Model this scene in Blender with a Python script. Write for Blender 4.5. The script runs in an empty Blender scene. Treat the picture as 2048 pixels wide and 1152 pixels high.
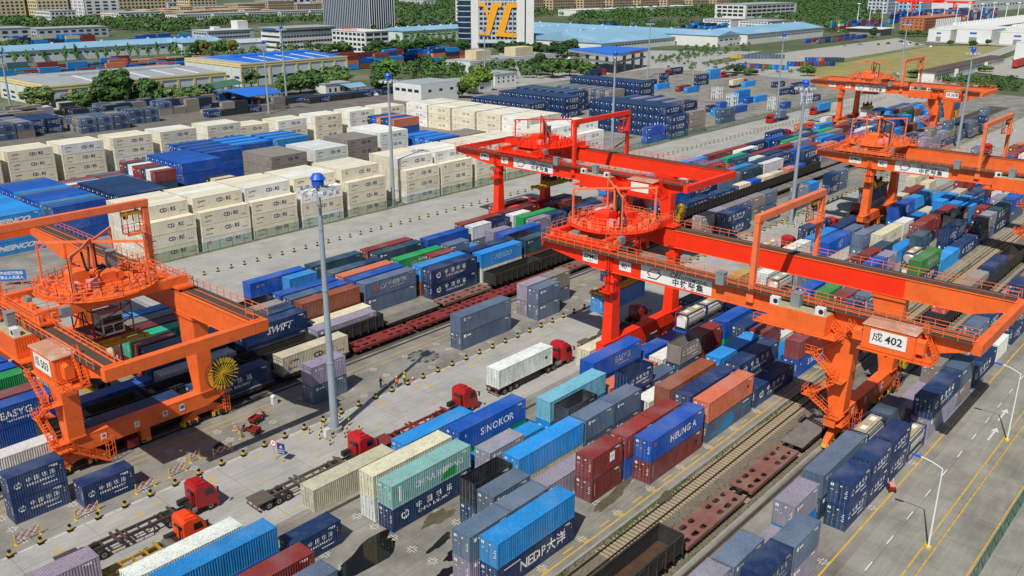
import bpy, bmesh, math, random
from mathutils import Vector, Matrix
R = math.radians
rnd = random.Random(7)
sc = bpy.context.scene
COL = sc.collection

# ------------------------------------------------------------------ camera
YAW, PITCH, ROLL, FPX, CAMH = R(41.474), R(19.330), R(0.194), 1779.7, 57.533
def cam_axes():
    ca, sa, cb, sb, cc, s_ = math.cos(YAW), math.sin(YAW), math.cos(PITCH), math.sin(PITCH), math.cos(ROLL), math.sin(ROLL)
    f = Vector((cb*ca, cb*sa, -sb)); r = Vector((sa, -ca, 0)); u = r.cross(f)
    return cc*r + s_*u, cc*u - s_*r, f
CR_, CU_, CF_ = cam_axes()
cd = bpy.data.cameras.new('camera'); cam = bpy.data.objects.new('camera', cd); COL.objects.link(cam)
cd.sensor_width = 36; cd.lens = 36*FPX/2048; cd.clip_start = 1; cd.clip_end = 12000
m = Matrix((CR_, CU_, -CF_)).transposed().to_4x4(); m.translation = (0, 0, CAMH); cam.matrix_world = m
sc.camera = cam
# ------------------------------------------------------------------ light
SUN_EL, SUN_DIR = R(51), math.atan2(0.353, 0.935)     # light travels towards +X, a little +Y
wd = bpy.data.worlds.new('World'); sc.world = wd; wd.use_nodes = True
nt = wd.node_tree; bg = nt.nodes['Background']; sky = nt.nodes.new('ShaderNodeTexSky')
sky.sky_type = 'NISHITA'; sky.sun_disc = False; sky.sun_elevation = SUN_EL
sky.sun_rotation = math.atan2(-math.cos(SUN_DIR), -math.sin(SUN_DIR)); sky.air_density = 1.0; sky.dust_density = 0.6
nt.links.new(sky.outputs[0], bg.inputs[0]); bg.inputs[1].default_value = 0.075
sl = bpy.data.lights.new('sun', 'SUN'); sl.energy = 4.6; sl.angle = R(0.55); sl.color = (1, .955, .88)
so = bpy.data.objects.new('sun', sl); COL.objects.link(so)
dv = Vector((math.cos(SUN_DIR)*math.cos(SUN_EL), math.sin(SUN_DIR)*math.cos(SUN_EL), -math.sin(SUN_EL)))
so.rotation_euler = dv.to_track_quat('-Z', 'Y').to_euler()
sc.view_settings.view_transform = 'Standard'; sc.view_settings.look = 'None'
sc.view_settings.exposure = 0.0; sc.view_settings.gamma = 1.0; sc.view_settings.use_curve_mapping = False
sc.cycles.max_bounces = 5; sc.cycles.diffuse_bounces = 3; sc.cycles.glossy_bounces = 2; sc.cycles.transparent_max_bounces = 8
sc.cycles.use_adaptive_sampling = True

# ------------------------------------------------------------------ helpers
def lin(h):
    h = h.lstrip('#'); o = []
    for i in (0, 2, 4):
        c = int(h[i:i+2], 16)/255
        o.append(c/12.92 if c <= .04045 else ((c+.055)/1.055)**2.4)
    return (*o, 1)
def mat(name, col='#808080', rough=.6, var=.25, scale=1.0, dirt=None, damt=.4, metal=0, objcol=False, bump=0, dscale=None, coord='Object', spec=.5, stretch=None):
    m = bpy.data.materials.new(name); m.use_nodes = True; t = m.node_tree; N, L = t.nodes, t.links
    p = N['Principled BSDF']; p.inputs['Roughness'].default_value = rough; p.inputs['Metallic'].default_value = metal
    p.inputs['Specular IOR Level'].default_value = spec
    c = col if not isinstance(col, str) else lin(col)
    tc = N.new('ShaderNodeTexCoord'); vec = tc.outputs[coord]
    if objcol:
        oi = N.new('ShaderNodeObjectInfo'); base = oi.outputs['Color']
        add = N.new('ShaderNodeVectorMath'); add.operation = 'ADD'; mul = N.new('ShaderNodeVectorMath'); mul.operation = 'SCALE'
        cmb = N.new('ShaderNodeCombineXYZ'); 
        for i in range(3): L.new(oi.outputs['Random'], cmb.inputs[i])
        L.new(cmb.outputs[0], mul.inputs[0]); mul.inputs['Scale'].default_value = 90
        L.new(vec, add.inputs[0]); L.new(mul.outputs[0], add.inputs[1]); vec = add.outputs[0]
    else:
        rgb = N.new('ShaderNodeRGB'); rgb.outputs[0].default_value = c; base = rgb.outputs[0]
    if stretch:
        mp = N.new('ShaderNodeMapping'); mp.inputs['Scale'].default_value = stretch; L.new(vec, mp.inputs[0]); vec2 = mp.outputs[0]
    else: vec2 = vec
    n1 = N.new('ShaderNodeTexNoise'); n1.inputs['Scale'].default_value = scale; n1.inputs['Detail'].default_value = 6; n1.inputs['Roughness'].default_value = .65; L.new(vec2, n1.inputs['Vector'])
    mr = N.new('ShaderNodeMapRange'); mr.inputs[1].default_value = .25; mr.inputs[2].default_value = .75
    mr.inputs[3].default_value = 1-var; mr.inputs[4].default_value = 1+var; L.new(n1.outputs[0], mr.inputs[0])
    mx = N.new('ShaderNodeMix'); mx.data_type = 'RGBA'; mx.blend_type = 'MULTIPLY'; mx.inputs[0].default_value = 1
    L.new(base, mx.inputs[6]); L.new(mr.outputs[0], mx.inputs[7]); out = mx.outputs[2]
    if dirt:
        n2 = N.new('ShaderNodeTexNoise'); n2.inputs['Scale'].default_value = dscale or scale*3.3; n2.inputs['Detail'].default_value = 8; n2.inputs['Roughness'].default_value = .7; L.new(vec, n2.inputs['Vector'])
        m2 = N.new('ShaderNodeMapRange'); m2.inputs[1].default_value = .5; m2.inputs[2].default_value = .72; m2.inputs[3].default_value = 0; m2.inputs[4].default_value = damt; L.new(n2.outputs[0], m2.inputs[0])
        mx2 = N.new('ShaderNodeMix'); mx2.data_type = 'RGBA'; L.new(m2.outputs[0], mx2.inputs[0]); L.new(out, mx2.inputs[6]); mx2.inputs[7].default_value = lin(dirt); out = mx2.outputs[2]
    L.new(out, p.inputs['Base Color'])
    if bump:
        b = N.new('ShaderNodeBump'); b.inputs['Strength'].default_value = bump; b.inputs['Distance'].default_value = .05; L.new(n1.outputs[0], b.inputs['Height']); L.new(b.outputs[0], p.inputs['Normal'])
    return m
def alpha_mat(name, col, a):
    m = bpy.data.materials.new(name); m.use_nodes = True; t = m.node_tree; N, L = t.nodes, t.links
    p = N['Principled BSDF']; p.inputs['Base Color'].default_value = lin(col); p.inputs['Roughness'].default_value = .6
    p.inputs['Alpha'].default_value = a; return m

class MB:
    def __init__(s): s.v = []; s.f = []; s.m = []
    def face(s, pts, m=0):
        i = len(s.v); s.v += [tuple(p) for p in pts]; s.f.append(tuple(range(i, i+len(pts)))); s.m.append(m)
    def hexa(s, a, m=0):      # 8 points: bottom 4 ccw, top 4 ccw
        i = len(s.v); s.v += [tuple(p) for p in a]
        for q in ((3,2,1,0),(4,5,6,7),(0,1,5,4),(1,2,6,5),(2,3,7,6),(3,0,4,7)): s.f.append(tuple(i+k for k in q)); s.m.append(m)
    def box(s, x0, y0, z0, x1, y1, z1, m=0):
        s.hexa([(x0,y0,z0),(x1,y0,z0),(x1,y1,z0),(x0,y1,z0),(x0,y0,z1),(x1,y0,z1),(x1,y1,z1),(x0,y1,z1)], m)
    def beam(s, p, q, w, h, m=0, up=(0,0,1)):
        p = Vector(p); q = Vector(q); d = (q-p).normalized(); u = Vector(up)
        if abs(d.dot(u)) > .98: u = Vector((1,0,0))
        a = d.cross(u).normalized()*w/2; b = a.cross(d).normalized()*h/2
        s.hexa([p-a-b, p+a-b, q+a-b, q-a-b, p-a+b, p+a+b, q+a+b, q-a+b], m)
    def tube(s, p, q, r, n=8, m=0, r2=None, cap=True):
        p = Vector(p); q = Vector(q); d = (q-p).normalized(); u = Vector((0,0,1)) if abs(d.z) < .9 else Vector((1,0,0))
        a = d.cross(u).normalized(); b = d.cross(a).normalized(); r2 = r if r2 is None else r2; i = len(s.v)
        for k in range(n):
            t = 2*math.pi*k/n; e = a*math.cos(t)+b*math.sin(t); s.v.append(tuple(p+e*r)); s.v.append(tuple(q+e*r2))
        for k in range(n):
            j = (k+1) % n; s.f.append((i+2*k, i+2*j, i+2*j+1, i+2*k+1)); s.m.append(m)
        if cap:
            s.f.append(tuple(i+2*k for k in range(n-1, -1, -1))); s.m.append(m); s.f.append(tuple(i+2*k+1 for k in range(n))); s.m.append(m)
    def prism(s, pts, axis, a, b, m=0):   # polygon pts in the two other axes, extruded a..b
        def P(p, t): return {'x': (t, p[0], p[1]), 'y': (p[0], t, p[1]), 'z': (p[0], p[1], t)}[axis]
        n = len(pts); i = len(s.v); s.v += [P(p, a) for p in pts] + [P(p, b) for p in pts]
        s.f.append(tuple(i+k for k in range(n-1, -1, -1))); s.m.append(m); s.f.append(tuple(i+n+k for k in range(n))); s.m.append(m)
        for k in range(n): j = (k+1) % n; s.f.append((i+k, i+j, i+n+j, i+n+k)); s.m.append(m)
    def rail(s, pts, h=1.1, step=1.5, r=.035, m=0):   # handrail along a polyline of points
        for p, q in zip(pts, pts[1:]):
            p = Vector(p); q = Vector(q); L = (q-p).length; n = max(1, round(L/step))
            for k in range(n+1): c = p.lerp(q, k/n); s.beam(c, c+Vector((0,0,h)), r*2, r*2, m)
            for zz in (h, h*.55): s.beam(p+Vector((0,0,zz)), q+Vector((0,0,zz)), r*1.6, r*1.6, m)
    def mesh(s, name, mats):
        me = bpy.data.meshes.new(name); me.from_pydata(s.v, [], s.f); me.polygons.foreach_set('material_index', s.m)
        for x in (mats if isinstance(mats, (list, tuple)) else [mats]): me.materials.append(x)
        bm = bmesh.new(); bm.from_mesh(me); bmesh.ops.recalc_face_normals(bm, faces=bm.faces); bm.to_mesh(me); bm.free()
        return me
    def build(s, name, mats, parent=None, loc=(0,0,0), rz=0, color=None):
        return obj(name, s.mesh(name, mats), parent, loc, rz, color)
def obj(name, me, parent=None, loc=(0,0,0), rz=0, color=None):
    o = bpy.data.objects.new(name, me); COL.objects.link(o); o.location = loc
    if rz: o.rotation_euler = (0, 0, rz)
    if parent is not None: o.parent = parent
    if color is not None: o.color = color
    return o
def empty(name, loc=(0,0,0), rz=0): return obj(name, None, None, loc, rz)
def tag(o, label, cat, group=None):
    o['label'] = label; o['category'] = cat
    if group: o['group'] = group
    return o
def kind(o, k, label=None):
    o['kind'] = k
    if label: o['label'] = label
    return o
def text_mesh(body, size, bold=0.0, shear=0.0, sx=1.0, space=1.0):
    cu = bpy.data.curves.new('lettering', 'FONT'); cu.body = body; cu.size = size; cu.shear = shear; cu.offset = bold
    cu.align_x = 'CENTER'; cu.align_y = 'CENTER'; cu.resolution_u = 2; cu.space_character = space
    o = bpy.data.objects.new('lettering', cu); COL.objects.link(o)
    me = bpy.data.meshes.new_from_object(o.evaluated_get(bpy.context.evaluated_depsgraph_get()))
    bpy.data.objects.remove(o)
    if sx != 1: 
        for v in me.vertices: v.co.x *= sx
    return me
def G(u, v, z=0.0):      # authoring aid: the world point at height z that the survey photo shows at (u, v)
    d = CF_ + CR_*((u-1024)/FPX) + CU_*((576-v)/FPX); t = (z-CAMH)/d.z
    return Vector((d.x*t, d.y*t, z))
# ------------------------------------------------------------------ materials
M_BOX = mat('container_paint', objcol=True, rough=.48, var=.16, scale=.35, dirt='#6b5a4c', damt=.35, dscale=1.3)
def weather(m, rust='#6a3f28', ramt=.55, streak=.22):
    t = m.node_tree; N, L = t.nodes, t.links; p = N['Principled BSDF']; src = p.inputs['Base Color'].links[0].from_socket
    oi = N.new('ShaderNodeObjectInfo'); tc = N.new('ShaderNodeTexCoord'); sc_ = N.new('ShaderNodeVectorMath'); sc_.operation = 'SCALE'; sc_.inputs['Scale'].default_value = 70; cb = N.new('ShaderNodeCombineXYZ')
    for i in range(3): L.new(oi.outputs['Random'], cb.inputs[i])
    L.new(cb.outputs[0], sc_.inputs[0]); ad = N.new('ShaderNodeVectorMath'); L.new(tc.outputs['Object'], ad.inputs[0]); L.new(sc_.outputs[0], ad.inputs[1])
    # vertical streaks on the walls
    mp = N.new('ShaderNodeMapping'); mp.inputs['Scale'].default_value = (5, 5, .35); L.new(ad.outputs[0], mp.inputs[0]); n = N.new('ShaderNodeTexNoise'); n.inputs['Scale'].default_value = 1; n.inputs['Detail'].default_value = 4; L.new(mp.outputs[0], n.inputs['Vector'])
    mr = N.new('ShaderNodeMapRange'); mr.inputs[1].default_value = .35; mr.inputs[2].default_value = .7; mr.inputs[3].default_value = 1-streak; mr.inputs[4].default_value = 1+streak*.6; L.new(n.outputs[0], mr.inputs[0])
    mx = N.new('ShaderNodeMix'); mx.data_type = 'RGBA'; mx.blend_type = 'MULTIPLY'; mx.inputs[0].default_value = 1; L.new(src, mx.inputs[6]); L.new(mr.outputs[0], mx.inputs[7])
    # scattered rust and chipped, faded paint; each box has its own amount
    n2 = N.new('ShaderNodeTexNoise'); n2.inputs['Scale'].default_value = 2.6; n2.inputs['Detail'].default_value = 10; n2.inputs['Roughness'].default_value = .72; L.new(ad.outputs[0], n2.inputs['Vector'])
    lo = N.new('ShaderNodeMapRange'); lo.inputs[1].default_value = 0; lo.inputs[2].default_value = 1; lo.inputs[3].default_value = .72; lo.inputs[4].default_value = .56; L.new(oi.outputs['Random'], lo.inputs[0])
    sb = N.new('ShaderNodeMath'); sb.operation = 'SUBTRACT'; L.new(n2.outputs[0], sb.inputs[0]); L.new(lo.outputs[0], sb.inputs[1]); ml = N.new('ShaderNodeMath'); ml.operation = 'MULTIPLY'; ml.use_clamp = True; L.new(sb.outputs[0], ml.inputs[0]); ml.inputs[1].default_value = 9
    m3 = N.new('ShaderNodeMath'); m3.operation = 'MULTIPLY'; L.new(ml.outputs[0], m3.inputs[0]); m3.inputs[1].default_value = ramt
    mx2 = N.new('ShaderNodeMix'); mx2.data_type = 'RGBA'; L.new(m3.outputs[0], mx2.inputs[0]); L.new(mx.outputs[2], mx2.inputs[6]); mx2.inputs[7].default_value = lin(rust)
    n3 = N.new('ShaderNodeTexNoise'); n3.inputs['Scale'].default_value = .22; n3.inputs['Detail'].default_value = 3; L.new(ad.outputs[0], n3.inputs['Vector'])
    fr = N.new('ShaderNodeMapRange'); fr.inputs[1].default_value = .45; fr.inputs[2].default_value = .75; fr.inputs[3].default_value = 0; fr.inputs[4].default_value = .25; L.new(n3.outputs[0], fr.inputs[0])
    mx3 = N.new('ShaderNodeMix'); mx3.data_type = 'RGBA'; L.new(fr.outputs[0], mx3.inputs[0]); L.new(mx2.outputs[2], mx3.inputs[6]); mx3.inputs[7].default_value = lin('#8c95a0')
    L.new(mx3.outputs[2], p.inputs['Base Color'])
weather(M_BOX)
M_REEF = mat('reefer_paint', objcol=True, rough=.45, var=.07, scale=.3); weather(M_REEF, '#a08254', .35, .08)
M_ROD = mat('galvanised_rod', '#8d9296', .45, .15, 3, metal=.4)
M_WHITE = mat('white_marking', '#e2e2dd', .6, .06, 2)
M_NAVYTXT = mat('navy_lettering', '#1c2d66', .6, .05)
M_ORTXT = mat('orange_lettering', '#c4652a', .6, .05)
M_REDTXT = mat('red_lettering', '#c23a2c', .6, .05)
M_YEL = mat('yellow_marking', '#e3b21c', .6, .08, 2)
M_BLUETXT = mat('blue_lettering', '#0f7fb5', .6, .05)
M_GREENTXT = mat('green_panel', '#0f8f3a', .6, .08)
M_DARKTXT = mat('dark_lettering', '#20242c', .6, .05)
M_DARK = mat('dark_steel', '#23211f', .7, .3, 2)
M_FLOOR = mat('rusty_floor', '#4a3526', .85, .4, 1.2)
M_RUBBER = mat('rubber', '#171717', .8, .2, 4)
M_GLASS = mat('dark_glass', '#0d1418', .12, .05, 1, spec=.8)

# ------------------------------------------------------------------ containers
W, H, L20, L40 = 2.438, 2.896, 6.058, 12.192
PER, DEP = .278, .042
def profile(L):      # (x, inward depth) break points of the trapezoid side corrugation
    n = int((L-.36)/PER); x = -n*PER/2; o = []
    for i in range(n):
        o += [(x+.02, 0), (x+.09, 0), (x+.14, DEP), (x+.228, DEP)]; x += PER
    return [(-L/2+.14, 0)] + o + [(x, 0), (L/2-.14, 0)]
def depth_at(x, pr):
    if x <= pr[0][0] or x >= pr[-1][0]: return 0
    for (a, da), (b, db) in zip(pr, pr[1:]):
        if a <= x <= b: return da + (db-da)*(x-a)/(b-a)
    return 0
def frame_of(b, L, m=0):
    c = .17
    for sx in (-1, 1):
        for sy in (-1, 1):
            x = sx*(L/2-.075); y = sy*(W/2-.075)
            b.box(x-.07, y-.07, .1, x+.07, y+.07, H-.1, m)
            for z in (.0, H-.118): b.box(x-c/2 if sx < 0 else x-.09, y-c/2, z, x+.09 if sx < 0 else x+c/2, y+c/2, z+.118, m)
    for sy in (-1, 1):
        y = sy*(W/2-.04)
        b.box(-L/2+.1, y-.035, .02, L/2-.1, y+.035, .17, m); b.box(-L/2+.1, y-.03, H-.11, L/2-.1, y+.03, H-.03, m)
    for sx in (-1, 1):
        x = sx*(L/2-.05); b.box(x-.045, -W/2+.1, .02, x+.045, W/2-.1, .17, m); b.box(x-.045, -W/2+.1, H-.12, x+.045, W/2-.1, H-.02, m)
def dry_mesh(L, roof=True, name='body', closed=False):
    b = MB(); frame_of(b, L); pr = profile(L); z0, z1 = .165, H-.105
    for sy in (-1, 1):
        for (xa, da), (xb, db) in zip(pr, pr[1:]):
            ya, yb = sy*(W/2-.012-da), sy*(W/2-.012-db)
            b.face([(xa,ya,z0),(xb,yb,z0),(xb,yb,z1),(xa,ya,z1)])
    # end wall without doors (+X)
    n = 8; y = -W/2+.15; d = (W-.3)/n
    for i in range(n):
        xo = L/2-.03
        for (a, da), (c, dc) in zip(((0,0),(.35,0),(.5,.04),(.85,.04),(1,0)), ((.35,0),(.5,.04),(.85,.04),(1,0))):
            b.face([(xo-da, y+a*d, z0), (xo-dc, y+c*d, z0), (xo-dc, y+c*d, z1), (xo-da, y+a*d, z1)])
        y += d
    b.box(-L/2+.1, -W/2+.09, .1, L/2-.1, W/2-.09, .14, 1)
    if closed:
        b.box(-L/2+.02, -W/2+.13, z0, -L/2+.06, W/2-.13, z1)
        for t in (-.85, -.35, .35, .85): b.box(-L/2+.0, t-.02, z0, -L/2+.02, t+.02, z1, 2)
        b.box(-L/2+.01, .45, 1.9, -L/2+.018, .75, 2.3, 3)
    if roof:
        n = int((L-.3)/.22); x = -n*.11; zr = H-.045
        b.face([(-L/2+.03,-W/2+.06,zr),(x,-W/2+.06,zr),(x,W/2-.06,zr),(-L/2+.03,W/2-.06,zr)]); b.face([(-x,-W/2+.06,zr),(L/2-.03,-W/2+.06,zr),(L/2-.03,W/2-.06,zr),(-x,W/2-.06,zr)])
        for i in range(n):
            for (a, za), (c, zc) in zip(((0,0),(.06,0),(.1,.02),(.18,.02),(.22,0)), ((.06,0),(.1,.02),(.18,.02),(.22,0))):
                b.face([(x+a,-W/2+.06,zr+za),(x+c,-W/2+.06,zr+zc),(x+c,W/2-.06,zr+zc),(x+a,W/2-.06,zr+za)])
            x += .22
    else:   # open top: inner side and floor seen from above
        b.box(-L/2+.12, -W/2+.1, .14, L/2-.12, W/2-.1, .2, 1)
        for sy in (-1, 1): b.box(-L/2+.1, sy*(W/2-.07)-.015, H-.04, L/2-.1, sy*(W/2-.07)+.05*0+.015, H+.03)
        b.box(-L/2, -W/2+.05, z0, -L/2+.05, W/2-.05, H-.06)
    return b.mesh(name, [M_BOX, M_FLOOR, M_ROD, M_WHITE])
def reefer_mesh(L):     # flat ribbed side walls, plain roof
    b = MB(); frame_of(b, L); z0, z1 = .165, H-.105
    b.box(-L/2+.06, -W/2+.03, .1, L/2-.06, W/2-.03, H-.06)
    n = 22
    for i in range(n):
        x = -L/2+.3+(L-.6)*i/(n-1)
        for sy in (-1, 1): b.box(x-.03, sy*(W/2-.02)-.014, z0, x+.03, sy*(W/2-.02)+.014, z1)
    for i in range(12):
        x = -L/2+.5+(L-1)*i/11; b.box(x-.04, -W/2+.08, H-.07, x+.04, W/2-.08, H-.045)
    return b.mesh('body', [M_REEF, M_FLOOR])
def door_mesh(side, reefer=False):    # leaf of the -X end, side -1 / +1
    b = MB(); y0, y1 = (.012, W/2-.15) if side > 0 else (-W/2+.15, -.012)
    z0, z1 = .17, H-.12; x = .03
    b.box(x, y0, z0, x+.05, y1, z1)
    for k in range(5):
        z = z0+.12+k*(z1-z0-.24)/5; b.box(x-.018, y0+.06, z, x+.01, y1-.06, z+.34)
    for t in (.27, .73):
        y = y0+(y1-y0)*t; b.tube((x-.035, y, z0-.06), (x-.035, y, z1+.06), .022, 6, 1)
        b.box(x-.05, y-.16, 1.1, x-.02, y+.02, 1.15, 1)
        for z in (.5, 1.4, 2.3): b.box(x-.05, y-.05, z, x+.0, y+.05, z+.07, 1)
    ym = y0+(y1-y0)*(.06 if side < 0 else .1)
    if side < 0:
        for k in range(4): b.box(x-.026, ym+.06, 1.95-.26*k, x-.02, ym+.24+.1*(k % 2), 2.05-.26*k, 2)
        b.box(x-.026, y1-.3, 2.35, x-.02, y1-.06, 2.48, 2)
    else:
        b.box(x-.026, ym+.5, 2.2, x-.02, ym+.85, 2.5, 2); b.box(x-.026, ym+.5, 1.7, x-.02, ym+.8, 1.78, 2); b.box(x-.026, ym+.05, 1.5, x-.02, ym+.2, 1.64, 3)
    return b.mesh('door', [M_BOX, M_ROD, M_WHITE, M_YEL])
def tank_meshes():
    b = MB(); c = .12
    for sx in (-1, 1):
        x = sx*(L20/2-.08)
        for sy in (-1, 1):
            b.box(x-.08, sy*(W/2-.08)-.08, 0, x+.08, sy*(W/2-.08)+.08, H)
        for z in (.07, H-.07): b.beam((x, -W/2, z), (x, W/2, z), .12, .12)
        b.beam((x, -W/2+.1, .1), (x, -.3, 1.0), .08, .08); b.beam((x, W/2-.1, .1), (x, .3, 1.0), .08, .08)
    for sy in (-1, 1):
        for z in (.07, H-.06): b.beam((-L20/2, sy*(W/2-.06), z), (L20/2, sy*(W/2-.06), z), .1, .1)
    fr = b.mesh('frame', [M_BOX])
    t = MB(); t.tube((-L20/2+.35, 0, 1.42), (L20/2-.35, 0, 1.42), 1.12, 20)
    for s in (-1, 1): t.tube((s*(L20/2-.35), 0, 1.42), (s*(L20/2-.12), 0, 1.42), 1.12, 20, 0, .8)
    for x in (-1.8, -.6, .6, 1.8): t.tube((x-.03, 0, 1.42), (x+.03, 0, 1.42), 1.135, 20)
    w = MB(); w.box(-2.7, -.75, H-.14, 2.7, .75, H-.1, 0); w.box(-1.9, -.35, H-.1, -.9, .35, H-.02, 1); w.box(-.6, -.45, H-.1, .7, .45, H+.02, 0); w.box(1.1, -.35, H-.1, 2.1, .35, H-.02, 1)
    pl = MB(); pl.box(-.003, -.8, .5, .003, .8, 2.1)
    return fr, t.mesh('tank_shell', [M_TANK]), w.mesh('walkway', [M_WALK, M_WHITE]), pl.mesh('data_plate', [M_WHITE])
M_TANK = mat('tank_shell', '#b9b6ac', .4, .2, 1.2, dirt='#7b6f5e', damt=.5, metal=.1)
M_WALK = mat('walkway_plate', '#a79c7c', .75, .25, 2)
D40, D20, O20, O40, R40 = dry_mesh(L40), dry_mesh(L20), dry_mesh(L20, False), dry_mesh(L40, False), reefer_mesh(L40)
D40C, D20C = dry_mesh(L40, closed=True), dry_mesh(L20, closed=True)
R20 = reefer_mesh(L20)
DOOR = {s: door_mesh(s) for s in (-1, 1)}
TK = tank_meshes()
PR = {L40: profile(L40), L20: profile(L20)}

# ---- lettering painted on the side walls: follows the corrugation
def paint(parts, L, flat=False):
    """parts: (text|'#emblem'|('rect',w,h), cx, cz, size, material, kwargs)"""
    bm = bmesh.new(); mats = []
    for p in parts:
        body, cx, cz, size, mt = p[:5]; kw = p[5] if len(p) > 5 else {}
        if mt not in mats: mats.append(mt)
        tmp = bmesh.new()
        if body == '#emblem':
            pts = []
            for (r0, r1, a0, a1, n) in ((.78, 1, .1, .9, 18),):
                for k in range(n):
                    t0 = 2*math.pi*(.25+a0/2-.05+(k/n)*.9+.1); t1 = 2*math.pi*(.25+a0/2-.05+((k+1)/n)*.9+.1)
                    q = [tmp.verts.new((r*math.cos(t)*size, r*math.sin(t)*size, 0)) for r, t in ((r0,t0),(r1,t0),(r1,t1),(r0,t1))]; tmp.faces.new(q)
            for (x0,y0,x1,y1) in ((-.14,-.55,.14,.5),(-.36,.3,.36,.52),(-.36,-.72,.36,-.5)):
                q = [tmp.verts.new((x*size, y*size, 0)) for x, y in ((x0,y0),(x1,y0),(x1,y1),(x0,y1))]; tmp.faces.new(q)
        elif isinstance(body, tuple) and body[0] == 'rect':
            q = [tmp.verts.new((x*body[1]/2, y*body[2]/2, 0)) for x, y in ((-1,-1),(1,-1),(1,1),(-1,1))]; tmp.faces.new(q)
        elif isinstance(body, tuple) and body[0] == 'poly':
            tmp.faces.new([tmp.verts.new((x*size, y*size, 0)) for x, y in body[1]])
        else:
            me = text_mesh(body, size, **kw); tmp.from_mesh(me); bpy.data.meshes.remove(me)
        for v in tmp.verts: v.co = Vector((v.co.x+cx, 0, v.co.y+cz))
        k = mats.index(mt)
        for f in tmp.faces: f.material_index = k
        me = bpy.data.meshes.new('t'); tmp.to_mesh(me); tmp.free(); bm.from_mesh(me); bpy.data.meshes.remove(me)
    if not flat:
        pr = PR[L]; xs = [v.co.x for v in bm.verts]; lo, hi = min(xs), max(xs)
        for x, _ in pr:
            if lo < x < hi: bmesh.ops.bisect_plane(bm, geom=bm.verts[:]+bm.edges[:]+bm.faces[:], plane_co=(x,0,0), plane_no=(1,0,0))
        for v in bm.verts: v.co.y = -(W/2-.012-depth_at(v.co.x, pr)) - .006
    else:
        for v in bm.verts: v.co.y = -W/2 - .004
    bmesh.ops.recalc_face_normals(bm, faces=bm.faces)
    me = bpy.data.meshes.new('lettering'); bm.to_mesh(me); bm.free()
    for x in mats: me.materials.append(x)
    return me
w = M_WHITE
def idmark(L, m=w): return [(('rect', .9, .09), L/2-1.2, 2.58, 1, m), (('rect', .6, .08), L/2-1.05, 2.43, 1, m), (('rect', .14, .14), L/2-.45, 2.2, 1, M_YEL), (('rect', .14, .2), L/2-.45, 1.85, 1, M_YEL)]
LOGO = {}
def logo(k, L, parts, flat=False, ids=True): LOGO[k] = (L, parts + (idmark(L) if ids else []), flat)
logo('CR4', L40, [('#emblem', -4.3, 1.55, .55, w)] + [(c, -2.2+1.55*i, 1.75, .95, w, {}) for i, c in enumerate('中国铁路')] + [('CHINA  RAILWAY', .1, .95, .62, w, dict(bold=.008))])
logo('CR2', L20, [('#emblem', -2.1, 1.6, .38, w)] + [(c, -.9+.85*i, 1.8, .62, w, {}) for i, c in enumerate('中国铁路')] + [('CHINA RAILWAY', .35, 1.22, .4, w, dict(bold=.006)), (('rect', 1.6, .1), 1.2, .65, 1, w)])
logo('CDIRS', L40, [('CD', .35, 1.5, 1.15, M_NAVYTXT, dict(bold=.03)), ('i', 1.45, 1.5, 1.1, M_ORTXT, dict(bold=.03)), ('RS', 2.55, 1.5, 1.15, M_NAVYTXT, dict(bold=.03)),
     ('#emblem', -4.7, 1.85, .3, M_REDTXT), (('rect', 1.1, .16), -3.75, 1.9, 1, M_NAVYTXT), (('rect', 1.6, .09), -4.4, .8, 1, M_NAVYTXT), (('rect', .16, .16), 5.2, 2.3, 1, M_YEL), (('rect', .2, .26), 5.25, 1.7, 1, M_YEL), (('rect', .16, .16), 4.8, 1.95, 1, M_YEL), (('rect', 1.3, .09), 4.6, .85, 1, M_NAVYTXT)], True, False)
logo('CDRS', L40, [('CD', .35, 1.5, 1.15, M_NAVYTXT, dict(bold=.015)), ('RS', 2.6, 1.5, 1.15, M_NAVYTXT, dict(bold=.015)), ('#emblem', -4.5, 1.85, .34, M_REDTXT), (('rect', .2, .26), 5.25, 1.7, 1, M_YEL), (('rect', 1.3, .09), 4.6, .85, 1, M_NAVYTXT), (('rect', .16, .16), 5.1, 2.3, 1, M_YEL)], True, False)
logo('SINOKOR', L40, [('SINOKOR', .7, 1.4, 1.35, w, dict(bold=.03, space=1.05)), ('#emblem', -5.0, 2.0, .2, w)])
logo('HEUNGA', L40, [('HEUNG A', 1.2, 1.45, 1.3, w, dict(bold=.03, space=1.08)), (('rect', .4, .4), -5.2, 2.2, 1, M_REDTXT)])
logo('EASYGO', L40, [('EASYG', 1.2, 1.6, 1.35, w, dict(bold=.035)), ('O', 4.0, 1.6, 1.35, M_BLUETXT, dict(bold=.03)), ('www.easy-go.net', 1.9, .8, .55, w, dict(bold=.01))])
logo('NEDP', L40, [('NEDP大洋', .9, 1.35, 1.65, w, dict(bold=.03)), (('poly', ((-.2,-.2),(.25,0),(-.2,.3))), .0, 1.2, 1, M_YEL), (('rect', 2.4, .12), -3.9, 2.3, 1, w)])
logo('CSHIP', L40, [('CHINA SHIPPING', 1.0, 1.5, 1.05, w, dict(bold=.02, sx=.95)), (('poly', ((-1.2,-.7),(1.2,-.7),(1.2,.5),(-.6,.2))), 2.4, 1.0, 1, M_GREENTXT), (('rect', .3, 1.9), -4.9, 1.5, 1, w)])
logo('SWIFT', L40, [('SWIFT', .6, 1.4, 1.65, w, dict(bold=.04, shear=.35))])
logo('FESCO', L40, [('FESCO', .3, 1.45, 1.35, w, dict(bold=.05, shear=.4, sx=1.25))])
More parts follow.
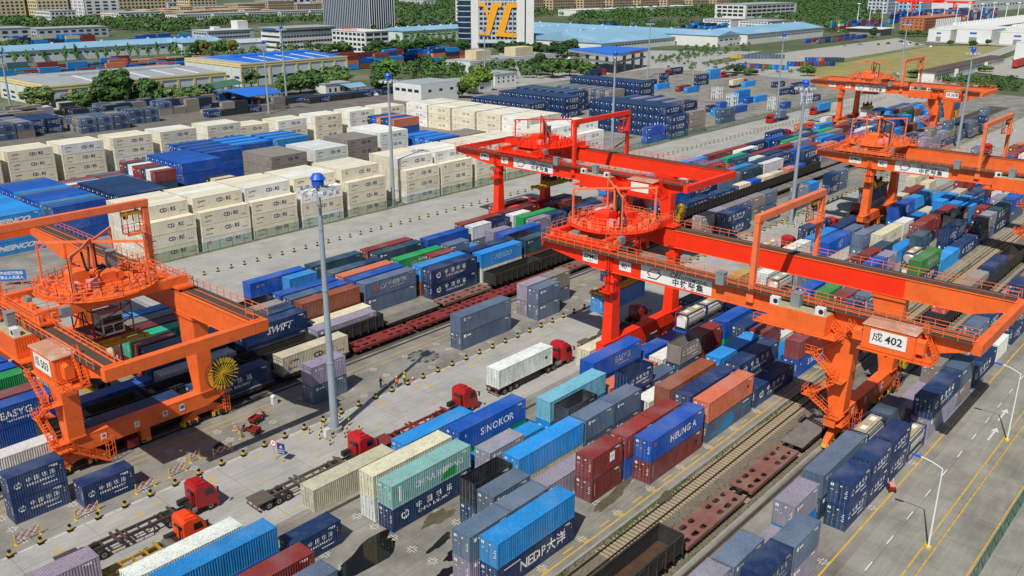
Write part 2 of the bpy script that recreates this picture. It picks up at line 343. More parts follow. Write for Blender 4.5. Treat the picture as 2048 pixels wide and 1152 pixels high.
logo('BOYUZ', L40, [('BOYUZ', .2, 1.95, .75, w, dict(bold=.02)), ('RAIL TRANS', .9, 1.15, .75, w, dict(bold=.02)), ('#emblem', -2.2, 1.5, .6, M_YEL)])
logo('CREU', L40, [('CR', -1.9, 1.55, 1.25, w, dict(bold=.03, shear=.25)), ('中欧班列', 1.5, 1.65, 1.1, w, dict(bold=.02)), (('poly', ((-.6,-.6),(.5,-.6),(.7,.7),(-.4,.7))), -3.5, 1.55, 1, M_REDTXT), (('rect', 3.6, .12), 1.5, .95, 1, w)])
logo('BIGBLUE', L40, [(('poly', ((-2.4,-1.0),(.9,-.75),(1.2,.35),(.65,.45),(.4,.9),(.1,.5),(-.5,.55),(-.9,.1),(-1.8,-.1))), -.2, 1.4, 1.1, M_BLUETXT), (('rect', 2.2, .3), -4.2, .8, 1, M_BLUETXT), (('rect', 2.2, .25), 4.6, 1.6, 1, M_BLUETXT), (('rect', 1.8, .14), 4.3, 2.4, 1, w)], False, False)
logo('WBOX', L20, [(('rect', .95, 1.2), .9, 1.65, 1, w), ('Con', .9, 1.7, .42, M_NAVYTXT, dict(bold=.01))])
logo('NEPX', L40, [('NEPX', 2.0, 1.35, 1.3, w, dict(bold=.03, shear=.2))])
logo('ESF', L40, [('ESF', .6, 1.7, .9, w, dict(bold=.02, shear=.2)), ('#emblem', .6, 1.6, .95, w)])
logo('COIRS', L40, [('CDiRS', 1.0, 1.4, 1.1, M_NAVYTXT, dict(bold=.02)), ('#emblem', -4.2, 1.8, .35, M_REDTXT)])
logo('MEINCO', L40, [('MEINCO', -.3, 1.45, 1.5, w, dict(bold=.06, shear=.4, sx=1.3))])
logo('ID4', L40, [(('rect', .55, .5), -5.1, 2.25, 1, w), (('rect', .9, .22), -4.2, 2.25, 1, w)])
logo('ID2', L20, [(('rect', .45, .42), -2.2, 2.2, 1, w), (('rect', .8, .2), -1.45, 2.2, 1, w)])
logo('RD4', L40, [(('rect', .12, 1.6), -5.4, 1.5, 1, w), (('rect', .5, .4), 4.6, 1.5, 1, M_DARKTXT)])
logo('RD2', L20, [(('rect', .12, 1.6), -2.4, 1.5, 1, w)])
logo('PAT2', L20, [(('rect', 2.0, 1.5), .6, 1.25, 1, M_NAVYTXT), (('rect', .45, .42), -2.2, 2.2, 1, w), (('rect', .7, .2), -1.5, 2.2, 1, w)])
logo('YT4', L40, [('SECO', -4.0, 2.0, .6, M_YEL, dict(bold=.02))])
LOGO = {k: (L, paint(p, L, fl)) for k, (L, p, fl) in LOGO.items()}

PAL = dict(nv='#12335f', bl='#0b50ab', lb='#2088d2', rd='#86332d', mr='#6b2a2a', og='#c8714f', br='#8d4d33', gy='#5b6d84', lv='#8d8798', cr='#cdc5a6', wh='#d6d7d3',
           gn='#1c9350', tg='#15a07f', dg='#27485a', bk='#2b3038', yl='#b59d4e', gb='#8c8279', hg='#3f8240', tl='#86b9ae', pt='#6fb0c4', cd='#e4dcc3', cw='#e9e8e0', sl='#4a5f78', ry='#c94b34')
NAMES = dict(nv='navy', bl='bright blue', lb='light blue', rd='brick red', mr='maroon', og='orange', br='brown', gy='slate grey', lv='lavender grey', cr='cream', wh='white',
             gn='green', tg='teal green', dg='dark teal', bk='black', yl='mustard', gb='brownish grey', hg='leaf green', tl='pale sea-green', pt='faded turquoise', cd='cream', cw='off-white', sl='steel blue', ry='vivid red')
QUEUE = []
def container(x, y, z, col, size=4, logo_=None, typ='dry', where='', group='containers stacked in the yard', parts=True, door='-', rot=False):
    """x, y: minimum corner; rot: long axis along Y; typ: dry, open, reefer, tank. Queued: the ones that show largest become things of their own."""
    QUEUE.append(dict(x=x, y=y, z=z, col=col, size=2 if typ == 'tank' else size, logo=logo_, typ=typ, where=where, group=group, parts=parts, door=door, rot=rot))
USED = {}
def realise(q):
    L = L40 if q['size'] == 4 else L20; col, typ, rot, door = q['col'], q['typ'], q['rot'], q['door']
    c = lin(PAL[col]); j = rnd.uniform(.85, 1.15) if typ != 'reefer' else rnd.uniform(.93, 1.05); k_ = .05 if typ != 'reefer' else .012; c = (*[min(1, v*j*rnd.uniform(1-k_, 1+k_)) for v in c[:3]], 1)
    cx, cy = (q['x']+L/2, q['y']+W/2) if not rot else (q['x']+W/2, q['y']+L/2)
    rz = (0 if door == '-' else math.pi) - (math.pi/2 if rot else 0)
    loc = (cx, cy, q['z']+.004)
    if typ == 'tank':
        o = empty('tank_container', loc, rz)
        obj('frame', TK[0], o, color=c); obj('tank_shell', TK[1], o); obj('walkway', TK[2], o); obj('data_plate', TK[3], o, (-L20/2-.02, 0, 0)); cat = 'tank container'
    else:
        near = q['parts'] and not rot
        me = {('dry', 4): D40 if near else D40C, ('dry', 2): D20 if near else D20C, ('open', 2): O20, ('open', 4): O40, ('reefer', 4): R40, ('reefer', 2): R20}[(typ, q['size'])]
        o = obj({'dry': 'shipping_container', 'open': 'open_top_container', 'reefer': 'refrigerated_container'}[typ], me, None, loc, rz, c)
        cat = {'dry': 'container', 'open': 'open container', 'reefer': 'reefer'}[typ]
        if near:
            for s in (-1, 1): obj('door', DOOR[s], o, (-L/2, 0, 0), color=c)
    if q['logo'] and typ != 'tank':
        e = obj('lettering', LOGO[q['logo']][1], o)
        if door != '-': e.rotation_euler = (0, 0, math.pi)
        if rot: e.rotation_euler = (0, 0, 0)
    lt = 'lettered ' if q['logo'] and typ != 'open' and q['logo'][:2] not in ('ID', 'RD', 'PA') else ''
    t = f"{lt}{NAMES[col]} {'long' if q['size'] == 4 else 'short'}{ {'open': ' open-top', 'tank': ' tank', 'reefer': ' refrigerated'}.get(typ, '')} container, {q['where']}"
    k = USED.get(t, 0); USED[t] = k+1
    if k: t = t.replace('container,', 'container, farther,' if k == 1 else 'container, farthest,')
    tag(o, t, cat, q['group']); return o
# ------------------------------------------------------------------ the setting
def concrete(name, col, var=.22, joint=None, stain='#4a463f', samt=.55):
    m = mat(name, col, .85, var, .16, dirt=stain, damt=samt, dscale=.09, coord='Object'); t = m.node_tree; N, L = t.nodes, t.links
    p = N['Principled BSDF']; src = p.inputs['Base Color'].links[0].from_socket; tc = N.new('ShaderNodeTexCoord')
    # fine grain and long tyre streaks
    n = N.new('ShaderNodeTexNoise'); n.inputs['Scale'].default_value = 2.2; n.inputs['Detail'].default_value = 9; n.inputs['Roughness'].default_value = .75
    mp = N.new('ShaderNodeMapping'); mp.inputs['Scale'].default_value = (.09, 1.3, 1); L.new(tc.outputs['Object'], mp.inputs[0]); L.new(mp.outputs[0], n.inputs['Vector'])
    mr = N.new('ShaderNodeMapRange'); mr.inputs[1].default_value = .3; mr.inputs[2].default_value = .7; mr.inputs[3].default_value = .84; mr.inputs[4].default_value = 1.14; L.new(n.outputs[0], mr.inputs[0])
    mx = N.new('ShaderNodeMix'); mx.data_type = 'RGBA'; mx.blend_type = 'MULTIPLY'; mx.inputs[0].default_value = 1; L.new(src, mx.inputs[6]); L.new(mr.outputs[0], mx.inputs[7]); out = mx.outputs[2]
    if joint:
        br = N.new('ShaderNodeTexBrick'); br.offset = 0; br.inputs['Scale'].default_value = 1; br.inputs['Brick Width'].default_value = joint[0]; br.inputs['Row Height'].default_value = joint[1]
        br.inputs['Mortar Size'].default_value = .03; br.inputs['Color1'].default_value = (1,1,1,1); br.inputs['Color2'].default_value = (.93,.93,.93,1); br.inputs['Mortar'].default_value = (.55,.53,.5,1); L.new(tc.outputs['Object'], br.inputs[0])
        m3 = N.new('ShaderNodeMix'); m3.data_type = 'RGBA'; m3.blend_type = 'MULTIPLY'; m3.inputs[0].default_value = 1; L.new(out, m3.inputs[6]); L.new(br.outputs[0], m3.inputs[7]); out = m3.outputs[2]
    L.new(out, p.inputs['Base Color']); return m
M_YARD = concrete('yard_concrete', '#87837a', .38, (13.45, 6.2), '#4a453c', .7)
M_LANE = concrete('lane_concrete', '#a3a29c', .16, (8, 4), '#6e6a62', .5)
M_ROADR = concrete('side_road_concrete', '#8f8d82', .25, (6.2, 3.9), '#55524a', .6)
M_OLD = concrete('old_yard', '#6f6a62', .3, None, '#38342f', .7)
M_PARK = concrete('parking', '#a09e95', .12, None, '#8a877f', .4)
M_LAND = mat('rough_land', '#4c5838', .95, .4, .012, dirt='#8b8672', damt=.75, dscale=.016)
M_FIELD = mat('dry_grass', '#8e8650', .95, .25, .05, dirt='#6c7440', damt=.8, dscale=.09)
M_BALLAST = mat('ballast', '#6f675a', .95, .4, 3.0, dirt='#4a4238', damt=.5, dscale=.6, bump=.6)
M_TRACKBED = mat('old_trackbed', '#4c4740', .95, .35, 2.0, dirt='#6a6456', damt=.5, dscale=.4, bump=.4)
M_RAIL = mat('rail_steel', '#4b3a2e', .5, .25, 2, metal=.5)
M_SLEEP = mat('sleeper_concrete', '#a5967a', .9, .25, 2, dirt='#6b5b45', damt=.6)
M_KERB = mat('kerb', '#8f8d84', .9, .2, .8)
M_PUD = mat('puddle_water', '#17150f', .06, .3, .5, spec=.6)
M_WET = mat('damp_concrete', '#57523f', .6, .3, .6)
M_YLINE = mat('worn_yellow_paint', '#c9a02a', .8, .25, 1.2, dirt='#8b887f', damt=.8, dscale=1.7)
M_WLINE = mat('worn_white_paint', '#cfcfc9', .8, .15, 1.2, dirt='#8b887f', damt=.8, dscale=1.7)

def sheet(name, pts, z, m, k='structure'):
    b = MB(); b.face([(x, y, z) for x, y in pts]); o = b.build(name, [m]); kind(o, k); return o
def rect(x0, y0, x1, y1): return [(x0,y0),(x1,y0),(x1,y1),(x0,y1)]
def cut_sheet(name, x0, x1, ys, z, m):
    return sheet(name, rect(x0, ys[0], x1, ys[1]), z, m)
kind(sheet('ground', rect(-1500, -900, 4500, 4200), -.5, M_LAND), 'structure')
ZB = 0.0
YARD = sheet('yard_pavement', rect(-60, 47.0, 520, 330), 0, M_YARD)
sheet('pavement_strip', rect(-60, 25.5, 420, 37.6), 0, M_YARD)
LANE = sheet('truck_lane', rect(-60, 75.5, 470, 91.6), .004, M_LANE)
LANE2 = sheet('road', rect(-60, 141.2, 560, 173.4), .004, M_LANE)
ROADR = sheet('side_road', rect(-60, -20, 420, 25.5), .004-.004, M_ROADR)
sheet('old_container_yard', [(60,296),(262,300),(300,330),(330,420),(60,420)], .004, M_OLD)
sheet('gate_apron', [(520,150),(560,150),(575,330),(700,345),(640,420),(430,420),(330,330),(520,330)], -.15, M_LANE)
sheet('dry_field', [(515,205),(560,250),(640,268),(857,264),(905,208),(640,188),(560,176),(520,176)], -.1, M_FIELD)
sheet('parking_lot', [(470,262),(500,300),(640,326),(950,324),(858,264),(640,269),(556,255)], -.05, M_PARK)
sheet('access_road', [(540,160),(640,176),(910,200),(1100,225),(1100,300),(905,285),(905,212),(640,190),(540,172)], -.02, M_PARK)
sheet('service_yard', [(600,110),(900,120),(1000,200),(640,168)], -.08, M_PARK)
sheet('track_bed', rect(-60, 37.6, 420, 47.0), -.25, M_BALLAST)
sheet('siding_bed', rect(-60, 104.4, 470, 113.4), .006, M_TRACKBED)
b = MB(); b.box(-60, 46.7, -.25, 420, 47.0, .002); b.box(-60, 37.6, -.25, 420, 37.9, .003); kind(b.build('kerb', [M_KERB]), 'structure')

# railway tracks: rails and sleepers
def track(yc, x0, x1, zb, near0, near1, label, sleepers=True):
    t = empty('railway_track', (x0, yc, zb)); tag(t, label, 'railway track')
    for s in (-1, 1):
        b = MB(); b.box(0, s*.7175-.035, .12, x1-x0, s*.7175+.035, .29); b.box(0, s*.7175-.07, .1, x1-x0, s*.7175+.07, .14); b.build('rail', [M_RAIL], t)
    sb = MB(); sb.box(-.13, -1.25, -.06, .13, 1.25, .1); me = sb.mesh('sleeper', [M_SLEEP if sleepers else M_TRACKBED]); x = near0; far = MB()
    while x < x1:
        if x < near1: obj('sleeper', me, t, (x-x0, 0, 0))
        else: far.box(x-x0-.13, -1.25, -.06, x-x0+.13, 1.25, .1)
        x += .62
    if far.v: o = far.build('distant_sleeper', [M_SLEEP if sleepers else M_TRACKBED], t); o['kind'] = 'stuff'
    return t
track(45.1, -20, 330, -.25, 66, 190, 'empty railway track with bare sleepers on pale ballast beside the kerb')
track(39.9, -20, 330, -.25, 66, 180, 'railway track carrying the reddish flat wagons and black gondola by the strip')
track(106.5, -20, 460, -.1, 60, 140, 'siding nearest the pole line, carrying bright red skeleton wagons')
track(111.0, -20, 460, -.1, 60, 140, 'siding carrying black gondola wagons next to the far container block')
for k, (y, lab) in enumerate(((36.9, 'crane rail groove beside the right container strip'), (73.1, 'crane rail beside the truck lane'), (103.6, 'crane rail between the pole line and the sidings'), (139.7, 'crane rail along the far road'))):
    b = MB(); b.box(-60, y-.06, .004, 440, y+.06, .05, 0); b.box(-60, y-.28, .001, 440, y-.07, .012, 1); b.box(-60, y+.07, .001, 440, y+.28, .012, 1)
    tag(b.build('crane_rail', [M_RAIL, M_TRACKBED]), lab, 'rail')

# painted lines, one part per line, children of the surface they lie on
def line(par, x0, y0, x1, y1, m, w=.15, z=.009, name='painted_line'):
    b = MB(); d = Vector((x1-x0, y1-y0, 0)).normalized(); n = Vector((-d.y, d.x, 0))*w/2
    b.face([(x0-n.x, y0-n.y, z), (x0+n.x, y0+n.y, z), (x1+n.x, y1+n.y, z), (x1-n.x, y1-n.y, z)]); return b.build(name, [m], par)
def dashes(par, y, x0, x1, a, g, m, w=.15, z=.009):
    b = MB(); x = x0
    while x < x1: b.face([(x, y-w/2, z), (x+a, y-w/2, z), (x+a, y+w/2, z), (x, y+w/2, z)]); x += a+g
    return b.build('dashed_line', [m], par)
line(YARD, -60, 47.75, 420, 47.75, M_YLINE, .18); dashes(YARD, 48.4, 50, 400, 1.8, 4.7, M_YLINE, .16)
line(ROADR, -60, 26.75, 420, 26.75, M_YLINE, .2, .006); dashes(ROADR, 20.45, 20, 300, 9, .25, M_YLINE, .16); dashes(ROADR, 19.4, 20, 300, 1.4, .18, M_YLINE, .16); line(ROADR, -60, 15.5, 420, 15.5, M_YLINE, .15)
dashes(ROADR, 23.55, 20, 330, 2.0, 4.15, M_WLINE, .14)
dashes(LANE, 84.1, 20, 460, 3.2, 6.2, M_YLINE, .13, .012); line(LANE, -60, 76.6, 60, 76.6, M_YLINE, .12, .012)
dashes(LANE, 91.25, -10, 460, 1.4, .35, M_WLINE, .13, .012)
line(YARD, -60, 101.2, 420, 101.2, M_YLINE, .12); line(YARD, -60, 100.0, 420, 100.0, M_YLINE, .1)
dashes(LANE2, 160.3, 20, 470, 1.2, .5, M_WLINE, .12, .012); dashes(LANE2, 152, 40, 470, 4, 8, M_YLINE, .12, .012); dashes(LANE2, 166.5, 40, 470, 4, 8, M_YLINE, .12, .012); line(LANE2, -60, 173, 470, 173, M_YLINE, .15, .012)
BAYX = lambda k: 53.6+13.45*k
# corner marks of the stacking slots, and the bay numbers
def cross(par, x, y, z=.008):
    b = MB()
    for sx in (-1, 1):
        for sy in (-1, 1):
            b.box(x+sx*.12-(.5 if sx < 0 else 0), y+sy*.15-.04, z-.002, x+sx*.12+(.5 if sx > 0 else 0), y+sy*.15+.04, z); b.box(x+sx*.16-.04, y+sy*.11-(.5 if sy < 0 else 0), z-.003, x+sx*.16+.04, y+sy*.11+(.5 if sy > 0 else 0), z-.001)
    return b.mesh('corner_mark', [M_WLINE])
CM = cross(None, 0, 0)
for k in range(-3, 6):
    for r in range(8):
        for dx in (-.6, 6.1): obj('corner_mark', CM, YARD, (BAYX(k)+dx, 48.9+3.08*r-.35, 0))
for k in range(-2, 14):
    for r in range(3): obj('corner_mark', CM, YARD, (BAYX(k)-.5, 93.2+3.05*r, 0)); obj('corner_mark', CM, YARD, (BAYX(k)+6.1, 93.2+3.05*r, 0))
for k in range(2, 8): obj('corner_mark', CM, YARD, (BAYX(k-1)-.4, 27.4, 0))
def ground_text(body, x, y, size, m, rz, z=.01):
    me = text_mesh(body, size, .01); me.materials.append(m); o = obj('painted_number', me, YARD, (x, y, z), rz); return o
NUMS = {n: text_mesh(n, 1.15, .02) for n in ('01', '57', '55', '53', '51', '49', '47', '45', '43', '41', '39', '37', '35', '33')}
for me in NUMS.values(): me.materials.append(M_YLINE)
for n, x in zip(('01', '57', '55', '53', '51', '49', '47', '45', '43', '41', '39', '37', '35', '33'), [59.6, 66.6, 73.1, 79.8, 86.6, 93.4, 100.1, 106.8, 113.5, 120.3, 127, 133.7, 140.4, 147.2]):
    obj('painted_number', NUMS[n], YARD, (x, 48.15, .011), R(90)); obj('painted_number', NUMS[n], LANE, (x-20, 89.6, .013), R(90)); 
for n, x in zip(('57', '55', '53', '51', '49', '47', '45', '43'), range(28, 100, 9)): obj('painted_number', NUMS[n], LANE, (x, 88.6, .013), R(90))
# arrows on the side road
for x, y in ((119.5, 21.9), (126.5, 22.4), (60, 22)):
    b = MB(); b.face([(0,-.12,0),(3.2,-.12,0),(3.2,.12,0),(0,.12,0)]); b.face([(3.2,-.5,0),(4.6,0,0),(3.2,.5,0)]); b.build('road_arrow', [M_WLINE], ROADR, (x, y, .007))
# puddles and damp patches
def blob(name, x, y, rx, ry, rz, m, z, seed):
    r = random.Random(seed); n = 40; b = MB(); ph = [r.uniform(0, 6.28) for _ in range(5)]; pts = []
    for i in range(n):
        t = 2*math.pi*i/n; q = 1+.22*math.sin(2*t+ph[0])+.16*math.sin(3*t+ph[1])+.1*math.sin(5*t+ph[2])+.06*math.sin(9*t+ph[3])+r.uniform(-.04, .04)
        a, c = rx*q*math.cos(t), ry*q*math.sin(t); pts.append((a*math.cos(rz)-c*math.sin(rz), a*math.sin(rz)+c*math.cos(rz), 0))
    b.face(pts); o = b.build(name, [m], None, (x, y, z)); kind(o, 'structure'); return o
for i, (u, v, rx, ry, w_) in enumerate(((735, 1112, 5.2, 1.5, 0), (880, 1085, 1.8, .55, 0), (905, 1110, 1.3, .6, 0), (888, 1150, 1.6, .7, 0), (1228, 990, 3.8, .8, 1), (875, 1035, 2.4, .9, 1), (1330, 995, 1.8, .5, 1), (700, 950, .3, .2, 1))):
    p = G(u, v); blob('puddle' if not w_ else 'damp_patch', p.x, p.y, rx, ry, R(8), M_PUD if not w_ else M_WET, .012, i)
# ------------------------------------------------------------------ container stacks
TIER = ['ground tier', 'second tier', 'third tier', 'fourth tier']
ORD = ['first', 'second', 'third', 'fourth', 'fifth', 'sixth', 'seventh', 'eighth', 'ninth', 'tenth', 'eleventh', 'twelfth', 'thirteenth', 'fourteenth', 'fifteenth', 'sixteenth', 'seventeenth', 'eighteenth', 'nineteenth', 'twentieth', 'twenty-first', 'twenty-second', 'twenty-third', 'twenty-fourth', 'twenty-fifth', 'twenty-sixth', 'twenty-seventh', 'twenty-eighth', 'twenty-ninth', 'thirtieth'] + [f'{t}-{o}' for t in ('thirty', 'forty', 'fifty', 'sixty') for o in ('first', 'second', 'third', 'fourth', 'fifth', 'sixth', 'seventh', 'eighth', 'ninth')]
TY = {'o': 'open', 't': 'tank', 'r': 'reefer', '': 'dry'}
def spec(s):      # 'nv:CR4', 'bk/o' ...
    c, _, l = s.partition(':'); c, _, t = c.partition('/'); return c, TY[t], l or None
def default_logo(c, size, typ):
    if typ in ('tank', 'open'): return None
    if size == 4: return {'nv': 'CR4', 'rd': 'RD4', 'mr': 'RD4', 'og': 'RD4', 'gy': 'ID4', 'sl': 'ID4', 'lv': 'ID4', 'dg': 'ID4'}.get(c)
    return {'nv': 'CR2', 'gy': 'ID2', 'lv': 'ID2', 'sl': 'ID2', 'rd': 'RD2', 'mr': 'RD2', 'gb': 'ID2'}.get(c)
def stack(x, y, size, tiers, where, group, near=True):
    z = 0
    for i, s in enumerate(tiers):
        c, typ, lg = spec(s)
        if lg is None: lg = default_logo(c, size, typ)
        if typ == 'open' and c != 'og': lg = 'CR2' if size == 2 else 'CR4'
        if typ == 'tank' and size == 4: size = 2
        container(x, y, z, c, size, lg, typ, f"{TIER[i]}, {where}", group, near, '-' if rnd.random() < .7 or i == 0 else '+'); z += H+.006
MY = [49.1, 51.9, 55.0, 58.1, 61.5, 64.5, 67.6]
FY = [115.2, 118.2, 121.3, 124.3, 127.4, 130.5, 133.6]
# row: list of (bay, half, 'bottom top')   half: 4 = forty-foot, a / b = twenty-foot halves
MAIN = {
 (0,0): '4 nv:NEDP=lb', (0,1): 'a lv,gy b sl,gy', (0,2): 'b nv,gy', (0,3): 'b nv,bk/o', (0,5): '4 nv,tl:CSHIP', (0,6): '4 wh,cr',
 (1,1): 'b mr,rd:WBOX', (1,2): '4 lv', (1,3): '4 cr,lb', (1,4): 'a gy,lv', (1,5): '4 lb', (1,6): '4 gn,bl:SINOKOR',
 (2,0): '4 mr,bl:HEUNGA', (2,1): 'a bl,rd b bl,rd', (2,2): '4 nv', (2,3): 'a gy,gy b gy,gy', (2,4): 'a nv,bk/o', (2,5): '4 lb,pt',
 (3,0): '4 sl:BIGBLUE,og', (3,1): '4 nv,nv', (3,2): '4 rd,br', (3,3): 'a wh', (3,4): 'a nv,nv/o b sl', (3,5): '4 og', (3,6): '4 bl,bl:EASYGO',
 (4,0): '4 nv', (4,1): '4 lv,nv', (4,2): '4 lb,lb', (4,4): 'a nv,gb/o b rd,rd', (4,5): 'a wh', (4,6): '4 bl',
 (5,0): '4 bl:SINOKOR,rd', (5,1): '4 lb', (5,2): 'a rd,rd b wh', (5,3): '4 nv,nv', (5,4): '4 gn,bl', (5,6): 'a nv/t,nv/t b nv/t,nv/t',
 (6,0): '4 nv,nv', (6,1): '4 gy', (6,2): 'a lb b rd', (6,3): '4 bl', (6,4): 'a sl b gb', (6,5): '4 rd', (6,6): '4 nv',
 (7,0): '4 nv a -,gy', (7,1): 'a gy,rd', (7,2): 'a bl,hg b gy', (7,3): 'a bl,bl b nv', (7,4): 'a nv b cr', (7,5): 'a nv/t,nv/t', (7,6): '4 cr,wh',
 (8,0): '4 gy', (8,1): 'a lv b nv', (8,2): '4 nv,bl', (8,3): '4 lb b -,mr', (8,4): '4 bl', (8,5): 'a gy', (8,6): 'a lv',
 (9,0): '4 nv,hg:HEUNGA', (9,1): 'b nv/t,nv/t', (9,2): 'a gy,lv', (9,3): 'a nv,rd b nv,dg', (9,4): '4 bl', (9,6): '4 wh,bl:ESF',
 (10,0): '4 lb', (10,2): 'b rd,dg', (10,3): '4 lb', (10,4): '4 gy,cr:COIRS', (10,5): 'a gy,gy', (10,6): 'a sl,gy b nv',
 (11,0): '4 nv', (11,1): 'a nv,nv/o b nv,nv/o', (11,3): '4 nv,rd', (11,4): 'a cr,wh', (11,5): 'b gy', (11,6): 'a gy',
 (12,0): 'a nv,bk b gy,lv', (12,1): 'a rd b nv', (12,2): 'a nv,bk/o b nv,bk/o', (12,3): 'a mr,rd b rd,rd', (12,5): '4 lb', (12,6): '4 bl,bl:ESF',
 (13,0): '4 nv,dg:CR4', (13,1): 'a rd,rd b bk/o', (13,2): '4 lb,lb', (13,3): '4 lb,lb', (13,4): '4 bl,lb', (13,5): 'a cr', (13,6): '4 sl,lb:NEPX',
 (14,0): '4 sl,bl:NEPX', (14,1): 'a lv,lv b wh', (14,2): '4 bl', (14,3): '4 nv,nv', (14,4): 'a cr,cr b nv', (14,5): '4 lb', (14,6): '4 lb',
}
XO = {(0,1): -1.0, (0,2): -.4, (0,3): .1, (1,1): -.6, (1,4): -1.2, (2,1): -1.1, (2,3): -.9, (5,6): -1.3, (7,1): -2.4, (7,2): -2.9, (7,3): -2.7, (7,5): -2.0, (9,2): -2.2, (9,3): -2.0, (9,1): -1.4, (10,5): -2.4, (10,2): -1.4}
def parse(s, x0, y, where, group, near=True):
    t = s.split(); i = 0
    while i < len(t):
        h, v = t[i], t[i+1].split(',') if '=' not in t[i+1] else t[i+1].split('='); i += 2
        x = x0+(6.2 if h == 'b' else 0); size = 4 if h == '4' else 2; z = 0
        hw = {'4': '', 'a': ' near half', 'b': ' far half'}[h]
        for q, e in enumerate(v):
            if e != '-':
                c, typ, lg = spec(e)
                if lg is None: lg = default_logo(c, size, typ)
                if typ == 'open': lg = 'CR2'
                container(x, y, z, c, size, lg, typ, f"{TIER[q]}, {where}{hw}", group, near, '-' if (q == 0 or rnd.random() < .6) else '+')
            z += H+.006
POOL = ['nv', 'nv', 'nv', 'bl', 'bl', 'lb', 'lb', 'rd', 'mr', 'gy', 'gy', 'sl', 'lv', 'gb', 'cr', 'wh', 'dg', 'gn', 'og', 'br']
def rand_stack(r):
    n = r.choice((1, 1, 2, 2, 2, 0))
    if not n: return None
    if r.random() < .62: return '4 ' + ','.join(r.choice(POOL) for _ in range(n))
    return f"a {','.join(r.choice(POOL) for _ in range(n))} b {','.join(r.choice(POOL) for _ in range(r.choice((1, 2))))}"
rr = random.Random(21)
for k in range(0, 26):
    for r in range(7):
        s = MAIN.get((k, r)) if k < 15 else rand_stack(rr)
        if BAYX(k)*.205-8 > MY[r]+1: continue          # outside the frame to the right
        if s: parse(s, BAYX(k)+XO.get((k, r), 0), MY[r], f"{ORD[r]} row from bare track, {ORD[k]} bay", 'containers in the block beside the bare track', k < 13)
GM = 'containers in the block beside the bare track'
for (x, y, size, t, wh) in ((29.0, 67.5, 4, 'bl lb', 'behind the bay with the puddle, beside the lane'), (29.0, 61.4, 4, 'rd rd:RD4', 'behind the bay with the puddle'), (34.9, 57.6, 2, 'gy gy', 'near corner behind the puddle'),
                            (42.7, 67.3, 2, 'nv:CR2', 'beside the puddle with pale roof patches'), (29.1, 74.2, 4, 'wh', 'on the lane edge by the orange tractor'), (50.2, 74.1, 4, 'cr', 'rusty, alone on the lane edge'),
                            (64.0, 74.2, 4, 'lb', 'on the lane edge beside red chassis'), (132.5, 74.6, 2, 'nv', 'on lane edge beyond the red crane leg'), (151.0, 74.8, 2, 'yl', 'on lane edge under the girders'),
                            (172.0, 75.2, 4, 'wh', 'on lane edge under the portal frame'), (185.7, 75.0, 4, 'lb', 'on lane edge right of portal frame'), (199.3, 74.8, 4, 'nv:NEPX', 'on lane edge before the second crane'),
                            (102.5, 74.6, 2, 'cr', 'at the foot of the red crane leg'), (233, 75, 2, 'cr', 'on lane edge behind second crane'), (239.5, 75, 2, 'cr', 'further on lane edge behind second crane'), (246, 75, 4, 'rd', 'on lane edge far behind second crane'), (262, 75, 2, 'cr', 'farthest on the lane edge')):
    stack(x, y, size, t.split(), wh, GM)
# the strip right of the cranes
GS = 'containers in the two-row strip by the side road'
for (x, y, size, t, wh) in ((66.2, 27.6, 2, 'nv:CR2 nv:CR2', 'roadside row, first from the bottom'), (72.3, 27.5, 2, 'lv gy', 'roadside row, second from the bottom'), (86.7, 27.8, 2, 'nv:CR2 nv:CR2', 'roadside row, third from the bottom'),
                            (93.2, 27.8, 2, 'nv:CR2 nv:CR2', 'roadside row, fourth from the bottom'), (99.7, 27.8, 2, 'nv:CR2 nv:CR2', 'roadside row, fifth from the bottom'), (106.6, 27.8, 2, 'nv/t', 'roadside row beyond the five navy stacks'),
                            (114.2, 27.9, 4, 'lv nv', 'roadside row, right of crane sill'), (126.7, 27.9, 2, 'gb sl', 'roadside row, after the tall navy one'), (134.6, 28.1, 4, 'nv', 'roadside row under the girder end'), (147.6, 28.1, 2, 'wh', 'roadside row beyond the girder end'),
                            (157.0, 28.1, 2, 'nv nv', 'roadside row far behind girder end'), (163.3, 28.1, 2, 'nv nv', 'roadside row at the frame edge'), (170, 28.1, 2, 'nv nv', 'roadside row, farthest'),
                            (52.8, 30.5, 2, 'lv', 'inner row at bottom edge'), (59.3, 30.6, 2, 'lv lv', 'inner row, first from the bottom'), (65.7, 30.4, 2, 'sl gy', 'inner row, second from the bottom'), (72.6, 30.5, 2, 'lv', 'inner row, third from the bottom'), (78.9, 30.5, 2, 'lb lv', 'inner row, rusty, fourth from the bottom'),
                            (86.7, 30.8, 4, 'dg gy', 'inner row beside the navy stacks'), (99.4, 30.7, 2, 'gy nv/t', 'inner row behind the fifth navy stack'), (106.1, 30.6, 2, 'dg dg', 'inner row at the crane sill end'), (116, 30.9, 4, 'lv', 'inner row behind the tall navy one'),
                            (125.7, 30.6, 2, 'gy gb', 'inner row under the number house'), (132.2, 30.6, 2, 'gb gb', 'inner row under the girder'), (145.2, 30.8, 2, 'lv sl', 'inner row framed by the tie beam'), (151.6, 30.8, 2, 'nv nv', 'inner row past the tie beam'), (160, 30.8, 2, 'nv', 'inner row far behind'), (172, 30.8, 2, 'nv nv', 'inner row, farthest')):
    stack(x, y, size, t.split(), wh, GS)
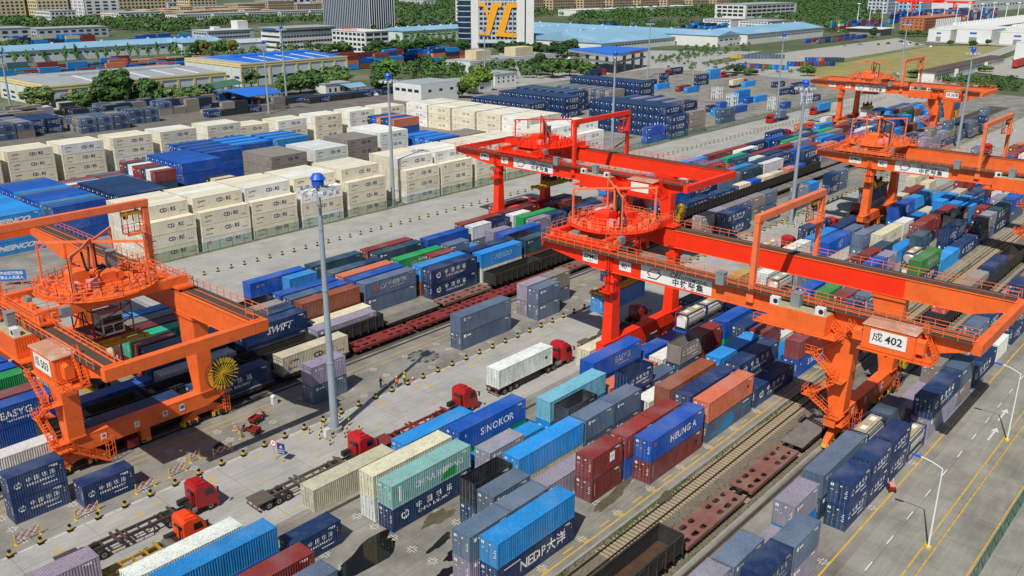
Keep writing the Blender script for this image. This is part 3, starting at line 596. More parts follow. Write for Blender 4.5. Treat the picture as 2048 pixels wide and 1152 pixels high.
# the rows along the pole line
GP = 'containers in the loose rows along the pole line'
p1 = G(600.7, 727, 5.8)
PL = [(33.3, 94.1, 2, 'nv', 'alone beside the barriers'), (26.8, 96.8, 2, 'nv nv', 'at the left picture edge behind barriers'), (p1.x, p1.y-W, 2, 'sl lv', 'left of the tall mast'), (94.3, 94.3, 4, 'sl gy', 'alone in front of the red flat wagons'),
      (113.0, 96.3, 2, 'lv lv', 'inner of the small pair by the red crane'), (112.8, 93.5, 2, 'gy gy', 'outer of the small pair by the red crane'), (119.4, 96.4, 2, 'gy gb', 'behind the small pair'), (138, 96.0, 2, 'nv nv', 'behind the lifted container'),
      (181.5, 94.7, 4, 'nv nv', 'big pair behind the girder railing'), (175.5, 97.6, 2, 'gb gb', 'left of the big navy pair'), (182, 97.8, 2, 'gb lv', 'behind the big navy pair'), (188.4, 97.8, 2, 'gb gb', 'behind, right of the big navy pair'), (194.8, 97.8, 2, 'sl lv', 'fourth behind the navy pair'), (201.3, 97.8, 2, 'gb gb', 'fifth behind the navy pair'),
      (203, 94.2, 2, 'nv', 'left of the second mast'), (207.6, 97.6, 2, 'sl gy', 'behind the second mast'), (218.5, 94.0, 2, 'sl lv', 'right of the second mast'), (225, 94, 2, 'gb lb', 'right of the second mast, further'), (241, 94.7, 2, 'nv nv', 'left of the second crane leg'), (247.4, 94.9, 2, 'gy gy', 'at the second crane leg')]
r3 = random.Random(5)
for i in range(16):
    x = 292+i*6.5; PL.append((x, 94.9, 2, ' '.join(r3.choice(('gb', 'lv', 'sl', 'gy', 'nv')) for _ in range(r3.choice((1, 2, 2, 3)))), f'outer pole row, {ORD[i]} beyond second crane'))
    if i < 12: PL.append((x+3, 98.2, 2, ' '.join(r3.choice(('gb', 'lv', 'nv', 'sl')) for _ in range(2)), f'inner pole row, {ORD[i]} beyond second crane'))
for (x, y, size, t, wh) in PL: stack(x, y, size, t.split(), wh, GP, x < 260)
# the far block between the far cranes' legs
FARB = {
 (-2,0): '4 bl,bl:EASYGO', (-2,1): '4 mr,rd', (-2,3): '4 bl,gn', (-2,4): '4 nv,bl', (-2,5): '4 nv,bl', (-3,0): '4 nv,bl', (-3,1): '4 gy,mr',
 (-1,0): '4 bl', (-1,4): '4 wh', 
 (0,0): '4 wh', (0,1): '4 nv,sl', (0,2): 'a rd,rd b mr', (0,3): '4 mr,tg:BOYUZ', (0,4): '4 mr,mr', (0,5): '4 cr,gb', (0,6): '4 sl,lb',
 (1,0): '4 nv,nv:SWIFT', (1,1): '4 nv,nv:ID4', (1,2): '4 gb,gb', (1,3): 'b nv,bk/o', (1,4): 'b rd', 
 (2,0): '4 cr', (2,1): '4 br,br', (2,2): 'a nv,sl b bl,bl', (2,3): '4 nv,bl', (2,4): 'b dg', (2,5): 'b lb,lb', (2,6): '4 nv,bl:YT4',
 (3,1): '4 sl,gy:CREU', (3,2): '4 bl,bl', (3,3): '4 og,og', (3,4): 'a nv,sl b nv,nv:ID2', (3,6): '4 dg,dg',
 (4,0): '4 nv,nv', (4,1): '4 br,lb', (4,2): '4 nv b -,rd', (4,3): '4 gn,gn:BOYUZ', (4,4): 'a nv', (4,5): '4 dg,dg', (4,6): 'a nv,rd b gy,rd',
 (5,0): '4 wh,lb:FESCO', (5,1): '4 nv,nv:ID4', (5,2): '4 bl', (5,3): 'a gy,gy', (5,4): '4 lb', (5,5): '4 rd,bl', (5,6): '4 bl',
 (6,0): '4 br,dg', (6,1): 'a gy,bk/o b rd', (6,2): '4 nv,bl', (6,3): 'a gy,lv', (6,5): 'a lv,wh b nv,nv/o', (6,6): '4 rd,rd',
 (7,1): '4 mr', (7,3): 'a lv,lv b nv,nv', (7,4): '4 gn,gn', (7,5): 'a gy,wh', (7,2): 'a gy b nv/o', (7,0): '4 nv',
 (10,0): '4 nv,bl', (11,0): '4 nv,nv', (12,0): '4 nv,gy', (13,0): '4 wh,dg', (13,1): '4 sl,lb', (14,0): '4 rd,wh', (15,0): '4 nv', (15,1): '4 nv,nv', (15,2): '4 nv,nv', (13,6): '4 nv,lb', (14,6): '4 sl,rd', (14,4): '4 gn,tg:BOYUZ', (15,4): 'a nv,nv/o', (15,3): '4 rd,rd', (16,3): '4 rd,rd',
 (17,4): '4 gn,gn', (17,6): 'a bl,bl b bl,bl', (16,0): '4 nv,nv', (16,1): '4 bl,bl', (18,2): '4 nv,lb', (18,1): '4 nv,bl', (19,4): '4 gn,gn:BOYUZ', (18,4): '4 nv,nv:YT4', (20,5): '4 gn', (21,4): '4 bl', 
}
rf = random.Random(33)
FBX = lambda k: 54.1+13.42*k
GF = 'containers in the far block behind the sidings'
for k in range(-3, 28):
    for r in range(7):
        s = FARB.get((k, r))
        if s is None and k >= 7: s = rand_stack(rf)
        if FBX(k)*.222-14 > FY[r]: continue
        if s: parse(s, FBX(k), FY[r], f"{ORD[r]} row behind sidings, {ORD[k+3]} bay", GF, k < 9)
for (x, y, z, c, lg, wh) in ((53.7, 105.3, 1.2, 'nv', 'CR4', 'on a siding wagon under the cable reel'), (67.9, 105.3, 1.2, 'cr', 'CDIRS', 'on a siding wagon behind the mast'), (39.5, 105.3, 1.2, 'nv', 'CR4', 'on a siding wagon behind the crane sill'), (23.2, 105.3, 1.2, 'wh', None, 'on a siding wagon at left edge')):
    container(x, y, z, c, 4, lg, 'dry', wh, GF)
container(77.6, 109.8, 1.35, 'lv', 4, 'ID4', 'dry', 'resting in a black gondola wagon', GF)
for i, (x, c) in enumerate(((190, 'nv'), (204, 'nv'), (217, 'cr'), (223.2, 'bl'), (231, 'cr'), (237.3, 'cr'), (246, 'og'), (252, 'bl'))):
    container(x, 109.8, 1.5, c, 4 if i < 2 else 2, 'CR4' if i < 2 else None, 'dry', f'{ORD[i]} one riding in the far gondola wagons', GF)
# cold-store boxes: front block along the road fence
GC = 'cream refrigerated boxes in the blocks by the road fence'
CX = [82.2, 95.5, 108.4, 121.9, 136.1, 155.3, 168.4, 182.3, 195.2, 208.4]
for i, x in enumerate(CX):
    for r in range(6):
        for t in range(3 if r == 0 else 4):
            if i > 8 and r > 3: continue
            lg = rnd.choice(('CDIRS', 'CDIRS', 'CDRS')) if (r < 2) else None
            container(x+rnd.uniform(-.1, .1), 174.9+r*2.46, t*(H+.006), rnd.choice(('cd', 'cd', 'cd', 'cw')), 4, lg, 'reefer', f"{TIER[t]}, {ORD[r]} row from fence, {ORD[i]} block", GC, r == 0 or i in (0, 5))
# dry boxes behind them
GB = 'long blue boxes packed behind the cream boxes'
def pack(x, y, cols, n, wh, tiers=3, size=4, top_only=True, lgs=None, typ='dry', group=GB):
    for r in range(n):
        for t in range(tiers):
            c = cols[(r+t) % len(cols)] if t == tiers-1 else cols[r % len(cols)]
            container(x, y+r*2.46, t*(H+.006), c, size, (lgs if r == 0 else None), typ, f"{TIER[t]}, {wh}, {ORD[r]} row", group, r == 0)
pack(61.8, 203.9, ['lb', 'lb', 'lb'], 14, 'leftmost blue pack', lgs='MEINCO'); pack(76.3, 203.5, ['bl', 'bl', 'bl', 'sl', 'lb', 'bl'], 14, 'second blue pack'); pack(91.3, 203.2, ['nv', 'nv'], 9, 'navy pack', lgs='ID4')
pack(90.5, 227, ['gy', 'rd', 'wh'], 7, 'mixed pack behind navy', 2, 4); pack(103.5, 226, ['lb', 'gy', 'rd', 'gy', 'rd'], 8, 'striped pack', 2, 4); pack(110.3, 222.8, ['dg', 'rd', 'rd', 'wh'], 8, 'second striped pack', 3, 2)
pack(120.6, 227.3, ['bl', 'bl'], 8, 'third blue pack', 3, 4); pack(122.9, 210, ['bk', 'cr', 'mr', 'cr'], 4, 'short mixed pack', 2, 2)
pack(142.3, 217.2, ['gb'], 6, 'first cold-store pack', 3, 4, lgs='CDIRS', typ='reefer', group=GC); pack(157.2, 216.8, ['wh'], 6, 'second cold-store pack', 3, 4, lgs='CDIRS', typ='reefer', group=GC); pack(174.2, 223, ['gb'], 5, 'third cold-store pack', 3, 4, lgs='CDIRS', typ='reefer', group=GC); pack(190, 226, ['cw'], 7, 'fourth cold-store pack', 3, 4, lgs='CDIRS', typ='reefer', group=GC)  # reefer packs in brownish grey, white and off-white
pack(133.5, 236, ['bl', 'nv'], 9, 'fourth blue pack', 3, 4); pack(146, 240, ['bl', 'lb'], 7, 'fifth blue pack', 3, 4); pack(160, 240, ['lb', 'bl'], 6, 'sixth blue pack', 3, 4); pack(205, 216, ['lb', 'bl'], 7, 'blue pack right of cold boxes', 2, 4); pack(212, 244, ['bl', 'nv', 'og'], 6, 'blue pack with an orange lid', 3, 4); pack(217, 215, ['gb'], 4, 'fifth cold-store pack', 2, 4, lgs='CDIRS', typ='reefer', group=GC)
# rear cold-store row
for i, x in enumerate([75.2, 89.5, 103.9, 119.0, 133.9, 150, 166, 182, 198, 214, 229.5]):
    for r in range(4):
        for t in range(4):
            if t < 1 and i > 5: continue
            container(x, 263.6+r*2.46+(8 if i > 5 else 0), t*(H+.006)-(H if i > 5 else 0), rnd.choice(('cd', 'cd', 'cw')), 4, 'CDIRS' if r == 0 else None, 'reefer', f"{TIER[t]}, rear line, {ORD[r]} row, {ORD[i]} block", GC, r == 0 and i < 4)
# cold boxes turned across
for i, y in enumerate([211, 223.9, 237.2, 250.6, 263.6]):
    for c in range(8):
        for t in range(3):
            container(246.5+c*2.46, y, t*(H+.006), 'cd' if (c+i) % 4 else 'cw', 4, 'CDRS' if c == 0 else None, 'reefer', f"{TIER[t]}, turned crosswise, {ORD[c]} column, {ORD[i]} line", GC, False, '-', True)
for i, x in enumerate((222, 234, 208)):
    for r in range(5):
        for t in range(4 if r else 3):
            container(x, 176.5+r*2.46, t*(H+.006), 'cw', 4, 'CDRS' if r < 2 else None, 'reefer', f"{TIER[t]}, {ORD[r]} row, {ORD[i]} block behind the red crane", GC, False) if x > 215 else None
# navy railway boxes beyond the fence
GN = 'navy railway boxes in the depot beyond the fence'
def npack(x, y, cols, nx, ny, tiers, wh, lg='CR4', size=4, group=GN):
    L = (L40 if size == 4 else L20)+.3
    for a in range(nx):
        for r in range(ny):
            for t in range(tiers):
                c = cols[(r+a) % len(cols)]
                container(x+a*L+rnd.uniform(-.12, .12), y+r*2.53, t*(H+.006), c, size, lg if (r == 0 and c == 'nv') else ('ID4' if r == 0 and size == 4 else None), 'dry', f"{TIER[t]}, {wh}, {ORD[a]} file, {ORD[r]} deep", group, a == 0 and r % 2 == 0 and x < 300)
npack(277, 235.5, ['nv'], 1, 13, 3, 'first navy pack'); npack(301.5, 237, ['nv'], 1, 15, 3, 'second navy pack'); npack(318, 246, ['nv', 'sl'], 1, 13, 3, 'third navy pack'); npack(335, 238, ['gb', 'sl'], 1, 12, 3, 'grey pack'); npack(349, 231, ['nv'], 1, 16, 4, 'fourth navy pack')
npack(287.6, 175.5, ['nv'], 1, 1, 3, 'tall front stack'); npack(287.6, 178.2, ['nv'], 1, 14, 4, 'navy pack behind the front stack'); npack(300.5, 175.6, ['gb', 'sl'], 1, 1, 3, 'grey front stack'); npack(301, 186, ['lv', 'nv', 'sl'], 1, 9, 4, 'pack behind grey stack')
npack(322, 192, ['nv'], 1, 2, 3, 'pair right of grey pack'); npack(333, 180, ['sl'], 1, 1, 2, 'lone dark pair at fence'); npack(273.5, 176.8, ['bl'], 1, 1, 2, 'blue pair with white lettering', 'HEUNGA'); npack(315, 226, ['sl'], 1, 1, 1, 'lone low box')
GD = 'loose boxes on the open depot apron'
for i, (u, v, c, n, size) in enumerate(((1335, 180, 'lb', 1, 4), (1378, 184, 'rd', 1, 4), (1395, 187, 'lb', 1, 4), (1310, 172, 'nv', 1, 4), (1345, 168, 'nv', 2, 2), (1415, 172, 'nv', 2, 4), (1440, 160, 'lb', 2, 4), (1495, 207, 'lb', 2, 4), (1510, 175, 'lb', 1, 4), (1530, 206, 'lb', 1, 4), (1488, 228, 'bl', 1, 4), (1460, 218, 'bl', 1, 2), (1480, 210, 'sl', 1, 2), (1440, 225, 'nv', 1, 2), (1515, 208, 'bl', 1, 2), (1590, 218, 'bl', 1, 2), (1570, 176, 'nv', 1, 4), (1582, 191, 'nv', 1, 4), (1608, 190, 'nv', 2, 4), (1640, 205, 'nv', 1, 4), (1628, 196, 'lv', 2, 4), (1335, 205, 'nv', 1, 2), (1450, 232, 'lb', 1, 2))):
    p = G(u-20, v)
    for t in range(n): container(p.x, p.y, t*(H+.006), c, size, default_logo(c, size, 'dry'), 'dry', f'{TIER[t]}, {ORD[i]} loose group on the open apron', GD, False)
# boxes on the far parking lot
GQ = 'boxes lined up on the far parking lot'
for i in range(14):
    p = G(1492+i*6.3, 136+i*.35) ; container(p.x, p.y, 0, ['bl', 'og', 'bl', 'rd', 'bl', 'nv', 'br', 'rd', 'gn', 'lb', 'bl', 'lb', 'sl', 'lb'][i], 2, None, 'dry', f'{ORD[i]} in the near line on the parking lot', GQ, False, rot=True)
for i in range(12):
    p = G(1590+i*7, 133-i*.1); container(p.x, p.y, 0, ['bl', 'mr', 'rd', 'hg', 'rd', 'mr', 'bl', 'br', 'rd', 'rd', 'bl', 'nv'][i], 2, None, 'dry', f'{ORD[i]} in the middle line on the parking lot', GQ, False, rot=True)
for i in range(12):
    p = G(1625+i*5.5, 124); container(p.x, p.y, 0, ['bl', 'bl', 'lb', 'og', 'br', 'nv', 'dg', 'dg', 'dg', 'dg', 'dg', 'dg'][i], 2, None, 'dry', f'{ORD[i]} in the rear line on the parking lot', GQ, False, rot=True)
for i in range(14):
    p = G(1475+i*7, 117.5-i*.0); container(p.x, p.y, 0, 'gy' if i > 1 else 'yl', 2, None, 'dry', f'{ORD[i]} in the long grey line on the lot', GQ, False, rot=True)
# old boxes left of the cream blocks and around the shed
GO = 'old boxes in the repair yard by the trees'
ro = random.Random(3)
def olds(u0, v0, nx, ny, du, cols, wh, tiers=(1, 2)):
    p = G(u0, v0)
    for a in range(nx):
        for r in range(ny):
            n = ro.choice(tiers)
            for t in range(n):
                c = ro.choice(cols); container(p.x+a*(L20+.4), p.y+r*(2.6), t*(H+.006), c, 2, 'PAT2' if (r == 0 and c in ('gy', 'sl')) else ('CR2' if r == 0 and c == 'nv' else None), 'dry', f"{TIER[t]}, {wh}, {ORD[a]} file, {ORD[r]} deep", GO, False)
olds(0, 283, 2, 8, 0, ('gb', 'lv', 'sl'), 'old pack at left edge', (2,)); olds(62, 272, 2, 6, 0, ('nv',), 'navy pack left of cream boxes', (2,)); olds(165, 268, 3, 5, 0, ('gy', 'sl', 'gb'), 'pack behind cream boxes', (2,)); olds(262, 250, 2, 5, 0, ('gb', 'sl', 'gy'), 'low pack by the trees', (1, 2))
olds(150, 248, 3, 4, 0, ('gy', 'sl', 'bk', 'nv'), 'dark pack between cream boxes and trees', (1, 2)); olds(215, 240, 5, 5, 0, ('gb', 'nv', 'gy', 'bk'), 'dark pack under the large tree', (1, 2)); olds(420, 236, 6, 3, 0, ('nv', 'gb', 'bk'), 'line behind the cream boxes by the shed', (1, 1, 2)); olds(0, 262, 4, 5, 0, ('gb', 'lv', 'bk', 'gb'), 'weathered pack at left edge', (1, 2)); olds(30, 245, 4, 4, 0, ('gb', 'gb', 'bk', 'cr'), 'shabby pack by the left trees', (1, 2)); olds(320, 232, 8, 4, 0, ('nv', 'gb', 'bk', 'gy', 'nv'), 'pack in front of the blue shed', (1, 1, 2)); olds(520, 215, 5, 3, 0, ('nv', 'bk', 'gb'), 'pack beside the shed', (1,)); olds(620, 208, 9, 3, 0, ('nv', 'sl', 'bk', 'nv'), 'line right of the shed', (1,))

# ------------------------------------------------------------------ which boxes show largest: a small depth buffer over all queued boxes
import numpy as np
def realise_all(limit=300):
    WP, HP = 768, 432; f = FPX*WP/2048
    u = (np.arange(WP)+.5-WP/2)/f; v = (HP/2-np.arange(HP)-.5)/f
    A = np.array([CR_, CU_, CF_]); D = A[2][None, None]+A[0][None, None]*u[None, :, None]+A[1][None, None]*v[:, None, None]
    zb = np.full((HP, WP), 1e9); ib = np.full((HP, WP), -1)
    def faces(q):
        L = L40 if q['size'] == 4 else L20; dx, dy = (L, W) if not q['rot'] else (W, L)
        x0, y0, z0 = q['x'], q['y'], q['z']; x1, y1, z1 = x0+dx, y0+dy, z0+H
        yield 2, z1-CAMH, [(x0,y0,z1),(x1,y0,z1),(x1,y1,z1),(x0,y1,z1)]
        yield 1, y0, [(x0,y0,z0),(x1,y0,z0),(x1,y0,z1),(x0,y0,z1)]
        yield 0, x0, [(x0,y0,z0),(x0,y1,z0),(x0,y1,z1),(x0,y0,z1)]
    for i, q in enumerate(QUEUE):
        for ax, d, P in faces(q):
            P = np.array(P)-np.array([0, 0, CAMH]); c = P@A.T
            if (c[:, 2] < 1).any(): continue
            px = WP/2+f*c[:, 0]/c[:, 2]; py = HP/2-f*c[:, 1]/c[:, 2]
            a0, a1, b0, b1 = int(max(0, px.min())), int(min(WP-1, px.max()))+1, int(max(0, py.min())), int(min(HP-1, py.max()))+1
            if a0 >= a1 or b0 >= b1: continue
            X, Y = np.meshgrid(np.arange(a0, a1)+.5, np.arange(b0, b1)+.5); ins = None; area = sum(px[k]*py[(k+1) % 4]-px[(k+1) % 4]*py[k] for k in range(4))
            for k in range(4):
                j = (k+1) % 4; e = ((px[j]-px[k])*(Y-py[k])-(py[j]-py[k])*(X-px[k]))*(1 if area > 0 else -1) >= 0; ins = e if ins is None else ins & e
            with np.errstate(all='ignore'): t = d/D[b0:b1, a0:a1, ax]
            s = zb[b0:b1, a0:a1]; ok = ins & (t > 0) & (t < s); s[ok] = t[ok]; ib[b0:b1, a0:a1][ok] = i
    n = np.bincount(ib[ib >= 0], minlength=len(QUEUE)); rest = []
    for ty in ('dry', 'reefer', 'open', 'tank'):
        ids = sorted((i for i, q in enumerate(QUEUE) if q['typ'] == ty), key=lambda i: (-n[i], i)); take = [i for i in ids if n[i] > 0][:limit]
        for i in sorted(take): realise(QUEUE[i])
        t = set(take); rest += [i for i in ids if i not in t]
    # the remainder: far or almost hidden boxes, one mass with its lettering
    b = MB(); cols = []; tb = {}; wq = []
    for i in rest:
        q = QUEUE[i]; L = L40 if q['size'] == 4 else L20; dx, dy = (L, W) if not q['rot'] else (W, L); c = lin(PAL[q['col']]); j = rnd.uniform(.85, 1.15); c = (*[min(1, k*j) for k in c[:3]], 1)
        x, y, z = q['x'], q['y'], q['z']+.004; nf = len(b.f)
        b.box(x+.03, y+.03, z+.05, x+dx-.03, y+dy-.03, z+H-.04)
        for s in ((x, y), (x+dx-.16, y), (x, y+dy-.16)): b.box(s[0], s[1], z, s[0]+.16, s[1]+.16, z+H-.005)
        b.box(x+.16, y, z+H-.12, x+dx-.16, y+.08, z+H-.03); b.box(x+.16, y, z+.02, x+dx-.16, y+.08, z+.16)
        if n[i]:
            for t in (.2, .4, .6, .8): b.box(x-.0, y+dy*t-.03, z+.1, x+.031, y+dy*t+.03, z+H-.1)
            wq.append((x+.024, y+dy*.62, z+1.7, .45)); wq.append((x+.024, y+dy*.2, z+1.9, .22)); wq.append((x+.024, y+dy*.3, z+1.2, .2))
            for k in range(1, 12 if q['size'] == 4 else 6):
                xx = x+dx*k/(12 if q['size'] == 4 else 6)
                if not q['rot']: b.box(xx-.09, y+.005, z+.16, xx+.09, y+.04, z+H-.12)
        cols += [c]*(len(b.f)-nf)
        if n[i] > 3 and q['logo'] and not q['rot']: tb.setdefault(q['logo'], []).append((x+L/2, y+W/2, z))
    for (x, y, z, k) in wq: b.face([(x, y, z), (x, y+k, z), (x, y+k, z+k), (x, y, z+k)]); cols.append((.75, .76, .74, 1))
    me = b.mesh('stacked_containers', [M_MASS]); at = me.color_attributes.new('Col', 'FLOAT_COLOR', 'CORNER'); arr = []
    for p, c in zip(me.polygons, cols): arr += list(c)*len(p.loop_indices)
    at.data.foreach_set('color', arr); kind(obj('stacked_containers', me), 'stuff', 'far and half-hidden container stacks in many colours across the yards')
    V, F, MI, mats = [], [], [], []
    for k, locs in tb.items():
        lm = LOGO[k][1]; vs = [tuple(v.co) for v in lm.vertices]; fs = [tuple(p.vertices) for p in lm.polygons]; ms = [p.material_index for p in lm.polygons]; mm = []
        for m_ in lm.materials:
            if m_ not in mats: mats.append(m_)
            mm.append(mats.index(m_))
        for (x, y, z) in locs:
            o = len(V); V += [(a+x, b_+y-.02, c+z) for a, b_, c in vs]; F += [tuple(i+o for i in f_) for f_ in fs]; MI += [mm[a] for a in ms]
    if V:
        me = bpy.data.meshes.new('far_lettering'); me.from_pydata(V, [], F); me.polygons.foreach_set('material_index', MI)
        for m_ in mats: me.materials.append(m_)
        kind(obj('far_lettering', me, bpy.data.objects['stacked_containers']), 'stuff')
M_MASS = mat('container_paint_mass', '#808080', .5, .15, .3, dirt='#6b5a4c', damt=.3, dscale=1.2)
_t = M_MASS.node_tree; _a = _t.nodes.new('ShaderNodeVertexColor'); _a.layer_name = 'Col'; _r = [n for n in _t.nodes if n.type == 'RGB'][0]
for _l in list(_r.outputs[0].links): _t.links.new(_a.outputs[0], _l.to_socket)
# ------------------------------------------------------------------ rail mounted gantry cranes
M_CRANE = mat('crane_paint', objcol=True, rough=.5, var=.14, scale=.25, dirt='#7a3a22', damt=.35, dscale=.8)
M_GRATE = mat('walkway_grating', '#4a3d33', .85, .3, 2)
M_SIGN = mat('sign_white', '#e4e4df', .5, .06, .8, dirt='#a08a6c', damt=.25, dscale=.5)
M_RUSTROOF = mat('rusty_roof', '#b9856a', .8, .25, .6, dirt='#c9c2b8', damt=.9, dscale=.45)
M_STRIPE_Y = mat('hazard_yellow', '#d9b81f', .6, .15, 3); M_BLACK = mat('black_paint', '#151515', .6, .1)
M_SPREAD = mat('spreader_yellow', '#b8941a', .6, .25, 1.2, dirt='#3a3020', damt=.7)
M_GREYBOX = mat('grey_cabinet', '#7f8687', .5, .12); M_ROPE = mat('wire_rope', '#2a2826', .6, .1)
M_CABW = mat('cab_white', '#c9ccd0', .45, .1); M_PINK = mat('faded_pink_cover', '#d88f86', .6, .15); M_SIGNB = mat('sign_blue', '#1b62b0', .5, .08)
def rail_mesh(pts, **k): b = MB(); b.rail(pts, **k); return b
def girder(split=None):
    """box girder profile along Y; split: list of (y0,y1,material index)"""
    def depth(y):
        if y < -9.9: t = (y+14.9)/5.0; return 17.25+(15.7-17.25)*t
        if y > 39.3: t = (y-39.3)/9.7; return 15.7+(17.25-15.7)*t
        return 15.7
    ys = sorted(set([-14.9, -9.9, 39.3, 49.0] + ([s for a in split for s in a[:2]] if split else [])))
    b = MB()
    for a, c in zip(ys, ys[1:]):
        mi = 0
        if split:
            for (s0, s1, k) in split:
                if a >= s0-1e-6 and c <= s1+1e-6: mi = k
        zs = [15.7]
        b.prism([(a, depth(a)), (c, depth(c)), (c, 18.45), (a, 18.45)], 'x', 0, 2.0, mi)
        y = a+2.2
    for y in [-8+3.9*i for i in range(13)]:
        mi = 0
        if split:
            for (s0, s1, k) in split:
                if s0 <= y <= s1: mi = k
        b.box(-.018, y-.04, depth(y)+.06, 0, y+.04, 18.4, mi)
    b.box(-.12, -14.9, 18.45, 2.12, 49, 18.5, 0 if not split else 0); b.box(-.1, -9.9, 15.64, 2.1, 39.3, 15.7, 0)
    return b
def bogie_mesh():
    b = MB()
    b.prism([(-2.9, 1.35), (2.9, 1.35), (1.2, 2.35), (-1.2, 2.35)], 'y', -.42, .42, 0)
    for s in (-1, 1):
        c = s*2.15
        b.prism([(c-1.2, .75), (c+1.2, .75), (c+.75, 1.45), (c-.75, 1.45)], 'y', -.36, .36, 0)
        for k in range(6): b.box(c-1.25+k*.42, -.5, .3, c-1.25+k*.42+.42, -.40, .8, 1+(k % 2)); 
        for w_ in (-.6, .6): b.tube((c+w_, -.16, .33), (c+w_, .16, .33), .32, 14, 3)
        b.box(c+s*1.2-.15, -.3, .35, c+s*1.2+.25, .3, .75, 1)
        b.box(c-.3, -.95, .55, c+.3, -.5, 1.0, 3); b.tube((c-.3, -.8, .75), (c+.5, -.8, .75), .2, 8, 3)
    return b.mesh('bogie', [M_CRANE, M_STRIPE_Y, M_BLACK, M_DARK])
def stair(b, p, q, w, steps=10, axis=(0,1,0), m=0):
    p = Vector(p); q = Vector(q); n = Vector(axis)*w/2
    for s in (-1, 1):
        b.beam(p+n*s, q+n*s, .06, .22, m)
        for k in range(5): c = p.lerp(q, k/4)+n*s; b.beam(c, c+Vector((0,0,1.05)), .05, .05, m)
        b.beam(p+n*s+Vector((0,0,1.05)), q+n*s+Vector((0,0,1.05)), .05, .05, m); b.beam(p+n*s+Vector((0,0,.55)), q+n*s+Vector((0,0,.55)), .04, .04, m)
    for k in range(steps): c = p.lerp(q, (k+.5)/steps); b.box(c.x-.13-abs(n.x), c.y-.13*0-abs(n.y)-(.13 if n.x else 0), c.z, c.x+.13+abs(n.x), c.y+abs(n.y)+(.13 if n.x else 0), c.z+.04, m)
CW = 19.4      # overall width along X
XG = (0.0, 17.4)
CR = {}
CR['girder'] = girder().mesh('main_girder', [M_CRANE])
b = MB()
for y0, y1, z0, z1 in ((-14.95, -13.9, 16.95, 18.42), (48.0, 49.05, 17.2, 18.42)):
    pass
b.box(-.3, -15.5, 17.0, CW+.3, -14.5, 18.4); b.box(1.6, -15.52, 16.98, 1.8, -14.48, 18.42); b.box(17.6, -15.52, 16.98, 17.8, -14.48, 18.42)
CR['tieR'] = b.mesh('end_tie_beam', [M_CRANE])
b = MB(); b.box(-.05, 48.7, 17.22, CW+.05, 49.3, 18.42); CR['tieL'] = b.mesh('end_tie_beam', [M_CRANE])
def taper(b, x0, x1, yb0, yb1, zb, yt0, yt1, zt, dx=0, m=0):
    b.hexa([(x0-dx,yb0,zb),(x1+dx,yb0,zb),(x1+dx,yb1,zb),(x0-dx,yb1,zb),(x0,yt0,zt),(x1,yt0,zt),(x1,yt1,zt),(x0,yt1,zt)], m)
b = MB(); taper(b, .25, 1.95, 35.3, 37.1, 4.38, 35.5, 36.9, 14.0, .25); b.box(-.1, 35.2, 14.0, 2.1, 37.1, 14.5); taper(b, .4, 1.8, 35.7, 36.7, 14.5, 35.7, 36.7, 15.66); b.box(-.25, 35.6, 15.9, -.03, 36.8, 18.3); b.tube((1, 34.95, 15.1), (1, 35.5, 15.1), .55, 14); b.box(.1, 35.1, 4.38, 2.1, 37.3, 4.6)
CR['legL'] = b.mesh('leg', [M_CRANE])
b = MB(); taper(b, .15, 2.15, -.95, .85, 4.4, -1.3, 3.3, 15.66); b.box(-.1, -1.4, 15.1, 2.3, 3.4, 15.5); b.box(.05, -1.05, 4.42, 2.25, .95, 4.6)
CR['legR'] = b.mesh('leg', [M_CRANE])
b = MB(); b.prism([(-1.6, 3.1), (1.2, 2.35), (18.2, 2.35), (21.0, 3.1), (21.0, 4.4), (-1.6, 4.4)], 'y', -.75, .75); b.box(-1.7, -.78, 4.3, 21.1, .78, 4.42)
for x in (4.5, 9.7, 15): b.box(x-.04, -.775, 2.4, x+.04, -.75, 4.3)
CR['sill'] = b.mesh('sill_beam', [M_CRANE])
CR['bogie'] = bogie_mesh()
b = MB(); b.box(9.0, -.7, .5, 10.2, .7, 2.35, 0); b.box(9.0, -.72, .5, 10.2, -.7, 1.0, 1); b.box(9.02, -.73, .6, 9.5, -.71, .9, 2); b.box(7.2, -.6, .35, 8.6, .6, 1.5, 3)
CR['lock'] = b.mesh('storm_brake', [M_CRANE, M_STRIPE_Y, M_BLACK, mat('dark_red_box', '#7a1f1c', .6, .2)])
# railings and walkway of a girder
b = MB(); b.rail([(-.95, -14.6, 18.45), (-.95, 48.6, 18.45)], step=1.6); b.rail([(1.3, -14.6, 18.5), (1.3, 48.6, 18.5)], step=1.6); CR['railN'] = b.mesh('handrail', [M_CRANE])
b = MB(); b.rail([(CW+.9-17.4, -14.6, 18.45), (CW+.9-17.4, 48.6, 18.45)], step=1.6); b.rail([(.9, -14.6, 18.5), (.9, -13, 18.5)]); CR['railF'] = b.mesh('handrail', [M_CRANE])
b = MB(); b.box(-1.0, -14.6, 18.36, -.13, 48.8, 18.44); b.box(.2, -14.5, 18.51, 1.25, 48.6, 18.53); b.box(1.55, -14.5, 18.51, 1.7, 48.6, 18.66); CR['walkN'] = b.mesh('walkway', [M_GRATE])
b = MB(); b.box(2.13, -14.6, 18.36, 2.95, 48.8, 18.44); b.box(.3, -14.5, 18.51, .45, 48.6, 18.66); b.box(.8, -14.5, 18.51, 1.9, 48.6, 18.53); CR['walkF'] = b.mesh('walkway', [M_GRATE])
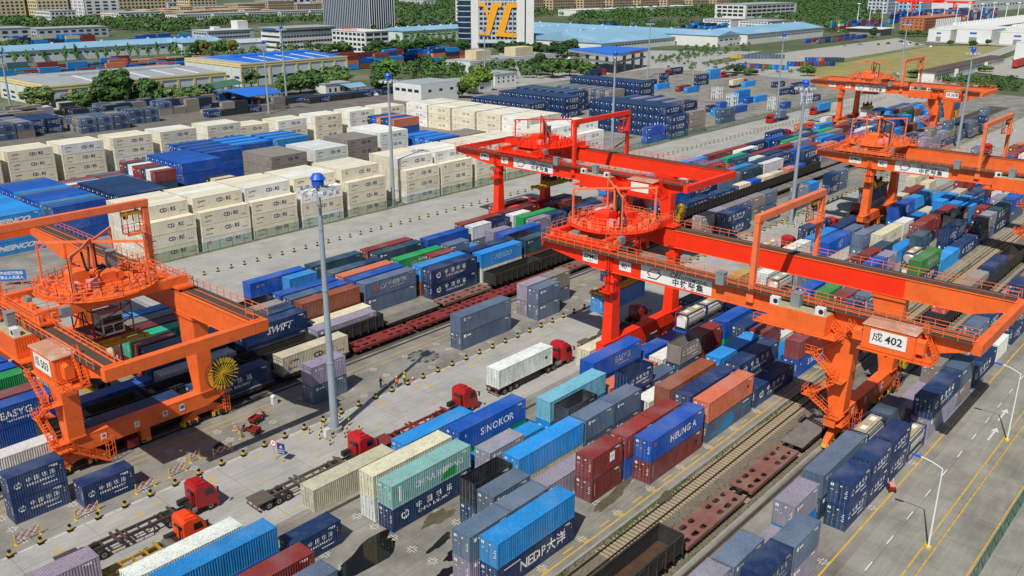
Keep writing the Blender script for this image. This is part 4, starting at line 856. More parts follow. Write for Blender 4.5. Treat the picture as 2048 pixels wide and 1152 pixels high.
# maintenance portal
b = MB()
b.hexa([(-.45,12.7,17.4),(.35,12.7,17.4),(.35,13.4,17.4),(-.45,13.4,17.4),(-.4,12.75,28.3),(.4,12.75,28.3),(.4,13.35,28.3),(-.4,13.35,28.3)]); b.box(19.6, 12.75, 18.4, 20.4, 13.35, 28.3)
b.box(-.45, 12.65, 27.6, 20.45, 13.45, 28.5); b.box(-.47, 12.9, 27.45, 20.4, 13.2, 27.6); b.box(-.5, 12.55, 16.6, .02, 13.55, 18.2)
for s in (0, 1): x = .4 if s == 0 else 19.6; b.beam((x, 13.05, 26.6), (x+(1.2 if s == 0 else -1.2), 13.05, 27.6), .2, .25)
CR['portal'] = b.mesh('maintenance_portal', [M_CRANE])
b = MB(); b.box(16.6, 12.8, 26.7, 18.9, 13.3, 27.2, 0); b.tube((16.9, 13.0, 26.5), (17.4, 13.0, 26.5), .3, 10, 1); b.beam((18.2, 13.0, 26.7), (18.2, 13.0, 25.8), .1, .1, 1); CR['hoist'] = b.mesh('hoist', [M_SPREAD, M_DARK])
b = MB(); b.box(16.9, 12.2, 24.0, 19.5, 13.9, 24.1); b.rail([(16.9, 12.2, 24.1), (19.5, 12.2, 24.1), (19.5, 13.9, 24.1), (16.9, 13.9, 24.1), (16.9, 12.2, 24.1)], step=.9)
for x in (16.95, 19.4): b.beam((x, 12.25, 24), (x, 12.25, 27.4), .1, .1); b.beam((x, 13.85, 24), (x, 13.85, 27.4), .1, .1)
for k in range(22): b.beam((19.0, 12.5, 18.6+k*.25), (19.45, 12.5, 18.6+k*.25), .04, .04)
for x in (19.0, 19.45): b.beam((x, 12.5, 18.5), (x, 12.5, 24), .06, .06)
for k in range(6): b.beam((18.9, 12.3, 18.9+k*.95), (19.5, 12.3, 18.9+k*.95), .05, .05); b.beam((18.9, 12.3, 18.9+k*.95), (18.9, 12.6, 18.9+k*.95), .05, .05)
CR['hoistplat'] = b.mesh('hoist_platform', [M_CRANE])
# electrical house on the outside of the near girder
def ribbed(b, x0, y0, z0, x1, y1, z1, m=0, n=28):
    b.box(x0+.03, y0, z0, x1, y1, z1, m)
    for k in range(n):
        y = y0+(y1-y0)*(k+.5)/n; b.box(x0, y-(y1-y0)/n*.3, z0+.08, x0+.04, y+(y1-y0)/n*.3, z1-.08, m)
    for k in range(9):
        x = x0+(x1-x0)*(k+.5)/9; b.box(x-.09, y0-.03, z0+.08, x+.09, y0, z1-.08, m)
b = MB(); ribbed(b, -2.9, 1.6, 15.5, -.15, 9.3, 18.0); b.box(-3.1, 1.2, 15.3, -.1, 9.7, 15.45); b.rail([(-3.1, .2, 15.4), (-.3, .2, 15.4)]); b.box(-3.1, .1, 15.32, -.1, 1.2, 15.4); b.box(-3.1, 9.7, 15.3, -.1, 11, 15.4); b.rail([(-3.1, 11, 15.4), (-3.1, 9.7, 15.4)])
for y in (2.2, 4.5, 7, 9): b.beam((-2.9, y, 15.1), (0, y, 15.1), .25, .3)
CR['ehouse'] = b.mesh('electrical_house', [M_CRANE])
b = MB(); b.box(-2.8, 1.7, 18.0, -.2, 9.2, 18.05); CR['eroof'] = b.mesh('house_roof', [M_WALK])
b = MB(); b.box(0, 0, 0, .75, 1.15, .95); b.tube((-.03, .4, .48), (0, .4, .48), .32, 14, 1); CR['ac'] = b.mesh('air_conditioner', [mat('ac_white', '#d5d8d8', .45, .06), M_DARK])
b = MB(); b.box(0, 0, 0, 1.0, 1.2, 1.7); b.box(-.05, -.05, 1.7, 1.05, 1.25, 1.78); CR['cabinet'] = b.mesh('cabinet', [M_GREYBOX])
# number house
b = MB(); ribbed(b, -2.9, -9.0, 15.5, -.15, -3.0, 18.5, n=24); b.box(-3.1, -11.2, 15.25, -.1, -2.6, 15.4); b.rail([(-3.1, -9.2, 15.4), (-3.1, -11.2, 15.4), (-.3, -11.2, 15.4)], step=.8)
b.prism([(-2.2, 16.2), (-1.2, 16.2), (-1.2, 17.4), (-1.7, 17.9), (-2.2, 17.6)], 'y', -10.0, -9.0); b.prism([(-2.2, 16.0), (-1.0, 16.0), (-1.0, 17.0), (-1.6, 17.5), (-2.2, 17.2)], 'y', -3.0, -1.6)
stair(b, (-.6, -11.0, 15.4), (-.6, -9.4, 18.5), .7, 9, (1,0,0)); b.rail([(-.9, -9.2, 18.5), (-.2, -9.2, 18.5)])
for y in (-8.5, -6, -3.5): b.beam((-2.9, y, 15.1), (0, y, 15.1), .25, .3)
CR['nhouse'] = b.mesh('number_house', [M_CRANE])
b = MB(); b.hexa([(-3.05,-9.15,18.5),(-.1,-9.15,18.5),(-.1,-2.85,18.5),(-3.05,-2.85,18.5),(-3.0,-9.1,18.62),(-.15,-9.1,18.72),(-.15,-2.9,18.72),(-3.0,-2.9,18.62)]); CR['nroof'] = b.mesh('house_roof', [M_RUSTROOF])
# stair tower on the right near leg
b = MB(); pts = [(15.35, -.2), (12.4, 3.4), (9.4, -.2), (6.6, 3.2), (4.4, -.4)]
for (za, ya), (zb_, yb) in zip(pts, pts[1:]): stair(b, (-1.3, yb, zb_), (-1.3, ya, za), .7, 10, (1,0,0))
for z, y in pts[1:]: b.box(-1.8, y-.8, z-.06, .3, y+.8, z); b.rail([(-1.8, y-.8, z), (-1.8, y+.8, z)], step=.8); b.rail([(-1.8, y+.8, z), (.2, y+.8, z)], step=.8)
stair(b, (4.2, -1.35, .4), (-.3, -1.35, 3.6), .7, 9); b.box(-1.8, -1.8, 3.55, .3, -.9, 3.62); b.rail([(-1.8, -1.8, 3.6), (.3, -1.8, 3.6)], step=.7)
for (x, y) in ((4.3, -1.75), (5.1, -1.75), (4.3, -.95), (5.1, -.95)): b.beam((x, y, .3), (x, y, 3.4), .07, .07)
for z in (.8, 1.6, 2.4, 3.3): b.beam((4.3, -1.75, z), (5.1, -1.75, z+.4), .05, .05); b.beam((4.3, -.95, z), (4.3, -1.75, z), .05, .05)
CR['stairs'] = b.mesh('stairway', [M_CRANE])
b = MB(); stair(b, (-.6, .6, 15.4), (-.6, 3.9, 18.4), .7, 11, (1,0,0)); stair(b, (-.9, -2.4, 15.4), (-.9, -.6, 17.0), .7, 7, (1,0,0)); CR['stairs2'] = b.mesh('stairway', [M_CRANE])
# ladder up the left leg
b = MB()
for x in (-.42, -.42): 
    for y in (35.8, 36.3): b.beam((x, y, 11.5), (x, y, 18.4), .06, .06)
for k in range(26): b.beam((-.42, 35.8, 11.6+k*.26), (-.42, 36.3, 11.6+k*.26), .04, .04)
b.box(-1.3, 35.0, 12.6, .2, 37.0, 12.7); b.rail([(.2, 35.0, 12.7), (-1.3, 35.0, 12.7), (-1.3, 37.0, 12.7)], step=.7); CR['ladder'] = b.mesh('ladder', [M_CRANE])
# cable reel
b = MB(); N_ = 36
for r_, w_ in ((2.35, .07), (1.55, .05)):
    for k in range(N_):
        a0, a1 = 2*math.pi*k/N_, 2*math.pi*(k+1)/N_
        for y in (-.22, .22): b.beam((r_*math.cos(a0), y, r_*math.sin(a0)), (r_*math.cos(a1), y, r_*math.sin(a1)), w_, w_, 1 if r_ > 2 else 1)
for k in range(24):
    a = 2*math.pi*k/24
    for y in (-.22, .22): b.beam((.15*math.cos(a), y*.6, .15*math.sin(a)), (2.32*math.cos(a), y, 2.32*math.sin(a)), .09 if k % 2 == 0 else .05, .05, 0, (0,1,0))
b.tube((0, -.4, 0), (0, 1.2, 0), .3, 12, 2); b.tube((0, -.1, 0), (0, .1, 0), 1.35, 24, 3)
CR['reel'] = b.mesh('cable_reel', [M_STRIPE_Y, M_DARK, M_ORTXT, mat('cable_coil', '#2b2420', .7, .2)])
b = MB()
for x in (-.35, .35):
    for y in (-.3, .3): b.beam((x, y, -6.2), (x, y, -1.6), .07, .07)
for k in range(8): b.beam((-.35, -.3, -6+k*.55), (.35, -.3, -6+k*.55), .05, .05); b.beam((-.35, -.3, -6+k*.55), (-.35, .3, -6+k*.55), .05, .05)
CR['reelladder'] = b.mesh('reel_ladder', [M_CRANE])
# signs
def board(w_, h_, m): b = MB(); b.box(-.06, -w_/2, -h_/2, -.03, w_/2, h_/2); return b.mesh('sign_board', [m])
CR['b_co'] = board(11.6, 2.25, M_SIGN); CR['b_mk'] = board(2.8, 1.5, M_SIGN); CR['b_cap'] = board(2.1, 1.45, M_SIGN); CR['b_no'] = board(4.2, 1.85, M_SIGN); CR['b_warn'] = board(.7, .85, M_SIGN)
def side_text(parts):     # text on a face looking towards -X; reads from +Y to -Y
    bm = bmesh.new(); mats = []
    for body, cy, cz, size, mt, kw in parts:
        tmp = bmesh.new()
        if not isinstance(body, str): tmp.faces.new([tmp.verts.new((x*size, y*size, 0)) for x, y in body])
        else: me = text_mesh(body, size, **kw); tmp.from_mesh(me); bpy.data.meshes.remove(me)
        if mt not in mats: mats.append(mt)
        for f in tmp.faces: f.material_index = mats.index(mt)
        for v in tmp.verts: v.co = Vector((-.066, -(v.co.x)+cy, v.co.y+cz))
        me = bpy.data.meshes.new('t'); tmp.to_mesh(me); tmp.free(); bm.from_mesh(me); bpy.data.meshes.remove(me)
    bmesh.ops.recalc_face_normals(bm, faces=bm.faces); me = bpy.data.meshes.new('lettering'); bm.to_mesh(me); bm.free()
    for x in mats: me.materials.append(x)
    return me
arcR = [(-1.0,-.05),(-.35,.62),(.85,.62),(.85,.48),(-.28,.48),(-.78,-.02),(-.45,-.35),(-.62,-.42)]; arcB = [(-x, -y) for x, y in arcR]
T_CO = side_text([(arcR, 3.55, .02, 1.25, M_REDTXT, {}), (arcB, 3.55, -.02, 1.25, M_NAVYTXT, {}), ('CRI', .2, .5, 1.1, M_DARKTXT, dict(shear=.3, bold=.02)), ('NTERMODAL', -2.95, .4, .72, M_DARKTXT, dict(shear=.3, bold=.01)), ('中铁联集', -2.0, -.55, 1.15, M_DARKTXT, dict(bold=.03, space=1.25))])
T_MK = side_text([('ZPMC', 0, .15, .95, M_DARKTXT, dict(bold=.03)), ('振华重工', 0, -.5, .28, M_DARKTXT, {})]); T_CAP = side_text([('40', .2, 0, 1.05, M_DARKTXT, dict(bold=.02)), ('t', -.6, .25, .6, M_DARKTXT, dict(bold=.01))])
T_NO = {n: side_text([('成', 1.25, 0, 1.25, M_DARKTXT, dict(bold=.01)), (n, -.65, -.03, 1.35, M_DARKTXT, dict(bold=.03))]) for n in ('503', '501', '402', '401', '')if n}
T_WARN = side_text([(((-.3,-.25),(.3,-.25),(0,.3)), 0, .08, 1, M_YEL, {})]); T_WARNB = side_text([(((-.28,-.2),(.28,-.2),(.28,.3),(-.28,.3)), 0, .05, 1, M_SIGNB, {})]); T_WARNR = side_text([(((-.2,-.1),(.2,-.1),(.2,.25),(-.2,.25)), 0, .05, 1, M_REDTXT, {}), (((-.3,-.35),(.3,-.35),(.3,-.25),(-.3,-.25)), 0, 0, 1, M_REDTXT, {})])
# trolley with slewing turntable; local origin: centre between the girders at girder top
TR = {}
b = MB()
for y in (-5.2, 4.2): b.box(-9.6, y, .35, 9.6, y+1.0, 1.5)
for x in (-5.2, 4.2): b.box(x, -5.0, .45, x+1.0, 5.0, 1.5)
for s in (-1, 1):
    b.box(s*8.6-1.2, -6.6, .3, s*8.6+1.2, 6.2, .55); b.box(s*8.6-.5, -6.4, -.1, s*8.6+.5, -5.4, .5); b.box(s*8.6-.5, 5.0, -.1, s*8.6+.5, 6, .5)
NS = 24
for k in range(NS):
    a0, a1 = 2*math.pi*k/NS, 2*math.pi*(k+1)/NS
    for r0, r1, z in ((2.2, 7.4, 1.62),):
        b.hexa([(r0*math.cos(a0), r0*math.sin(a0), z), (r1*math.cos(a0), r1*math.sin(a0), z), (r1*math.cos(a1), r1*math.sin(a1), z), (r0*math.cos(a1), r0*math.sin(a1), z)] + [(r0*math.cos(a0), r0*math.sin(a0), z+.08), (r1*math.cos(a0), r1*math.sin(a0), z+.08), (r1*math.cos(a1), r1*math.sin(a1), z+.08), (r0*math.cos(a1), r0*math.sin(a1), z+.08)])
b.tube((0, 0, 1.7), (0, 0, 2.0), 4.6, 32); b.tube((0, 0, .2), (0, 0, 1.62), 4.3, 32)
b.box(-4.2, -3.4, 2.0, 4.4, 3.6, 2.15)
TR['deck'] = b.mesh('trolley', [M_CRANE])
b = MB()
for r_, z in ((7.3, 1.7), (4.5, 2.05), (5.9, 1.7)):
    pts = [(r_*math.cos(2*math.pi*k/20), r_*math.sin(2*math.pi*k/20), z) for k in range(21)]; b.rail(pts, step=1.2)
for s in (-1, 1): b.rail([(s*9.7, -6.4, .55), (s*9.7, 6.0, .55)], step=1.2); b.rail([(s*7.6, -6.4, .55), (s*9.7, -6.4, .55)], step=1.0); b.rail([(s*7.6, 6, .55), (s*9.7, 6, .55)], step=1)
b.rail([(-4.2, -5.2, 1.5), (-9.4, -5.2, 1.5)], step=1.2); b.rail([(4.2, 5.2, 1.5), (9.4, 5.2, 1.5)], step=1.2); b.rail([(-9.4, 5.2, 1.5), (-4.2, 5.2, 1.5)], step=1.2); b.rail([(4.2, -5.2, 1.5), (9.4, -5.2, 1.5)], step=1.2)
rj = random.Random(8)
for _ in range(60):     # brackets, junction boxes and lamps crowding the deck
    a = rj.uniform(0, 6.28); r_ = rj.uniform(4.4, 7.2); x, y = r_*math.cos(a), r_*math.sin(a); h = rj.uniform(.2, .9); s_ = rj.uniform(.1, .4); b.box(x-s_, y-s_, 1.7, x+s_, y+s_, 1.7+h)
for _ in range(22):
    s = rj.choice((-1, 1)); x = s*8.6+rj.uniform(-1, 1); y = rj.uniform(-6.2, 5.8); h = rj.uniform(.3, 1.0); b.box(x-.25, y-.3, .55, x+.25, y+.3, .55+h)
TR['rail'] = b.mesh('handrail', [M_CRANE])
b = MB()      # winches and motors
b.box(-3.4, -1.2, 2.15, -1.2, 1.0, 3.7); b.prism([(-3.4, 3.7), (-1.2, 3.7), (-1.6, 4.1), (-3.0, 4.1)], 'y', -1.2, 1.0); b.tube((-1.2, -.2, 3.2), (.2, -.2, 3.2), .55, 14); b.box(-.6, -2.6, 2.15, 1.8, -.8, 3.2); b.prism([(-.6, 3.2), (1.8, 3.2), (1.4, 3.6), (-.2, 3.6)], 'y', -2.6, -.8)
b.tube((-2.8, 1.4, 2.9), (-.8, 1.4, 2.9), .7, 16); b.tube((2.0, -2.6, 2.9), (2.0, -.6, 2.9), .6, 14); b.box(1.2, .8, 2.15, 3.2, 2.6, 2.9)
TR['winch'] = b.mesh('hoist_winch', [M_CRANE])
b = MB(); b.tube((-.6, .3, 3.0), (1.4, .3, 3.0), .85, 20, 0); 
for k in range(5): b.tube((-.4+.4*k, .3, 3.0), (-.3+.4*k, .3, 3.0), .92, 20, 0)
b.box(-2.2, -3.3, 2.15, -.9, -2.2, 3.2, 1); b.box(-4.0, -2.6, 2.15, -3.0, -1.4, 3.1, 1)
TR['drum'] = b.mesh('rope_drum', [M_ROPE, M_PINK])
b = MB(); b.box(2.0, .2, 3.0, 3.1, 1.3, 5.3); b.box(1.9, .1, 5.3, 3.2, 1.4, 5.4); b.box(-7.2, -6.4, .6, -6.0, -5.6, 1.8); b.box(-8.2, 1.0, .6, -7.6, 2.2, 1.6); TR['cab1'] = b.mesh('control_cabinet', [M_GREYBOX])
b = MB(); hw = 4.7; zt = 7.2
for sx in (-1, 1):
    for sy in (-1, 1): b.beam((sx*hw, sy*hw, 1.5), (sx*hw, sy*hw, zt), .24, .24); b.beam((sx*hw, sy*hw, zt-1.2), (sx*(hw-.85), sy*(hw-.85), zt), .14, .14)
b.beam((-hw, hw, zt), (hw, -hw, zt), .26, .3); b.beam((-hw, -hw, zt-.01), (hw, hw, zt-.01), .24, .28); b.beam((0, 0, 2.1), (0, 0, zt+.4), .35, .35); b.beam((0, 0, zt+.4), (-2.4, -2.4, zt), .16, .2)
TR['portal'] = b.mesh('cable_portal', [M_CRANE])
b = MB(); b.beam((-hw, -hw+.2, 2), (-hw, -hw+.2, zt-.3), .3, .3); b.beam((-hw, -hw+.2, zt-.25), (-.5, -.4, zt+.1), .32, .2); b.beam((.35, .3, 3), (.35, .3, zt), .35, .35)
for k in range(10):
    t0, t1 = k/10, (k+1)/10; f_ = lambda t: Vector((-.6-1.6*t, -.6-1.6*t, zt-.4-2.8*math.sin(math.pi*t))); b.beam(f_(t0), f_(t1), .2, .25)
TR['cable'] = b.mesh('cable_chain', [M_ROPE])
b = MB(); b.box(-1.5, -3.2, -4.4, 1.3, -.8, -1.6, 0); b.box(-1.3, -3.24, -4.1, -.2, -3.2, -3.1, 1); b.box(.0, -3.24, -4.1, 1.1, -3.2, -3.1, 1); b.box(-1.3, -3.24, -2.9, 1.1, -3.2, -2.0, 1); b.box(-1.54, -3.0, -4.0, -1.5, -1.0, -2.2, 1); b.box(-1.6, -3.3, -1.62, 1.4, -.7, -1.5, 0)
TR['cab'] = b.mesh('operator_cab', [M_CABW, M_GLASS])
b = MB()
for x in (-2.6, 2.4):
    for y in (-3.4, -.4, 3.0): b.beam((x, y, -4.6), (x, y, .4), .14, .14)
for z in (-4.6, -2.6, -.8):
    b.beam((-2.6, -3.4, z), (2.4, -3.4, z), .12, .12); b.beam((-2.6, -3.4, z), (-2.6, 3.0, z), .12, .12); b.beam((2.4, -3.4, z), (2.4, 3.0, z), .12, .12)
b.beam((-2.6, -3.4, -4.6), (-2.6, -.4, -.8), .1, .1); b.beam((-2.6, 3, -4.6), (-2.6, -.4, -.8), .1, .1); b.beam((-2.6, -3.4, -2.6), (2.4, -3.4, -.8), .1, .1); b.beam((-2.6, -3.4, -4.6), (2.4, -3.4, -2.6), .1, .1); b.box(-2.6, -3.6, -4.7, 2.4, 3.0, -4.62)
TR['cabframe'] = b.mesh('cab_frame', [mat('cab_frame_paint', '#7c3a22', .6, .2)])
def spreader_mesh(Ls=12.1):
    b = MB(); b.box(-Ls/2, -1.15, .1, -Ls/2+.35, 1.15, .55); b.box(Ls/2-.35, -1.15, .1, Ls/2, 1.15, .55)
    for y in (-.85, .85): b.box(-Ls/2+.3, y-.2, .15, Ls/2-.3, y+.2, .6)
    b.box(-3.4, -1.1, .1, 3.4, 1.1, .75); b.box(-2.6, -1.0, .75, 2.6, 1.0, 1.25)
    for x in (-2.2, 2.2):
        for y in (-.7, .7): b.tube((x, y-.18, 1.9), (x, y+.18, 1.9), .55, 14, 1); b.box(x-.15, y-.3, 1.2, x+.15, y+.3, 1.9)
    for x in (-Ls/2+.1, Ls/2-.1):
        for y in (-1.15, 1.15): b.box(x-.25, y-.2, -.05, x+.25, y+.2, .7); b.beam((x, y, .6), (x+(.6 if x > 0 else -.6), y*1.25, .2), .12, .12)
    b.box(-1.4, -.6, 1.25, 1.4, .6, 1.9, 1); return b.mesh('spreader', [M_SPREAD, M_DARK])
TR['spreader'] = spreader_mesh(); TR['spreader20'] = spreader_mesh(6.0)
OR_, RED_ = lin('#e9692b'), lin('#f23410')
def crane(x0, yb, number, label, color, ty, sz, colorB=None, sp='spreader', sx=0.0, fresh=False):
    """x0: outer face of the near girder; yb: right rail; ty: trolley y (local); sz: world height of the spreader frame"""
    c = empty('gantry_crane', (x0, yb, 0)); tag(c, label, 'gantry crane', 'gantry cranes over the yard')
    cb = colorB or color; legcol = {0: color, 1: color}
    M2 = [M_CRANE, M_CRANE2] if number == '402' else None
    if number == '402':
        g1 = girder([(19.2, 49.0, 1)]).mesh('main_girder', M2); g2 = girder([(-1.0, 49.0, 1)]).mesh('main_girder', M2)
    else: g1 = g2 = CR['girder']
    ga = obj('main_girder', g1, c, color=cb); gb = obj('main_girder', g2, c, (17.4, 0, 0), color=cb)
    rc = lin('#e9784a') if not fresh else RED_
    obj('handrail', CR['railN'], ga, color=rc); obj('walkway', CR['walkN'], ga); obj('handrail', CR['railF'], gb, color=rc); obj('walkway', CR['walkF'], gb)
    obj('end_tie_beam', CR['tieR'], c, color=cb); obj('end_tie_beam', CR['tieL'], c, color=color)
    for x in XG: obj('leg', CR['legL'], c, (x, 0, 0), color=color); obj('leg', CR['legR'], c, (x, 0, 0), color=cb)
    for y, cc in ((0, cb), (36.2, color)):
        s = obj('sill_beam', CR['sill'], c, (0, y, 0), color=cc)
        for x in (1.2, 18.2): obj('bogie', CR['bogie'], s, (x, 0, 0), color=cc)
        obj('storm_brake', CR['lock'], s, color=cc)
        if y == 0:
            for x, t in ((4.3, T_WARNR), (8.6, T_WARN), (12.4, T_WARNR), (14.8, T_WARNB)):
                w_ = obj('warning_sign', CR['b_warn'], s, (x, -.75, 3.4), R(90)); e = obj('pictogram', t, s, (x, -.75, 3.4), R(90))
    obj('ladder', CR['ladder'], c, color=color)
    p = obj('maintenance_portal', CR['portal'], c, color=rc if not fresh else color); obj('hoist', CR['hoist'], p); obj('hoist_platform', CR['hoistplat'], p, color=rc)
    h = obj('electrical_house', CR['ehouse'], c, color=cb); obj('house_roof', CR['eroof'], h)
    for y in (8.0, 2.0): obj('air_conditioner', CR['ac'], h, (-2.7, y, 18.06))
    obj('cabinet', CR['cabinet'], h, (-1.9, 5.6, 18.06)); obj('cabinet', CR['cabinet'], c, (-1.35, 16.6, 18.3))
    h = obj('number_house', CR['nhouse'], c, color=cb); obj('house_roof', CR['nroof'], h)
    s = obj('number_board', CR['b_no'], h, (-2.9, -6.05, 17.2))
    if number in T_NO: obj('lettering', T_NO[number], s)
    obj('stairway', CR['stairs'], c, color=cb); obj('stairway', CR['stairs2'], c, color=cb)
    rl = obj('cable_reel', CR['reel'], c, (20.6, -1.7, 6.7)); obj('reel_ladder', CR['reelladder'], rl, (.6, .9, 0), color=cb)
    s = obj('company_sign', CR['b_co'], c, (-.02, 24.7, 17.05)); obj('lettering', T_CO, s)
    s = obj('capacity_sign', CR['b_cap'], c, (-.02, 33.3, 17.1)); obj('lettering', T_CAP, s)
    s = obj('maker_sign', CR['b_mk'], c, (-.02, 39.7, 17.15)); obj('lettering', T_MK, s)
    tc = color
    t = obj('trolley', TR['deck'], c, (CW/2, ty, 18.6), color=tc)
    obj('handrail', TR['rail'], t, color=rc); obj('hoist_winch', TR['winch'], t, color=tc); obj('rope_drum', TR['drum'], t); obj('control_cabinet', TR['cab1'], t); obj('cable_portal', TR['portal'], t, color=rc); obj('cable_chain', TR['cable'], t); obj('operator_cab', TR['cab'], t); obj('cab_frame', TR['cabframe'], t)
    obj('spreader', TR[sp], t, (sx, 0, sz-18.6))
    b = MB()
    for x in (-2.2, 2.2):
        for y in (-.7, .7):
            for d in (-.25, .25): b.beam((sx+x+d, y, sz-18.6+1.9), (x*.8+d, y*1.2, 1.6), .035, .035)
    b.build('hoist_rope', [M_ROPE], t)
    return c
M_CRANE2 = mat('crane_fresh_red', '#f23410', .45, .08, .3)
crane(35.7, 103.7, '503', 'weathered orange gantry crane at the left edge with a rusty number house', OR_, 7.3, 11.6, sx=-1.0)
crane(152.3, 103.7, '502', 'bright red gantry crane in the middle distance with a blank number board', RED_, 29.8, 9.6, sx=3.5, fresh=True)
crane(354.0, 103.7, '501', 'orange gantry crane farthest away at upper right, lifting a pale box', OR_, 28.5, 7.9, sp='spreader20')
crane(104.8, 37.0, '402', 'gantry crane in front, partly repainted red, partly orange', RED_, 42.4, 8.7, colorB=OR_, sx=2.2)
crane(207.9, 37.0, '401', 'orange gantry crane at right edge behind the partly red one', OR_, 38.6, 8.8, sx=2.0)
container(114.5+2.2-6.1, 37+42.4-1.22, 8.7-H, 'lb', 4, None, 'dry', 'hanging from the partly red crane', 'containers on cranes')
container(217.6+2-6.1, 37+38.6-1.22, 8.8-H, 'sl', 4, 'ID4', 'dry', 'hanging from the right-edge crane', 'containers on cranes')
container(363.7-3.03, 103.7+28.5-1.22, 7.9-H, 'wh', 2, None, 'dry', 'hanging from the farthest crane', 'containers on cranes')
# ------------------------------------------------------------------ rail wagons
M_WRED = mat('wagon_red', '#7e2a26', .75, .2, .8, dirt='#5a4a40', damt=.5, dscale=.7)
M_WBROWN = mat('wagon_rust', '#7d5348', .8, .25, .6, dirt='#7d7770', damt=.8, dscale=.5)
M_WDARK = mat('wagon_black', '#2e2c2a', .8, .3, .8, dirt='#4f463c', damt=.5, dscale=.6)
M_DECKW = mat('wagon_deck', '#75706a', .85, .3, .7, dirt='#5b4d3c', damt=.6)
WG = {}
def wagon_parts(kind_):
    d = {}; hw = 1.48; Ls = 12.6
    b = MB()
    if kind_ in ('skeleton', 'rust'):
        mt = [M_WRED if kind_ == 'skeleton' else M_WBROWN, M_DARK]; z0, z1 = .92, 1.1
        holes = [(-5.7, -4.7), (-4.2, -2.9), (-2.4, -1.3), (1.3, 2.4), (2.9, 4.2), (4.7, 5.7)]
        b.box(-Ls/2, -.42, z0, Ls/2, .42, z1)
        for s in (-1, 1): b.box(-Ls/2, s*1.28-.2, z0-.25, Ls/2, s*1.28+.2, z1+.002)
        x = -Ls/2
        for a, c in holes+[(Ls/2, Ls/2)]:
            for s in (-1, 1): b.box(x, min(s*.42, s*1.08), z0, a, max(s*.42, s*1.08), z1-.002)
            x = c
        for a, c in holes:
            for s in (-1, 1):
                for e, o in ((a, 1), (c, -1)):
                    for k, yy in enumerate((.42, 1.08)): b.face([(e, s*yy, z1-.002), (e+o*.28, s*yy, z1-.002), (e, s*(yy+(.22 if k == 0 else -.22)), z1-.002)])
                b.box((a+c)/2-.06, min(s*.42, s*1.08), z0-.3, (a+c)/2+.06, max(s*.42, s*1.08), z0-.1, 1)
        d['deck'] = b.mesh('deck', mt)
    elif kind_ == 'flat':
        b.box(-Ls/2, -hw, 1.08, Ls/2, hw, 1.18, 0)
        for k in range(42): x = -Ls/2+.3*k; b.box(x+.01, -hw+.02, 1.18, x+.285, hw-.02, 1.2, 0)
        for s in (-1, 1):
            b.prism([(-Ls/2, .85), (-4, .5), (4, .5), (Ls/2, .85), (Ls/2, 1.08), (-Ls/2, 1.08)], 'y', s*(hw-.12)-.06, s*(hw-.12)+.06, 1)
            for k in range(9): x = -5.6+1.4*k; b.box(x-.1, s*hw-.05, .8, x+.1, s*hw+.05, 1.15, 1)
        d['deck'] = b.mesh('deck', [M_DECKW, M_WDARK])
    else:
        Ls = 13.0; b.box(-Ls/2, -hw, 1.1, Ls/2, hw, 1.25, 1)
        for s in (-1, 1):
            b.box(-Ls/2, s*hw-.06, 1.2, Ls/2, s*hw+.06, 3.3, 0); b.box(-Ls/2, s*hw-.1, 3.2, Ls/2, s*hw+.1, 3.36, 0)
            for k in range(9):
                x = -Ls/2+.1+k*(Ls-.2)/8; b.prism([(x-.12, 1.0), (x+.12, 1.0), (x+.07, 3.25), (x-.07, 3.25)], 'y', min(s*(hw+.05), s*(hw+.19)), max(s*(hw+.05), s*(hw+.19)), 0)
                if k < 8 and k in (1, 2, 5, 6):
                    for q in (.35, .95): b.box(x+q, s*hw-.1, 1.4, x+q+.42, s*hw+.1, 2.2, 0)
                if k < 8: b.beam((x+.2, s*(hw+.07), 2.9), (x+1.4, s*(hw+.07), 2.9), .06, .3, 0)
            b.box(s*Ls/2-.06, -hw, 1.2, s*Ls/2+.06, hw, 3.3, 0); b.box(s*Ls/2-.09, -hw, 3.2, s*Ls/2+.09, hw, 3.36, 0)
            for k in range(3): b.box(s*(Ls/2+.06)-.08, -hw+.2, 1.5+k*.6, s*(Ls/2+.06)+.08, hw-.2, 1.7+k*.6, 0)
        d['body'] = b.mesh('body', [M_WDARK, M_FLOOR])
    b = MB(); b.box(-Ls/2-.1, -.25, .65, Ls/2+.1, .25, 1.0)
    for s in (-1, 1): b.box(s*(Ls/2)-.35, -.18, .7, s*(Ls/2)+.35, .18, .98); b.tube((s*(Ls/2+.2), -.3, .84), (s*(Ls/2+.2), .3, .84), .14, 8)
    for x in (-2, 2): b.box(x-.5, -.9, .4, x+.5, -.3, .8)
    d['underframe'] = b.mesh('underframe', [M_WDARK])
    b = MB()
    for s in (-1, 1):
        b.prism([(-1.3, .35), (-.7, .62), (.7, .62), (1.3, .35), (1.3, .6), (.8, .85), (-.8, .85), (-1.3, .6)], 'y', s*1.02-.12, s*1.02+.12, 0)
        for x in (-.9, .9): b.tube((x, s*.75-.07, .43), (x, s*.75+.07, .43), .42, 16, 1)
    b.box(-.25, -1.0, .5, .25, 1.0, .85); d['bogie'] = b.mesh('bogie', [M_WDARK, M_RAIL]); return d
for k in ('skeleton', 'rust', 'flat', 'gondola'): WG[k] = wagon_parts(k)
def wagon(kind_, x0, yc, zr, label):
    Ls = 13.0 if kind_ == 'gondola' else 12.6; t = empty('gondola_wagon' if kind_ == 'gondola' else 'flat_wagon', (x0+Ls/2, yc, zr)); tag(t, label, 'wagon', 'rail wagons on the yard tracks')
    for n, me in WG[kind_].items():
        if n == 'bogie':
            for s in (-1, 1): obj('bogie', me, t, (s*4.3, 0, 0))
        else: obj(n, me, t)
ZT = .04; ZS = .19
